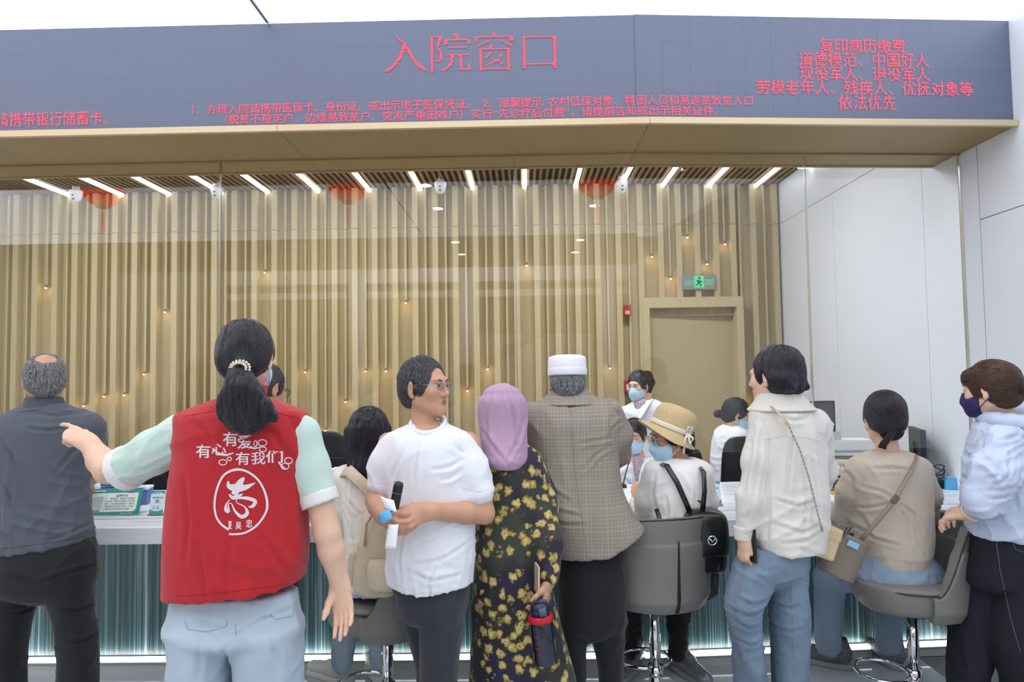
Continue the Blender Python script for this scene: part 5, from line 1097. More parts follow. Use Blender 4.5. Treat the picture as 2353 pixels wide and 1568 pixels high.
    F.ell(V(1566, 1052, Y), (.055, .05, .018), None, .01, 's'); p.put('top', F, m, (.006, (9, 9, 6), 71), None, [[(1510, 1090), (1505, 1140), (1515, 1192)], [(1560, 1090), (1582, 1130), (1572, 1200)], [(1515, 1200), (1540, 1212), (1575, 1208)], [(1530, 1140), (1535, 1180), (1530, 1225)]], Y - .1)
    S, E, Wr = p.arm((1506, 1085, Y), (1480, 1205, Y + .08), (1465, 1150, Y + .40), fine=1); hand(p.F, Wr, (.25, .5, .9), (.4, .5, -.4), (-.2, .5, .4), .6, sc=.9)
    S, E, Wr = p.arm((1612, 1085, Y), (1616, 1210, Y + .14), (1556, 1165, Y + .40), fine=1); hand(p.F, Wr, (-.5, 1, 0), (0, 0, -1), (-1, 0, 0), .4, sc=.9)
    hp = [(*(at(1550, 1358, Y + .03)), .175, .16), (*(at(1555, 1310, Y + .03)), .165, .15), (*(at(1557, 1275, Y)), .14, .13)]
    K = [[V(1520, 1330, Y + .05), V(1455, 1360, Y + .34), V(1448, 1495, Y + .42)], [V(1590, 1330, Y + .05), V(1562, 1360, Y + .36), V(1556, 1500, Y + .36)]]
    seated_legs(p, 'trousers', cloth('black_leggings', '0D0D10', wb=.04), hp, K, (.085, .066, .044))
    f1 = atz(1455, 1536, FZ); f2 = atz(1572, 1545, FZ); p.shoes([(f1[0], f1[1], FZ, 150), (f2[0], f2[1], FZ, -158)], mat('silver_shoe', '8E9296', .3, .4, var=.15, scale=(20, 20, 20)), mat('silver_sole', 'A2A6AA', .35, .2), 1.0)
    p.core((1552, 1330, Y), (1555, 1120, Y)); p.finish()
def woman_sweater():
    Y = 2.9; p = Person('woman in beige sweater and jeans with dark hair pinned under a cap, seated', *at(2060, 1340, Y)[:2], 'fair', .0045)
    T = p.sethead((2030, 966, Y), 26, -10, 0, 1.0, (2040, 1040, Y), .046)
    F = Field(.004); p.haircap(F, .014, -.05, ears=False, vol=(0, -.012, .01)); F.ell(T(0, .125, -.06), T.r(.09, .11, .10), T.R, .012, 's')
    for q in (-1, 1): F.ell(T(q * .1, .008, -.03), T.r(.032, .03, .042), T.R, .01, 's')
    p.hair(F, hairmat('hair_cap_dark', '1C181C', '3A3038', .6), .0015, freq=(40, 40, 40), flow='tie', tie=T(0, -.11, -.05), n=2500, steps=8, step=.018, jit=.12)
    F = Field(.004); F.ell(T(0, -.062, -.055), T.r(.058, .034, .05), T.R, 0); p.hair(F, M_hblack, .0015, name='nape_hair', n=500, steps=4)
    b = MB(); b.tube([T(.0, -.105, -.05), T(-.03, -.10, -.09), T(-.055, -.085, -.125), T(-.062, -.08, -.145)], [(.004, .010), (.004, .014), (.004, .016), (.004, .018)], 8); p.mb('hair_ribbon', b, cloth('ribbon_black', '18161B')); b = MB(); b.lathe([(.001, -.004), (.004, 0), (.001, .004)], 8, T(-.086, .004, -.045)); p.mb('earring', b, M_gold); p.eyes()
    m = cloth('beige_knit', 'BDB3A4', .05, .95, 300, .25, .3); F = Field(.0072)
    F.loft(rows(Y, [(1036, 1998, 2082, .055), (1048, 1978, 2104, .08), (1066, 1962, 2122, .105), (1110, 1962, 2130, .12), (1180, 1968, 2132, .13), (1240, 1974, 2130, .14), (1270, 1985, 2124, .145), (1296, 1990, 2118, .14)]), .03)
    F.chain([V(1975, 1078, Y), V(1952, 1130, Y + .04), V(1942, 1180, Y + .10)], [.052, .05, .048], .03); F.cone(V(1942, 1180, Y + .10), V(1898, 1170, Y + .36), .045, .032, .02)
    F.chain([V(2112, 1080, Y), V(2132, 1140, Y + .04), V(2132, 1185, Y + .10)], [.05, .048, .045], .03); F.cone(V(2132, 1185, Y + .10), V(2080, 1165, Y + .40), .042, .032, .02)
    F.ell(V(2038, 1036, Y), (.062, .055, .016), None, .008, 's')
    a, b_ = V(1950, 1225, Y - .12), V(2095, 1040, Y - .11); F.cone(V(1985, 1262, Y - .15), V(2100, 1050, Y - .13), .010, .010, .02, op='s')
    sw = p.put('sweater', F, m, (.006, (9, 9, 9), 81), None, [[(2057, 1150), (2030, 1132), (2000, 1126)], [(2057, 1154), (2020, 1168), (1990, 1182)], [(2060, 1160), (2082, 1200), (2090, 1245)], [(2062, 1155), (2098, 1180), (2118, 1222)], [(2015, 1080), (2055, 1077), (2092, 1081)], [(1985, 1210), (2020, 1242), (2065, 1252)], [(1998, 1185), (2008, 1212), (2012, 1240)], [(1970, 1085), (1985, 1110), (1988, 1150)]], Y - .12); F = Field(.0065); F.loft(rows(Y, [(1262, 1986, 2126, .15), (1280, 1990, 2122, .146), (1298, 1992, 2118, .142)]), 0); p.put('hem_rib', F, mat('rib_knit', 'B5AB9C', .95, bump=.8, bscale=(160, 160, 3), bdist=.004), None, sw)
    S, E, Wr = p.arm((1975, 1078, Y), (1942, 1180, Y + .1), (1898, 1168, Y + .40), fine=1); hand(p.F, Wr, (-.25, 1, .1), (.5, .1, -.6), (.5, .3, .7), .6, sc=.9)
    S, E, Wr = p.arm((2112, 1080, Y), (2132, 1185, Y + .1), (2076, 1165, Y + .44), fine=1); hand(p.F, Wr, (-.5, 1, 0), (0, 0, -1), (-1, 0, 0), .4, sc=.9)
    hp = [(*(at(2058, 1325, Y)), .175, .16), (*(at(2058, 1300, Y)), .165, .15), (*(at(2056, 1272, Y)), .13, .13)]
    K = [[V(2020, 1300, Y + .06), V(1908, 1330, Y + .34), V(1903, 1482, 3.33)], [V(2085, 1305, Y + .05), V(2040, 1345, Y + .36), V(2042, 1480, 3.32)]]
    seated_legs(p, 'jeans', denim('blue_denim', '8799AE', .15), hp, K, (.088, .070, .056))
    f1 = atz(1910, 1528, FZ); f2 = atz(2042, 1524, FZ)
    p.shoes([(f1[0], f1[1], FZ, 60), (f2[0], f2[1], FZ, 12)], mat('grey_sneaker', '6E7175', .6, var=.3, scale=(40, 40, 40)), mat('grey_sneaker_sole', '9DA1A3', .5), 1.02); p.core((2056, 1300, Y), (2040, 1110, Y)); p.finish()

# ------------------------------------------------------------------ staff in white coats behind the glass
M_coat = cloth('white_coat', 'E4E8F0', .02, .8, 400, .06)
def staff(label, head, yaw, pitch, neck, trows, Y, arms, hairstyle, mask=True, inner='b9a2b4', closed=False, glasses=None, yawb=0, seated=True):
    p = Person(label, *at(neck[0], neck[1], Y)[:2], 'fair', .006); T = p.sethead(head, yaw, pitch, 0, .98, neck, .046); p.eyes(closed)
    if mask: p.mask('BCE2F8')
    if glasses: p.glasses(glasses, .022, .0018, True, 0)
    F = Field(.0048); p.haircap(F, .012, -.07, ears=False); F.ell(T(0, .128, -.058), T.r(.09, .105, .098), T.R, .012, 's')
    for q in (-1, 1): F.ell(T(q * .098, .012, -.03), T.r(.03, .032, .045), T.R, .01, 's')
    if hairstyle == 'pony': F.chain([T(0, -.10, .06), T(0, -.15, .06), T(.0, -.175, .0), T(0, -.17, -.09)], [.03, .035, .036, .01], .02)
    if hairstyle == 'bun': F.chain([T(0, -.10, -.03), T(0, -.13, -.035)], [.03, .018], .02); F.ell(T(0, -.152, -.035), T.r(.032, .03, .03), T.R, .012)
    p.hair(F, M_hblack, .002, flow='tie', tie=T(0, -.10, .05 if hairstyle == 'pony' else -.03), n=1200, steps=7, step=.018, jit=.15)
    F = Field(.009); F.loft(rows(Y, trows), .03, yaw=yawb)
    for S, E, Wr, hs in arms:
        s, e, w = V(*S), V(*E), V(*Wr); F.chain([s, e], [.056, .05], .035); F.chain([e, e + (w - e) * .9], [.048, .038], .02); S_, E_, W_ = p.arm(S, E, Wr, fine=1); hand(p.F, W_, *hs[:3], *(hs[3:] or (.4,)), sc=.9)
    ce = T(0, .0, -.16); fw = T.R[:, 1]; fw = nrm(np.array([fw[0], fw[1], 0])); nb = at(*neck)
    F.cone(nb + fw * .075 + UP * .02, nb + fw * .12 - UP * .13, .032, .004, .01, op='s')
    coat = p.put('coat', F, M_coat, (.006, (9, 9, 5), int(neck[0]) % 50))
    F = Field(.007); F.cone(nb + fw * .045 - UP * .0, nb + fw * .085 - UP * .14, .05, .03, .01); p.put('blouse', F, mat('blouse_' + inner, inner, .8, var=.35, scale=(60, 60, 60)), None, coat)
    sd = np.cross(fw, UP)
    for q in (-1, 1):
        b = MB(); P = [nb + sd * q * .060 + fw * .0 + UP * .040, nb + sd * q * .066 + fw * .075 + UP * .0, nb + sd * q * .045 + fw * .125 - UP * .07, nb + fw * .135 + sd * q * .01 - UP * .14]
        b.tube(P, [(.004, .014), (.004, .024), (.004, .026), (.003, .004)], 8, flat=sd * q * .8 + fw * .2); p.mb('lapel', b, M_coat, coat)
    c = at(neck[0], neck[1], Y); p.C.cone(c - UP * .1, (c[0], c[1], .6), .09, .09, .02)
    F = Field(.012)
    for q in (-1, 1):
        x = c[0] + q * .09
        if seated: F.chain([(x, c[1], .56), (x, c[1] - .10, .55), (x, c[1] - .12, FZ + .08)], [.075, .06, .05], .03); p.C.cone((x, c[1] - .12, .2), (x, c[1] - .12, FZ + .05), .03, .03)
        else: F.chain([(x, c[1], .9), (x, c[1], .5), (x, c[1], FZ + .08)], [.085, .065, .05], .03); p.C.cone((x, c[1], .3), (x, c[1], FZ + .05), .03, .03)
    p.put('trousers', F, cloth('staff_trousers', '24262E')); 
    yy = c[1] - (.12 if seated else 0); p.shoes([(c[0] - .09, yy, FZ, 180), (c[0] + .09, yy, FZ, 180)], mat('shoe_staff', 'd8d8d8', .6), mat('sole_staff', 'e6e6e6', .6)); p.finish()
dn = (0, 0, -1)
Yc = 4.32
staff('seated clerk in white coat and mask at the microphone, eyes lowered', (1457, 1002, Yc), 172, -10, (1468, 1062, Yc), [(1052, 1438, 1500, .06), (1064, 1415, 1522, .09), (1085, 1398, 1540, .11), (1140, 1395, 1545, .12), (1240, 1400, 1545, .13), (1330, 1400, 1545, .13)], Yc,
      [((1408, 1090, Yc), (1392, 1170, Yc - .06), (1440, 1175, Yc - .30), ((.6, -.7, 0), dn, (1, 0, 0))), ((1530, 1090, Yc), (1548, 1165, Yc - .06), (1500, 1150, Yc - .34), ((-.5, -.8, .1), dn, (-1, 0, 0)))], 'tied', closed=True)
Yc = 5.0
staff('standing clerk with high ponytail and mask in front of the wood wall', (1467, 886, Yc), 146, -8, (1482, 930, Yc), [(920, 1460, 1506, .06), (932, 1440, 1532, .09), (950, 1426, 1545, .11), (1000, 1420, 1552, .12), (1100, 1424, 1550, .14), (1250, 1420, 1552, .15)], Yc,
      [((1432, 955, Yc), (1418, 1030, Yc - .05), (1450, 1080, Yc - .2), ((.6, -.6, -.4), dn, (1, 0, 0))), ((1538, 955, Yc), (1552, 1030, Yc), (1530, 1090, Yc - .2), ((-.3, -.6, -.5), dn, (-1, 0, 0)))], 'pony', seated=False)
Yc = 4.65
staff('clerk with low bun and glasses in profile, bending to the right', (1694, 952, Yc), -84, -14, (1678, 992, Yc), [(978, 1655, 1704, .06), (990, 1644, 1716, .09), (1010, 1636, 1722, .11), (1060, 1634, 1724, .13), (1120, 1642, 1726, .14), (1190, 1645, 1728, .14)], Yc,
      [((1700, 1010, Yc - .1), (1722, 1060, Yc - .14), (1770, 1070, Yc - .1), ((1, 0, -.2), dn, (0, 1, 0))), ((1690, 1010, Yc + .1), (1720, 1060, Yc + .12), (1770, 1070, Yc + .1), ((1, 0, -.2), dn, (0, -1, 0)))], 'bun', glasses='1d1e22', yawb=math.radians(-60))
Yc = 4.25
staff('clerk in white coat behind the sign stand, mostly hidden by the polo shirt', (212, 1008, Yc), 165, -22, (218, 1062, Yc), [(1056, 190, 245, .06), (1068, 168, 268, .09), (1088, 155, 275, .11), (1150, 150, 280, .13), (1300, 150, 280, .13)], Yc,
      [((165, 1095, Yc), (152, 1170, Yc - .05), (200, 1175, Yc - .3), ((.5, -.8, 0), dn, (1, 0, 0))), ((268, 1095, Yc), (282, 1165, Yc - .05), (240, 1165, Yc - .28), ((-.5, -.8, 0), dn, (-1, 0, 0)))], 'bun')
staff('clerk in white coat hidden behind the seated long-haired woman', (846, 1012, Yc), 178, -12, (846, 1070, Yc), [(1064, 820, 872, .06), (1076, 800, 892, .09), (1096, 790, 905, .11), (1150, 786, 910, .13), (1300, 790, 905, .13)], Yc,
      [((800, 1105, Yc), (752, 1105, Yc - .18), (776, 1086, Yc - .42), ((.95, -.2, .05), (.1, -.3, -1), (.1, -1, -.3), .55)), ((892, 1105, Yc), (915, 1170, Yc - .05), (880, 1170, Yc - .3), ((-.5, -.8, 0), dn, (-1, 0, 0)))], 'tied')
Yc = 4.2
staff('clerk in white coat hidden behind the woman in the loose shirt, hand raised', (1812, 1000, Yc), 175, -12, (1812, 1060, Yc), [(1052, 1785, 1840, .06), (1066, 1765, 1860, .09), (1088, 1755, 1872, .11), (1150, 1750, 1876, .13), (1300, 1755, 1872, .13)], Yc,
      [((1765, 1095, Yc), (1748, 1165, Yc - .05), (1790, 1170, Yc - .3), ((.5, -.8, 0), dn, (1, 0, 0))), ((1862, 1095, Yc), (1872, 1140, Yc - .12), (1905, 1104, Yc - .30), ((.55, -.1, .6), (.2, -1, .2), (-.6, -.2, .6), .7))], 'tied')
for fn in (girl, woman_hat, woman_sweater): fn()
# ------------------------------------------------------------------ stools
M_leather = mat('grey_leather', '787673', .48, var=.05, scale=(6, 6, 6), bump=.12, bscale=(260, 260, 260), bdist=.0008)
M_pipe = mat('piping_dark', '2c2b2b', .5)
def stool(px_, py_, Y, z, rz, label, sc=1.0):
    q = at(px_, py_, Y); z -= FZ; e = empty('bar_stool', (q[0], q[1], FZ), rz); tag(e, label, 'bar stool', 'grey swivel stools at the counter')
    F = Field(.0075); F.loft([(0, .01, -.07, .150, .165), (0, .01, -.055, .190, .195), (0, .01, -.015, .205, .212), (0, .01, .03, .205, .212), (0, .01, .048, .195, .202), (0, .01, .056, .165, .175)], .01, 2.5)
    v, f = F.mesh(); o = link('seat', npmesh('seat', v + np.array([0, 0, z]), f), M_leather, e)
    def top(th):  # height of the wrap-around back by angle from straight back
        a = np.abs(th); t = np.clip((a - .75) / (1.45 - .75), 0, 1); t = t * t * (3 - 2 * t); return .285 * (1 - t) + .035 * t
    def fn(X, Yy, Z):
        th = np.arctan2(X, -Yy); r = np.sqrt(X * X + Yy * Yy); zz = np.clip(Z, -.1, .3); Rm = .205 + .05 * np.maximum(zz, 0) - .55 * np.maximum(-zz - .03, 0); d = np.abs(r - Rm) - .017 - .006 * (Z < .2)
        return np.maximum(np.maximum(d, (Z - top(th) - .01 * np.cos(th * 2)) * .8), np.maximum(-.072 - Z, (np.abs(th) - 1.5) * .2)) - .004
    F = Field(.0065); F._add((-.25, -.26, -.09), (.25, .06, .31), fn, 'u', 0); v, f = F.mesh(); o = link('backrest', npmesh('backrest', v + np.array([0, 0, z]), f), M_leather, e)
    b = MB(); ths = np.linspace(-1.45, 1.45, 40); b.tube([((.205 + .05 * max(top(t), 0) + .019) * math.sin(t), -(.205 + .05 * max(top(t), 0) + .019) * math.cos(t), float(top(t)) + z + .004 + .01 * math.cos(2 * t)) for t in ths], .0035, 6); b.build('piping', M_pipe, o)
    b = MB(); b.tube([((.0), -(.2335 + .05 * max(s, 0) - .55 * max(-s - .03, 0)), s + z) for s in np.linspace(-.068, .215, 12)], [(.0085 - .0055 * i / 11, .003) for i in range(12)], 8, flat=(0, 1, 0)); b.build('back_slit', mat('slit_black', '101011', .6), o)
    b = MB(); b.tube([(.212 * math.sin(t), .01 - .214 * math.cos(t), z + .034) for t in np.linspace(1.3, 2 * PI - 1.3, 40)], .0035, 6); b.build('seat_piping', M_pipe, e)
    MB().lathe([(.10, 0), (.10, .015)], 20, (0, 0, z - .09)).build('mounting_plate', M_black, e)
    MB().lathe([(.023, 0), (.023, z - .08 - .20)], 20, (0, 0, .20)).build('pole', M_chrome, e); MB().lathe([(.028, .02), (.028, .20), (.026, .205)], 20).build('pole_sleeve', M_chrome, e)
    zf = .335 - FZ; pts = [(.0, .02, zf)] + [(.115 * math.sin(t), .12 - .10 * math.cos(t), zf) for t in np.linspace(.35, 2 * PI - .35, 24)]; MB().tube(pts, .008, 8, True).build('footrest', M_chrome, e); MB().lathe([(.031, -.02), (.031, .02)], 20, (0, 0, zf)).build('footrest_collar', M_chrome, e)
    MB().lathe([(.21, 0), (.21, .006), (.19, .012), (.06, .022), (.032, .03)], 36).build('base', M_chrome, e); return e
stool(1502, 1350, 2.93, .705, math.radians(14), 'grey leather swivel stool with its back turned to us, under the hat wearer')
stool(2092, 1340, 2.88, .675, math.radians(78), 'grey leather swivel stool under the woman in beige sweater')
stool(890, 1380, 2.78, .655, math.radians(72), 'grey leather swivel stool under the woman with the beige backpack')
# ------------------------------------------------------------------ office chairs behind the counter
M_mesh = mat('chair_mesh', '1E2024', .75, bump=.3, bscale=(400, 400, 400))
def office_chair(x, y, ztop, w, rz, label, h=.5, thick=.018):
    ztop -= FZ; e = empty('office_chair', (x, y, FZ), rz); tag(e, label, 'office chair', 'black office chairs behind the counter')
    n = 9; v = []; F = Field(.01); zb = ztop - h
    def fn(X, Yy, Z):
        xx = X / (w / 2); zz = (Z - (ztop + zb) / 2) / (h / 2); q = (np.abs(xx) ** 5 + np.abs(zz) ** 5) ** .2; yc = .05 * xx * xx - .03 * zz
        return np.maximum(np.abs(Yy - yc) - thick, (q - 1) * min(w, h) * .4) * .9
    F._add((-w / 2, -.1, zb), (w / 2, .1, ztop), fn, 'u', 0); v, f = F.mesh(); link('backrest', npmesh('backrest', v, f), M_mesh, e)
    b = MB(); pts = []
    for a in np.linspace(0, 2 * PI, 40, endpoint=False):
        cx, cz = math.cos(a), math.sin(a); s = (abs(cx) ** 5 + abs(cz) ** 5) ** -.2; xx, zz = cx * s, cz * s; pts.append((xx * w / 2, .05 * xx * xx - .03 * zz, (ztop + zb) / 2 + zz * h / 2))
    b.tube(pts, .014, 8, True); b.build('back_frame', M_black, e)
    MB().box(-.24, .24, -.48, .0, .43, .49).build('seat', M_mesh, e, bev=.02); MB().tube([(0, .03, zb + .1), (0, .04, .5), (0, -.1, .42), (0, -.24, .42)], .022, 8).build('spine', M_black, e)
    MB().lathe([(.025, .1), (.025, .43)], 12, (0, -.24, 0)).build('gas_lift', M_chrome, e)
    for k in range(5):
        a = 2 * PI * k / 5 + .3; MB().tube([(0, -.24, .11), (.27 * math.cos(a), -.24 + .27 * math.sin(a), .075)], [.022, .014], 8).build('foot', M_black, e); MB().lathe([(.001, -.012), (.028, -.012), (.028, .012), (.001, .012)], 12, (.28 * math.cos(a), -.24 + .28 * math.sin(a), .029), _rx(PI / 2)).build('castor', M_black, e)
def chair_at(px0, px1, ytop, Y, label, **k):
    a, b = at(px0, ytop, Y), at(px1, ytop, Y); office_chair((a[0] + b[0]) / 2, Y, a[2], abs(b[0] - a[0]), k.pop('rz', 0), label, **k)
chair_at(640, 794, 996, 4.62, 'black office chair with rounded back between the vest and the seated woman')
chair_at(268, 382, 1060, 4.75, 'black office chair behind the counter, beside the portrait card')
chair_at(1664, 1735, 1008, 4.40, 'black mesh chair back left of the loose white shirt', rz=.3)
chair_at(1545, 1612, 1036, 4.72, 'grey office chair top beside the straw hat', h=.4)
# ------------------------------------------------------------------ bags
def bag_root(name, loc, label, cat): e = empty(name, tuple(loc)); tag(e, label, cat); return e
def put(e, name, F, m, fo=None, parent=None):
    v, f = F.mesh()
    if fo: v = folds(v, f, *fo)
    return link(name, npmesh(name, v - np.array(e.location), f), m, parent or e)
def putb(e, name, b, m, parent=None, bev=0): o = np.array(e.location); b.v = [tuple(np.array(q) - o) for q in b.v]; return b.build(name, m, parent or e, bev=bev)
mcb = mat('beige_corduroy', 'C9BCA4', .95, var=.05, bump=.7, bscale=(170, 30, 30), bdist=.003)
Yb = 2.55; e = bag_root('backpack', at(862, 1352, Yb), 'beige corduroy backpack on the long-haired woman', 'backpack')
F = Field(.006); F.loft(rows(Yb, [(1160, 858, 905, .03, .05), (1180, 840, 918, .06, .03), (1240, 828, 925, .085), (1300, 818, 930, .095), (1345, 815, 932, .095), (1358, 828, 926, .08)]), .02, 3); bd = put(e, 'body', F, mcb, (.005, (8, 8, 5), 5))
F = Field(.006); F.loft(rows(Yb - .09, [(1285, 850, 922, .03), (1300, 845, 926, .045), (1340, 845, 926, .05), (1354, 852, 922, .04)]), .02, 3); put(e, 'front_pocket', F, mcb, (.003, (10, 10, 6), 8))
F = Field(.006); F.loft(rows(Yb - .0, [(1262, 806, 836, .04), (1300, 801, 838, .05), (1340, 804, 838, .045)]), .02, 2.5); put(e, 'side_pocket', F, mcb, (.004, (12, 12, 5), 9))
b = MB(); b.tube([at(838, 1255, Yb - .09), at(842, 1205, Yb - .065), at(862, 1172, Yb - .03), at(905, 1160, Yb)], .005, 6); putb(e, 'zip', b, mat('zip_beige', 'A79A80', .6), bd)
b = MB(); b.tube([at(784, 1088, 2.73), at(800, 1082, 2.63), at(830, 1110, 2.60), at(862, 1142, 2.595), at(880, 1165, 2.60)], [(.006, .024)] * 5, 8, flat=(.6, 0, .7)); putb(e, 'strap', b, mcb)
b = MB(); b.tube([at(799, 1215, 2.68), at(806, 1260, 2.66), at(814, 1310, 2.62)], [(.003, .012)] * 3, 6, flat=(1, 0, 0)); putb(e, 'lower_strap', b, mcb)
mbl = mat('black_leather', '0E0E10', .28, var=.1, coat=.3)
Yb = 2.85; e = bag_root('backpack', at(1612, 1310, Yb), 'small black leather backpack on the woman in the hat', 'backpack')
F = Field(.006); F.loft(rows(Yb, [(1185, 1580, 1650, .05), (1205, 1570, 1662, .07), (1260, 1574, 1664, .075), (1298, 1578, 1662, .075), (1308, 1582, 1658, .065)]), .01, 4); bd = put(e, 'body', F, mbl)
F = Field(.006); F.loft(rows(Yb - .01, [(1168, 1585, 1638, .04), (1180, 1572, 1660, .075), (1205, 1567, 1667, .086), (1255, 1568, 1668, .086), (1278, 1578, 1664, .08)]), .01, 3.5); F.cut(at(1600, 1268, Yb), (0, 0, -1)); put(e, 'flap', F, mbl)
b = MB(); c = at(1637, 1243, Yb - .10); b.tube([c + np.array([.017 * math.cos(a), -.0, .017 * math.sin(a)]) for a in np.linspace(0, 2 * PI, 20, endpoint=False)], .0035, 6, True); b.tube([c + np.array([-.012, 0, .008]), c + np.array([0, -.003, -.004]), c + np.array([.012, 0, .008])], .003, 6); putb(e, 'buckle', b, M_chrome)
b = MB(); b.tube([at(1592, 1178, Yb), at(1590, 1158, Yb), at(1602, 1150, Yb), at(1616, 1156, Yb), at(1616, 1176, Yb)], [(.004, .009)] * 5, 8, flat=(0, 1, 0)); putb(e, 'handle', b, mbl)
b = MB(); b.tube([at(1520, 1066, 2.90), at(1532, 1070, 2.84), at(1556, 1110, 2.815), at(1578, 1160, 2.80), at(1590, 1190, 2.82)], [(.003, .011)] * 5, 8, flat=(.8, 0, .3)); putb(e, 'strap', b, mbl)
b = MB(); b.tube([at(1608, 1072, 2.90), at(1617, 1085, 2.83), at(1619, 1130, 2.81), at(1614, 1180, 2.80)], [(.003, .010)] * 4, 8, flat=(1, 0, 0)); putb(e, 'strap', b, mbl)
b = MB(); b.tube([at(1508, 1170, 2.86), at(1518, 1200, 2.84), at(1532, 1228, 2.83)], [(.003, .009)] * 3, 8, flat=(1, 0, 0)); putb(e, 'lower_strap', b, mbl)
b = MB(); b.tube([at(1648, 1300, Yb), at(1650, 1330, Yb), at(1649, 1350, Yb)], [(.0025, .005)] * 3, 6, flat=(1, 0, 0)); putb(e, 'hanging_strap', b, mbl)
# tote bag of the woman in the sweater
mt = mat('taupe_leather', '857A6C', .5, var=.06, bump=.1, bscale=(150, 150, 150))
Yb = 2.72; e = bag_root('tote_bag', at(1925, 1325, Yb), 'taupe leather tote bag hanging at the beige sweater', 'handbag')
R0 = _ry(math.radians(24)); F = Field(.006); A = [at(1957, 1240, Yb), at(1942, 1270, Yb), at(1922, 1318, Yb)]
F.chain([A[0], A[2]], [.075, .072], 0, ax=(0, 1, 0), sq=.55); F.cut(A[0] + R0 @ np.array([0, 0, .012]), R0 @ UP); F.cut(A[2] - R0 @ np.array([0, 0, .012]), R0 @ -UP); bd = put(e, 'body', F, mt, (.002, (10, 10, 10), 3))
for dy, xo in ((-.035, 0), (.035, 8)):
    b = MB(); b.tube([at(1915 + xo, 1245, Yb + dy), at(1912 + xo, 1220, Yb + dy), at(1930 + xo, 1204, Yb + dy), at(1948 + xo, 1212, Yb + dy), at(1938 + xo, 1232, Yb + dy)], [(.004, .008)] * 5, 8, flat=(0, 1, 0)); putb(e, 'handle', b, mt)
b = MB(); b.tube([at(1978, 1242, Yb - .01), at(2010, 1205, Yb - .005), at(2055, 1150, Yb + .015), at(2092, 1085, Yb + .03), at(2106, 1052, Yb + .10), at(2098, 1044, Yb + .17)], [(.003, .009)] * 6, 8, flat=(.7, 0, .5)); st_ = putb(e, 'strap', b, mt)
b = MB(); b.box(-.012, .012, -.004, .004, -.016, .016, _ry(.7), at(2057, 1148, Yb + .008)); putb(e, 'buckle', b, mat('taupe_dark', '6A6055', .4), st_)
b = MB(); b.box(-.022, .022, -.003, .003, -.012, .012, _ry(.45), at(1960, 1252, Yb - .045)); tg = putb(e, 'card_pocket', b, mat('card_blue', '8FC3E0', .4))
# beige shoulder bag with chain
mb_ = mat('tan_leather', 'CDB892', .5, var=.08, bump=.4, bscale=(60, 60, 60), bdist=.002)
Yb = 2.62; e = bag_root('shoulder_bag', at(1892, 1275, Yb), 'small tan chain-strap bag hanging behind the loose white shirt', 'handbag')
b = MB(); b.box(-.035, .035, -.05, .05, -.055, .045, _ry(.35), at(1893, 1246, Yb)); putb(e, 'body', b, mb_, bev=.01); b = MB(); b.box(-.037, .037, -.053, .053, -.0, .05, _ry(.35), at(1896, 1236, Yb)); putb(e, 'flap', b, mb_, bev=.01)
b = MB(); b.box(-.006, .006, -.003, .003, -.03, .018, _ry(.1), at(1896, 1255, Yb - .058)); putb(e, 'tassel', b, M_chrome)
P = [at(1812, 978, 2.455), at(1838, 1035, 2.445), at(1858, 1095, 2.44), at(1874, 1160, 2.435), at(1886, 1208, 2.425), at(1892, 1228, 2.50)]
def along(P, n):
    P = np.array(P); d = np.r_[0, np.cumsum(np.linalg.norm(np.diff(P, axis=0), axis=1))]; t = np.linspace(0, d[-1], n); return np.stack([np.interp(t, d, P[:, i]) for i in range(3)], 1)
Q = along(P, 62); b = MB()
for i in range(61):
    m_ = (Q[i] + Q[i + 1]) / 2; t = nrm(Q[i + 1] - Q[i]); s_ = nrm(np.cross(t, (0, 1, 0))) if i % 2 else np.array([0, 1.0, 0]); b.tube([m_ + t * .006 * math.cos(a) + s_ * .0032 * math.sin(a) for a in np.linspace(0, 2 * PI, 8, endpoint=False)], .0012, 5, True)
o = putb(e, 'chain', b, mat('chain_steel', 'B9B7B2', .25, 1)); o['kind'] = 'stuff'
b = MB(); b.tube([at(1770, 932, 2.56), at(1778, 938, 2.50), at(1795, 955, 2.468), at(1812, 978, 2.455)], [(.003, .011)] * 4, 8, flat=(.6, 0, -.5)); putb(e, 'shoulder_strap', b, mb_)
# ------------------------------------------------------------------ things in hands
Yb = 2.43; c = at(1234, 1330, Yb); e = tag(MB().box(-.0035, .0035, -.026, .026, -.05, .05, _rz(.25) @ _rx(.12), (0, 0, 0)).build('phone', mat('phone_gold', 'D9C3AE', .3, .3), None, c, bev=.002), 'pale gold phone in the hand of the woman in floral dress', 'phone')
e = bag_root('water_bottle', at(1255, 1525, Yb - .06), 'dark blue water bottle with red band hanging from the floral dress wearer', 'bottle'); c = at(1255, 1525, Yb - .06); R = _ry(math.radians(-6)) * .9
mbt = mat('bottle_navy', '141E3E', .12, trans=.5, coat=.5); b = MB(); b.lathe([(.03, 0), (.044, .004), (.046, .02), (.044, .05), (.046, .08), (.045, .15), (.040, .165)], 28, c, R); putb(e, 'bottle_body', b, mbt)
b = MB(); b.lathe([(.046, .158), (.047, .162), (.047, .178), (.044, .182)], 28, c, R); putb(e, 'band', b, mat('bottle_red', 'C01628', .4)); b = MB(); b.lathe([(.036, .18), (.037, .2), (.033, .222), (.02, .23)], 24, c, R); putb(e, 'lid', b, mat('lid_navy', '1B2342', .25))
for i in range(4): b = MB(); b.box(-.006 - .003 * (i % 2), .006, -.0005, .0005, -.0012, .0012, R, c + R @ np.array([-.022, -.0415, .05 + i * .022])); putb(e, 'measure_mark', b, MATS['bottle_red'])
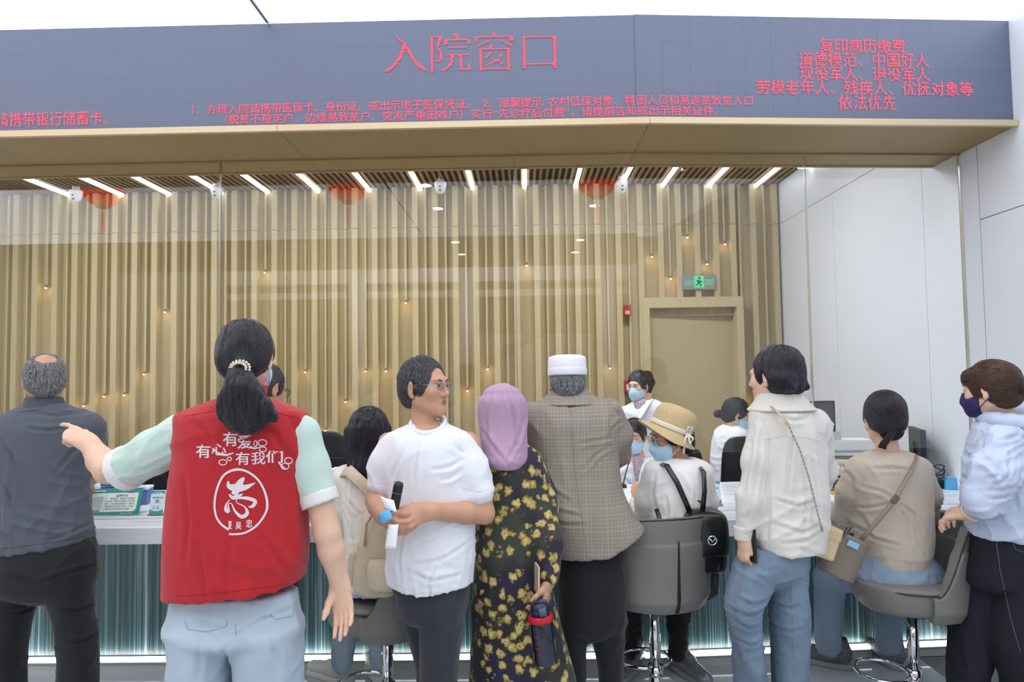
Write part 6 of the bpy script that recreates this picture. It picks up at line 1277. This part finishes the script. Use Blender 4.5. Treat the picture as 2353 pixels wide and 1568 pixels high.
b = MB(); b.tube([at(1247, 1378, Yb - .05), at(1246, 1400, Yb - .09), at(1249, 1418, Yb - .10)], [(.002, .013)] * 3, 8, flat=(1, 0, 0)); putb(e, 'carry_strap', b, mat('strap_blue', '4B5A72', .7))
c = at(911, 1140, 2.24); e = bag_root('glasses_case', c, 'black cylindrical case held by the man in white tee', 'case'); b = MB(); R = _ry(math.radians(14)) @ _rx(math.radians(15)); b.lathe([(.001, -.055), (.014, -.052), (.016, -.04), (.016, .035), (.014, .046), (.001, .05)], 18, c, R); putb(e, 'tube', b, M_black); b = MB(); b.lathe([(.0165, .012), (.0165, .016)], 18, c, R); putb(e, 'seam', b, mat('case_seam', '55585f', .3))
def sheet(name, P, m, label, cat):
    P = [np.asarray(q) for q in P]; n = 7; o = P[0]; v = []; f = []
    for i in range(n):
        for j in range(n): s, t = i / (n - 1), j / (n - 1); q = P[0] * (1 - s) * (1 - t) + P[1] * s * (1 - t) + P[2] * s * t + P[3] * (1 - s) * t; v.append(q - o + np.array([0, -.008 * math.sin(PI * s) * math.sin(2 * t + 1), 0]))
    for i in range(n - 1):
        for j in range(n - 1): f.append((i * n + j, (i + 1) * n + j, (i + 1) * n + j + 1, i * n + j + 1))
    b = MB(); b.add(v, f, True); ob = b.build(name, m, None, tuple(o)); s_ = ob.modifiers.new('thick', 'SOLIDIFY'); s_.thickness = .0006; tag(ob, label, cat); return ob
sheet('paper_slip', [at(873, 1140, 2.22), at(905, 1150, 2.22), at(912, 1178, 2.21), at(884, 1170, 2.21)], M_paper, 'folded white paper slip in the hand of the man in tee', 'paper')
sheet('receipt', [at(893, 1205, 2.20), at(916, 1205, 2.20), at(910, 1262, 2.19), at(884, 1262, 2.19)], M_paper, 'long white receipt hanging from the hand of the man in tee', 'paper')
sheet('folded_mask', [at(868, 1182, 2.19), at(896, 1170, 2.19), at(902, 1192, 2.18), at(876, 1206, 2.18)], mat('mask_blue_held', '5FB4EA', .7, bump=.3, bscale=(60, 2, 60)), 'folded blue mask in the hand of the man in tee', 'face mask')
c = at(1722, 1252, 2.53); tag(MB().box(-.004, .004, -.034, .034, -.06, .06, _rz(.4), (0, 0, 0)).build('phone', M_black, None, c, bev=.003), 'black phone in the hand of the woman in loose shirt', 'phone')
c = at(1476, 1118, 3.33); e = bag_root('phone', c, 'black phone with orange edge held up by the woman in the hat', 'phone'); b = MB(); b.box(-.006, .006, -.03, .03, -.06, .06, _ry(.12), c); putb(e, 'body', b, M_black, bev=.004); b = MB(); b.box(-.0065, .0065, -.031, .031, .042, .062, _ry(.12), c); putb(e, 'case_edge', b, mat('case_orange', 'E9855B', .5))
# ------------------------------------------------------------------ things on the counter
ZC = .924
M_teal = mat('print_teal', '3FA7A5', .4); M_ink = mat('print_ink', '4c5a60', .6); M_tealtxt = mat('print_teal_text', '3E8E92', .6)
def flat(e, name, pts, m, parent=None): b = MB(); b.add(pts, [tuple(range(len(pts)))]); return b.build(name, m, parent or e)
def card(px_, py_, Y, label, rz=0.0, w=.070, h=.112):
    q = at(px_, py_, Y); e = empty('portrait_card', (q[0], q[1], ZC), rz); tag(e, label, 'card stand', 'portrait card stands on the counter')
    lean = .22; pos = lambda x, z, o=.0: (x, z * math.sin(lean) - o, z * math.cos(lean) + .006)
    R = _rx(-lean); b = MB(); b.box(-w / 2, w / 2, 0, .003, 0, h, R, (0, 0, .006)); b.build('holder', M_acryl, e); b = MB(); b.box(-w / 2 - .002, w / 2 + .002, -.012, .045, 0, .006); b.build('foot', M_acryl, e)
    b = MB(); b.box(-w / 2 + .001, w / 2 - .001, -.0012, -.0004, .002, h - .001, R, (0, 0, .006)); cd = b.build('card', mat('card_pale', 'DDE9F5', .4), e)
    arc = lambda z0, z1, s: [pos(-w / 2 + .001, z0, .0016), pos(w / 2 - .001, z0, .0016)] + [pos(w / 2 - .001 - (w - .002) * t, z1 - s * math.sin(PI * t), .0016) for t in np.linspace(0, 1, 10)]
    flat(e, 'bottom_band', arc(.002, .024, .010), M_teal, cd); flat(e, 'top_band', [tuple(q) for q in arc(h - .001, h - .018, -.010)][::-1], M_teal, cd)
    def tx(s, x0, x1, z0, z1, m, bold=0): V2, T2 = text_flat(s, x0, x1, z0, z1, bold); b = MB(); b.add([pos(x, z, .0019) for x, z in V2], [tuple(map(int, t)) for t in T2]); b.build('print', m, cd)
    tx('服务窗口岗', -.024, .025, .073, .083, M_tealtxt, .01); [flat(e, 'fine_print', [pos(a, z, .0019), pos(a + d_, z, .0019), pos(a + d_, z + .003, .0019), pos(a, z + .003, .0019)], M_ink if z < .05 else M_tealtxt, cd) for a, d_, z in ((-.018, .009, .034), (0, .004, .034), (.007, .004, .034), (-.018, .009, .026), (-.001, .013, .026), (-.018, .012, .097), (-.003, .012, .097))]
    flat(e, 'photo', [pos(-.0085, .044, .0019), pos(.0085, .044, .0019), pos(.0085, .068, .0019), pos(-.0085, .068, .0019)], mat('photo_blue', '6FA6E6', .4), cd)
    el = lambda cx, cz, rx, rz_, o: [pos(cx + rx * math.cos(a), cz + rz_ * math.sin(a), o) for a in np.linspace(0, 2 * PI, 14, endpoint=False)]
    flat(e, 'photo_coat', [pos(-.008, .044, .0022), pos(.008, .044, .0022), pos(.006, .052, .0022), pos(-.006, .052, .0022)], M_paper, cd); flat(e, 'photo_hair', el(0, .0605, .0045, .0052, .0022), M_black, cd); flat(e, 'photo_face', el(0, .0585, .0036, .0044, .0024), mat('photo_skin', 'D9B49A', .6), cd)
card(358, 1188, 3.30, 'portrait card stand beside the tent sign and the red vest'); card(1643, 1170, 3.38, 'portrait card stand between the black backpack and the loose shirt', .06)
# tent sign
q = at(255, 1192, 3.29); e = empty('tent_sign', (q[0], q[1], ZC), math.radians(4)); tag(e, 'clear tent sign with teal notice print beside the polo shirt', 'sign')
w, h, ln = .27, .135, .38; R = _rx(-ln); b = MB(); b.box(-w / 2, w / 2, 0, .003, 0, h + .012, R, (0, 0, 0)); b.build('front_plate', M_acryl, e); b = MB(); b.box(-w / 2, w / 2, -.003, 0, 0, h + .012, _rx(ln), (0, 2 * (h + .012) * math.sin(ln), 0)); b.build('rear_plate', M_acryl, e)
pos = lambda x, z, o=.001: (x, z * math.sin(ln) - o, z * math.cos(ln))
b = MB(); b.box(-w / 2 + .004, w / 2 - .006, -.0015, -.0005, .006, h, R, (0, 0, 0)); cd = b.build('notice', mat('notice_teal', '2F8F88', .4), e)
x0, x1, z0, z1 = -w / 2 + .006, w / 2 - .024, .022, h - .022; flat(e, 'notice_field', [pos(x0, z0, .002), pos(x1 - .016, z0, .002), pos(x1 - .006, z0 + .004, .002), pos(x1, z0 + .014, .002), pos(x1, z1, .002), pos(x0, z1, .002)], mat('notice_pale', 'DCEBE4', .5), cd)
flat(e, 'divider', [pos(-.042, z0, .0023), pos(-.0405, z0, .0023), pos(-.0405, z1, .0023), pos(-.042, z1, .0023)], M_tealtxt, cd); flat(e, 'code_square', [pos(-.112, .040, .0023), pos(-.052, .040, .0023), pos(-.052, .096, .0023), pos(-.112, .096, .0023)], mat('code_grey', 'B9C4C2', .6), cd); flat(e, 'red_mark', [pos(.062, .111, .0023), pos(.088, .111, .0023), pos(.088, .116, .0023), pos(.062, .116, .0023)], mat('mark_red', 'C5484A', .5), cd)
def tx(s, a, b_, c, d, m, bold=0): V2, T2 = text_flat(s, a, b_, c, d, bold); b = MB(); b.add([pos(x, z, .0026) for x, z in V2], [tuple(map(int, t)) for t in T2]); b.build('print', m, cd)
tx('温馨提示', .005, .062, .092, .105, M_tealtxt, .02)
for i, s in enumerate(['患者朋友：我院电子化票据正', '式上线，请您在办理就诊卡挂号缴', '费时，出示身份证或医保卡，提供正', '确的身份证号码与手机号，以便正', '确使用手机获取您的电子发票。']): tx(s, (-.018 if i == 0 else -.036), (.098 if i < 4 else .080), .081 - i * .0125, .0895 - i * .0125, M_ink)
tx('获取电子票据', -.108, -.056, .031, .037, M_ink); mat('print_white', 'E8F0EC', .6); [flat(e, 'fine_print', [pos(a, z, .0024), pos(a + d_, z, .0024), pos(a + d_, z + .0045, .0024), pos(a, z + .0045, .0024)], mm, cd) for a, d_, z, mm in ((-.104, .044, .0245, M_ink), (-.108, .03, h - .0135, MATS['print_white']), (-.074, .026, h - .0135, MATS['print_white']))]; tx('吴忠市人民医院', .04, .10, .010, .016, MATS['print_white'])
q = at(262, 1150, 3.52); e = empty('clipboard', (q[0], q[1], ZC), .1); tag(e, 'blue clipboard standing behind the tent sign', 'clipboard'); b = MB(); b.box(-.075, .075, 0, .006, 0, .155, _rx(-.12), (0, 0, 0)); b.build('board', mat('clip_blue', '33478C', .4), e, bev=.002); b = MB(); b.box(-.02, .02, -.006, .01, .148, .16, _rx(-.12), (0, 0, 0)); b.build('clip', M_chrome, e)
q = at(322, 1165, 3.62); e = empty('tissue_box', (q[0], q[1], ZC), .2); tag(e, 'small blue and white box beside the tent sign', 'box'); MB().box(-.05, .05, -.05, .05, 0, .078).build('carton', mat('box_blue', '3C5C9C', .5), e, bev=.002); MB().box(-.051, .051, -.051, .051, .078, .09).build('carton_top', mat('box_top', 'C9D6EA', .5), e)
q = at(712, 1185, 3.4); e = empty('keypad', (q[0], q[1], ZC), .3); tag(e, 'small black keypad on the counter beside the red vest', 'keypad'); MB().box(-.045, .045, -.06, .06, 0, .022).build('body', M_black, e, bev=.004); MB().box(-.03, .03, -.01, .045, .022, .026).build('screen', mat('lcd_grey', '7f8a84', .2), e)
for i in range(3):
    for j in range(3): MB().box(-.028 + i * .02, -.014 + i * .02, -.05 + j * .014, -.041 + j * .014, .022, .026).build('key', M_white, e)
def mic(pts, label):
    P = [at(*q) for q in pts]; e = empty('gooseneck_microphone', (P[0][0], P[0][1], ZC)); tag(e, label, 'microphone', 'gooseneck microphones on the counter'); o = np.array(e.location); MB().lathe([(.04, 0), (.04, .01), (.03, .02)], 20).build('base', M_black, e)
    b = MB(); L = [(0, 0, .015)] + [tuple(q - o) for q in P[1:]]; b.tube(L, .004, 8); b.build('gooseneck', mat('neck_grey', '3a3c40', .4, .6), e); b = MB(); d = np.array(L[-1]) - np.array(L[-2]); b.tube([np.array(L[-1]) - nrm(d) * .004, np.array(L[-1]), np.array(L[-1]) + nrm(d) * .03, np.array(L[-1]) + nrm(d) * .036], [.005, .008, .008, .003], 10); b.build('capsule', mat('mic_red', 'D2353F', .5), e)
mic([(1425, 1150, 3.95), (1432, 1112, 3.95), (1440, 1080, 3.98), (1444, 1066, 4.0)], 'gooseneck microphone before the clerk with lowered eyes')
mic([(1944, 1155, 3.72), (1935, 1120, 3.72), (1918, 1090, 3.74), (1898, 1066, 3.78)], 'gooseneck microphone before the raised hand at the printer')
# right-hand desk equipment
mcr = mat('office_cream', 'CFCDB8', .5, var=.03)
def eq(name, px_, py_, Y, label, cat, rz=0, z=None): q = at(px_, py_, Y); e = empty(name, (q[0], q[1], q[2] if z is None else z), rz); tag(e, label, cat); return e
def monitor(px0, px1, yt, yb, Y, rz, label, h=None):
    a, b_ = at(px0, yt, Y), at(px1, yb, Y); w = abs(b_[0] - a[0]); hh = a[2] - b_[2]; c = (a + b_) / 2; e = empty('monitor', (c[0], c[1], ZC), rz); tag(e, label, 'monitor', 'computer monitors on the counter'); zb = b_[2] - ZC
    w = max(w, .30) if rz > 1 else w
    MB().box(-w / 2, w / 2, -.012, .018, zb, zb + hh).build('housing', M_black, e, bev=.004); MB().box(-w / 2 + .012, w / 2 - .012, -.0135, -.012, zb + .014, zb + hh - .012).build('screen', mat('screen_off', '4A3C38', .08, coat=.5), e)
    MB().box(-.03, .03, .0, .03, 0, zb + .1).build('stand', M_black, e); MB().box(-.11, .11, -.07, .09, 0, .012).build('foot', M_black, e, bev=.004)
monitor(1863, 1921, 922, 1008, 4.02, .12, 'dark monitor right of the loose white shirt'); monitor(1840, 1866, 934, 1010, 4.1, -.5, 'narrow edge of a monitor half hidden by the loose shirt'); monitor(2096, 2122, 984, 1056, 3.95, 1.25, 'slim monitor seen edge-on at the white side wall')
e = eq('printer', 1950, 1150, 3.92, 'cream dot-matrix printer before the raised hand', 'printer', -.12, ZC)
MB().box(-.17, .17, -.10, .14, 0, .11).build('body', mcr, e, bev=.012); MB().box(-.15, .15, -.06, .10, .11, .15).build('cover', mcr, e, bev=.015); MB().box(-.12, .13, -.04, .09, .148, .156).build('lid_window', mat('smoke_plastic', '6e7274', .25), e, bev=.003); MB().box(-.14, .14, -.105, -.10, .03, .07).build('paper_slot', mat('slot_dark', '4c4f4c', .5), e); MB().box(-.16, -.08, -.085, -.06, .112, .118).build('control_panel', mat('panel_dark', '3a3d40', .4), e)
for i in range(4): MB().box(-.155 + i * .018, -.143 + i * .018, -.088, -.078, .117, .122).build('button', M_white, e)
e = eq('label_printer', 1902, 1045, 4.06, 'small cream device with blue sticker left of the paper stack', 'printer', .1, ZC + .19); MB().box(-.05, .055, -.06, .06, 0, .105).build('body', mcr, e, bev=.01); MB().box(-.01, .015, -.0615, -.060, .02, .075).build('sticker', mat('sticker_blue', '7FB6DA', .4), e)
e = eq('shelf_riser', 1945, 1060, 4.08, 'grey riser shelf carrying the paper stack', 'shelf', 0, ZC); MB().box(-.2, .24, -.10, .12, .175, .19).build('shelf_board', mat('riser_grey', 'B9C0C2', .5), e); MB().box(-.2, -.19, -.10, .12, 0, .175).build('side', MATS['riser_grey'], e); MB().box(.23, .24, -.10, .12, 0, .175).build('side', MATS['riser_grey'], e)
e = eq('paper_stack', 1950, 1045, 4.06, 'thick stack of white paper beside the cream printer', 'paper stack', -.08, ZC + .19)
for i in range(4): MB().box(-.105 + .003 * (i % 2), .105 + .003 * (i % 2), -.07, .08, i * .014, i * .014 + .0135).build('ream', M_paper, e)
e = eq('card_terminal', 1918, 1140, 3.66, 'orange and black card terminal beside the beige sleeve', 'card terminal', .5, ZC); R = _rx(.35); MB().box(-.04, .04, -.085, .085, .01, .045, R, (0, 0, .03)).build('body', M_black, e, bev=.008); MB().box(-.042, .042, .0, .088, .02, .05, R, (0, 0, .03)).build('shell', mat('terminal_orange', 'E8692A', .4), e, bev=.01); MB().box(-.028, .028, -.07, -.01, .045, .047, R, (0, 0, .03)).build('keypad_face', mat('keypad_grey', '5a5d60', .4), e); MB().box(-.03, .03, -.03, .03, 0, .02).build('stand', mat('terminal_yellow', 'D2A53A', .5), e)
e = eq('booklet', 1905, 1165, 3.36, 'open ruled booklet in front of the beige sleeve', 'booklet', .3, ZC); R = _rx(.55); MB().box(-.055, .055, 0, .10, 0, .004, R, (0, 0, .006)).build('page', M_paper, e)
for i in range(9): MB().box(-.048, .048, .008 + i * .01, .0088 + i * .01, .0042, .0046, R, (0, 0, .006)).build('ruled_line', mat('rule_grey', 'B7BBC6', .6), e)
e = eq('paper_sheet', 1880, 1180, 3.26, 'white form lying on the counter by the tan bag', 'paper', .2, .9125); MB().box(-.06, .06, -.05, .06, 0, .001).build('sheet', M_paper, e)
e = eq('tissue_holder', 2196, 1150, 3.78, 'sky blue plastic holder on the counter by the side wall', 'box', -.12, ZC)
b = MB(); b.prism([(-.065, 0), (.065, 0), (.06, .052), (.02, .066), (-.02, .06), (-.06, .056)], -.05, .05); b.build('case', mat('sky_plastic', '57B0E4', .4), e, bev=.004); MB().box(-.05, -.01, -.02, .02, .058, .064).build('slot', mat('slot_pale', 'BFD9E8', .5), e)
e = eq('cable_coil', 2155, 1148, 3.80, 'black adapter with coiled cable beside the sky blue holder', 'cable', 0, ZC); MB().box(-.03, .03, -.03, .03, 0, .045).build('adapter', M_black, e, bev=.004)
b = MB(); b.tube([(.045 * math.cos(a) + .008 * math.sin(3 * a), .03 * math.sin(a), .05 + .012 * math.sin(2.3 * a) + .004 * a) for a in np.linspace(0, 6 * PI, 70)], .0028, 6); b.build('cable', M_black, e)
# ------------------------------------------------------------------ things on the staff room wall and ceiling
e = eq('exit_sign', 1607, 649, 6.0, 'grey exit sign with glowing green lettering above the door', 'exit sign'); a, b_ = at(1567, 649, 6.0), at(1648, 649, 6.0); w = b_[0] - a[0]; hh = at(1607, 632, 6.0)[2] - at(1607, 666, 6.0)[2]; e.rotation_euler = (0, 0, math.atan(BS))
MB().box(-w / 2, w / 2, 0, .02, -hh / 2, hh / 2).build('housing', mat('sign_grey', '8B8F8E', .4), e, bev=.004); M_gr = emission('exit_green', '6BE39A', .85)
MB().box(-.15 * w, .14 * w, -.002, 0, -.36 * hh, .44 * hh).build('pictogram_field', M_gr, e)
def sgn(s, x0, x1, z0, z1, bold=.01): V2, T2 = text_flat(s, x0 * w, x1 * w, z0 * hh, z1 * hh, bold); b = MB(); b.add([(x, -.0025, z) for x, z in V2], [tuple(map(int, t)) for t in T2]); b.build('lettering', M_gr, e)
sgn('安全出口', -.43, -.17, -.2, .16); sgn('EXIT', .18, .43, -.2, .2)
mdk = mat('pictogram_dark', '2a4636', .7)
for P in ([(-.03, .34), (.03, .34), (.03, .2), (-.03, .2)], [(-.05, .15), (.04, .12), (.02, -.08), (-.04, -.04)], [(-.04, -.02), (.03, -.06), (.07, -.18), (.02, -.3), (-.01, -.28), (.03, -.17)], [(-.05, -.02), (0, -.06), (-.06, -.22), (-.12, -.24), (-.12, -.18), (-.08, -.16)], [(.03, .12), (.1, .02), (.08, -.02), (.02, .06)], [(-.05, .14), (-.1, .06), (-.08, .02), (-.03, .08)]): b = MB(); b.add([(x * w, -.003, z * hh) for x, z in P], [tuple(range(len(P)))]); b.build('pictogram', mdk, e)
M_fire = mat('fire_red', 'A9202A', .4)
e = eq('fire_sounder', 1442, 713, 5.94, 'red fire alarm sounder high on the wood wall', 'fire alarm'); MB().box(-.032, .032, 0, .04, -.05, .05).build('body', M_fire, e, bev=.008); MB().box(-.02, .02, -.003, 0, -.035, -.005).build('beacon', mat('beacon_clear', 'D9A8A8', .2), e)
e = eq('call_point', 1447, 889, 5.94, 'red manual call point behind the standing clerk', 'fire alarm'); MB().box(-.045, .045, 0, .035, -.055, .055).build('body', M_fire, e, bev=.006); MB().box(-.028, .028, -.003, 0, -.03, .02).build('label_plate', M_white, e)
for i, (px_, py_) in enumerate([(175, 438), (498, 430), (1012, 418), (1429, 415)]):
    q = at(px_, py_, 5.75); q[1] += G(q[0]); e = empty('dome_camera', tuple(q), 0); tag(e, 'white turret security camera under the ceiling, %s from the left' % ORD[i], 'security camera', 'security cameras over the counter')
    MB().lathe([(.04, .0), (.052, -.002), (.053, -.02), (.048, -.045), (.042, -.07), (.03, -.092), (.014, -.104), (.001, -.106)], 24).build('housing', M_white, e); MB().lathe([(.03, 0), (.03, .12)], 16).build('bracket', M_white, e)
    for dz in (-.048, -.078): MB().lathe([(.001, .004), (.010, .002), (.011, -.004)], 14, (0, -.044 - (dz + .048) * .5 - (.0 if dz > -.06 else .008), dz), _rx(PI / 2 - .35)).build('lens', M_black, e)
e = eq('sprinkler', 1570, 392, 5.5, 'small chrome sprinkler head between the ceiling tubes', 'sprinkler'); MB().lathe([(.006, .09), (.006, .02), (.016, .012), (.006, .004), (.02, 0), (.02, -.003)], 14).build('head', M_chrome, e)
bpy.data.objects.remove(_to)
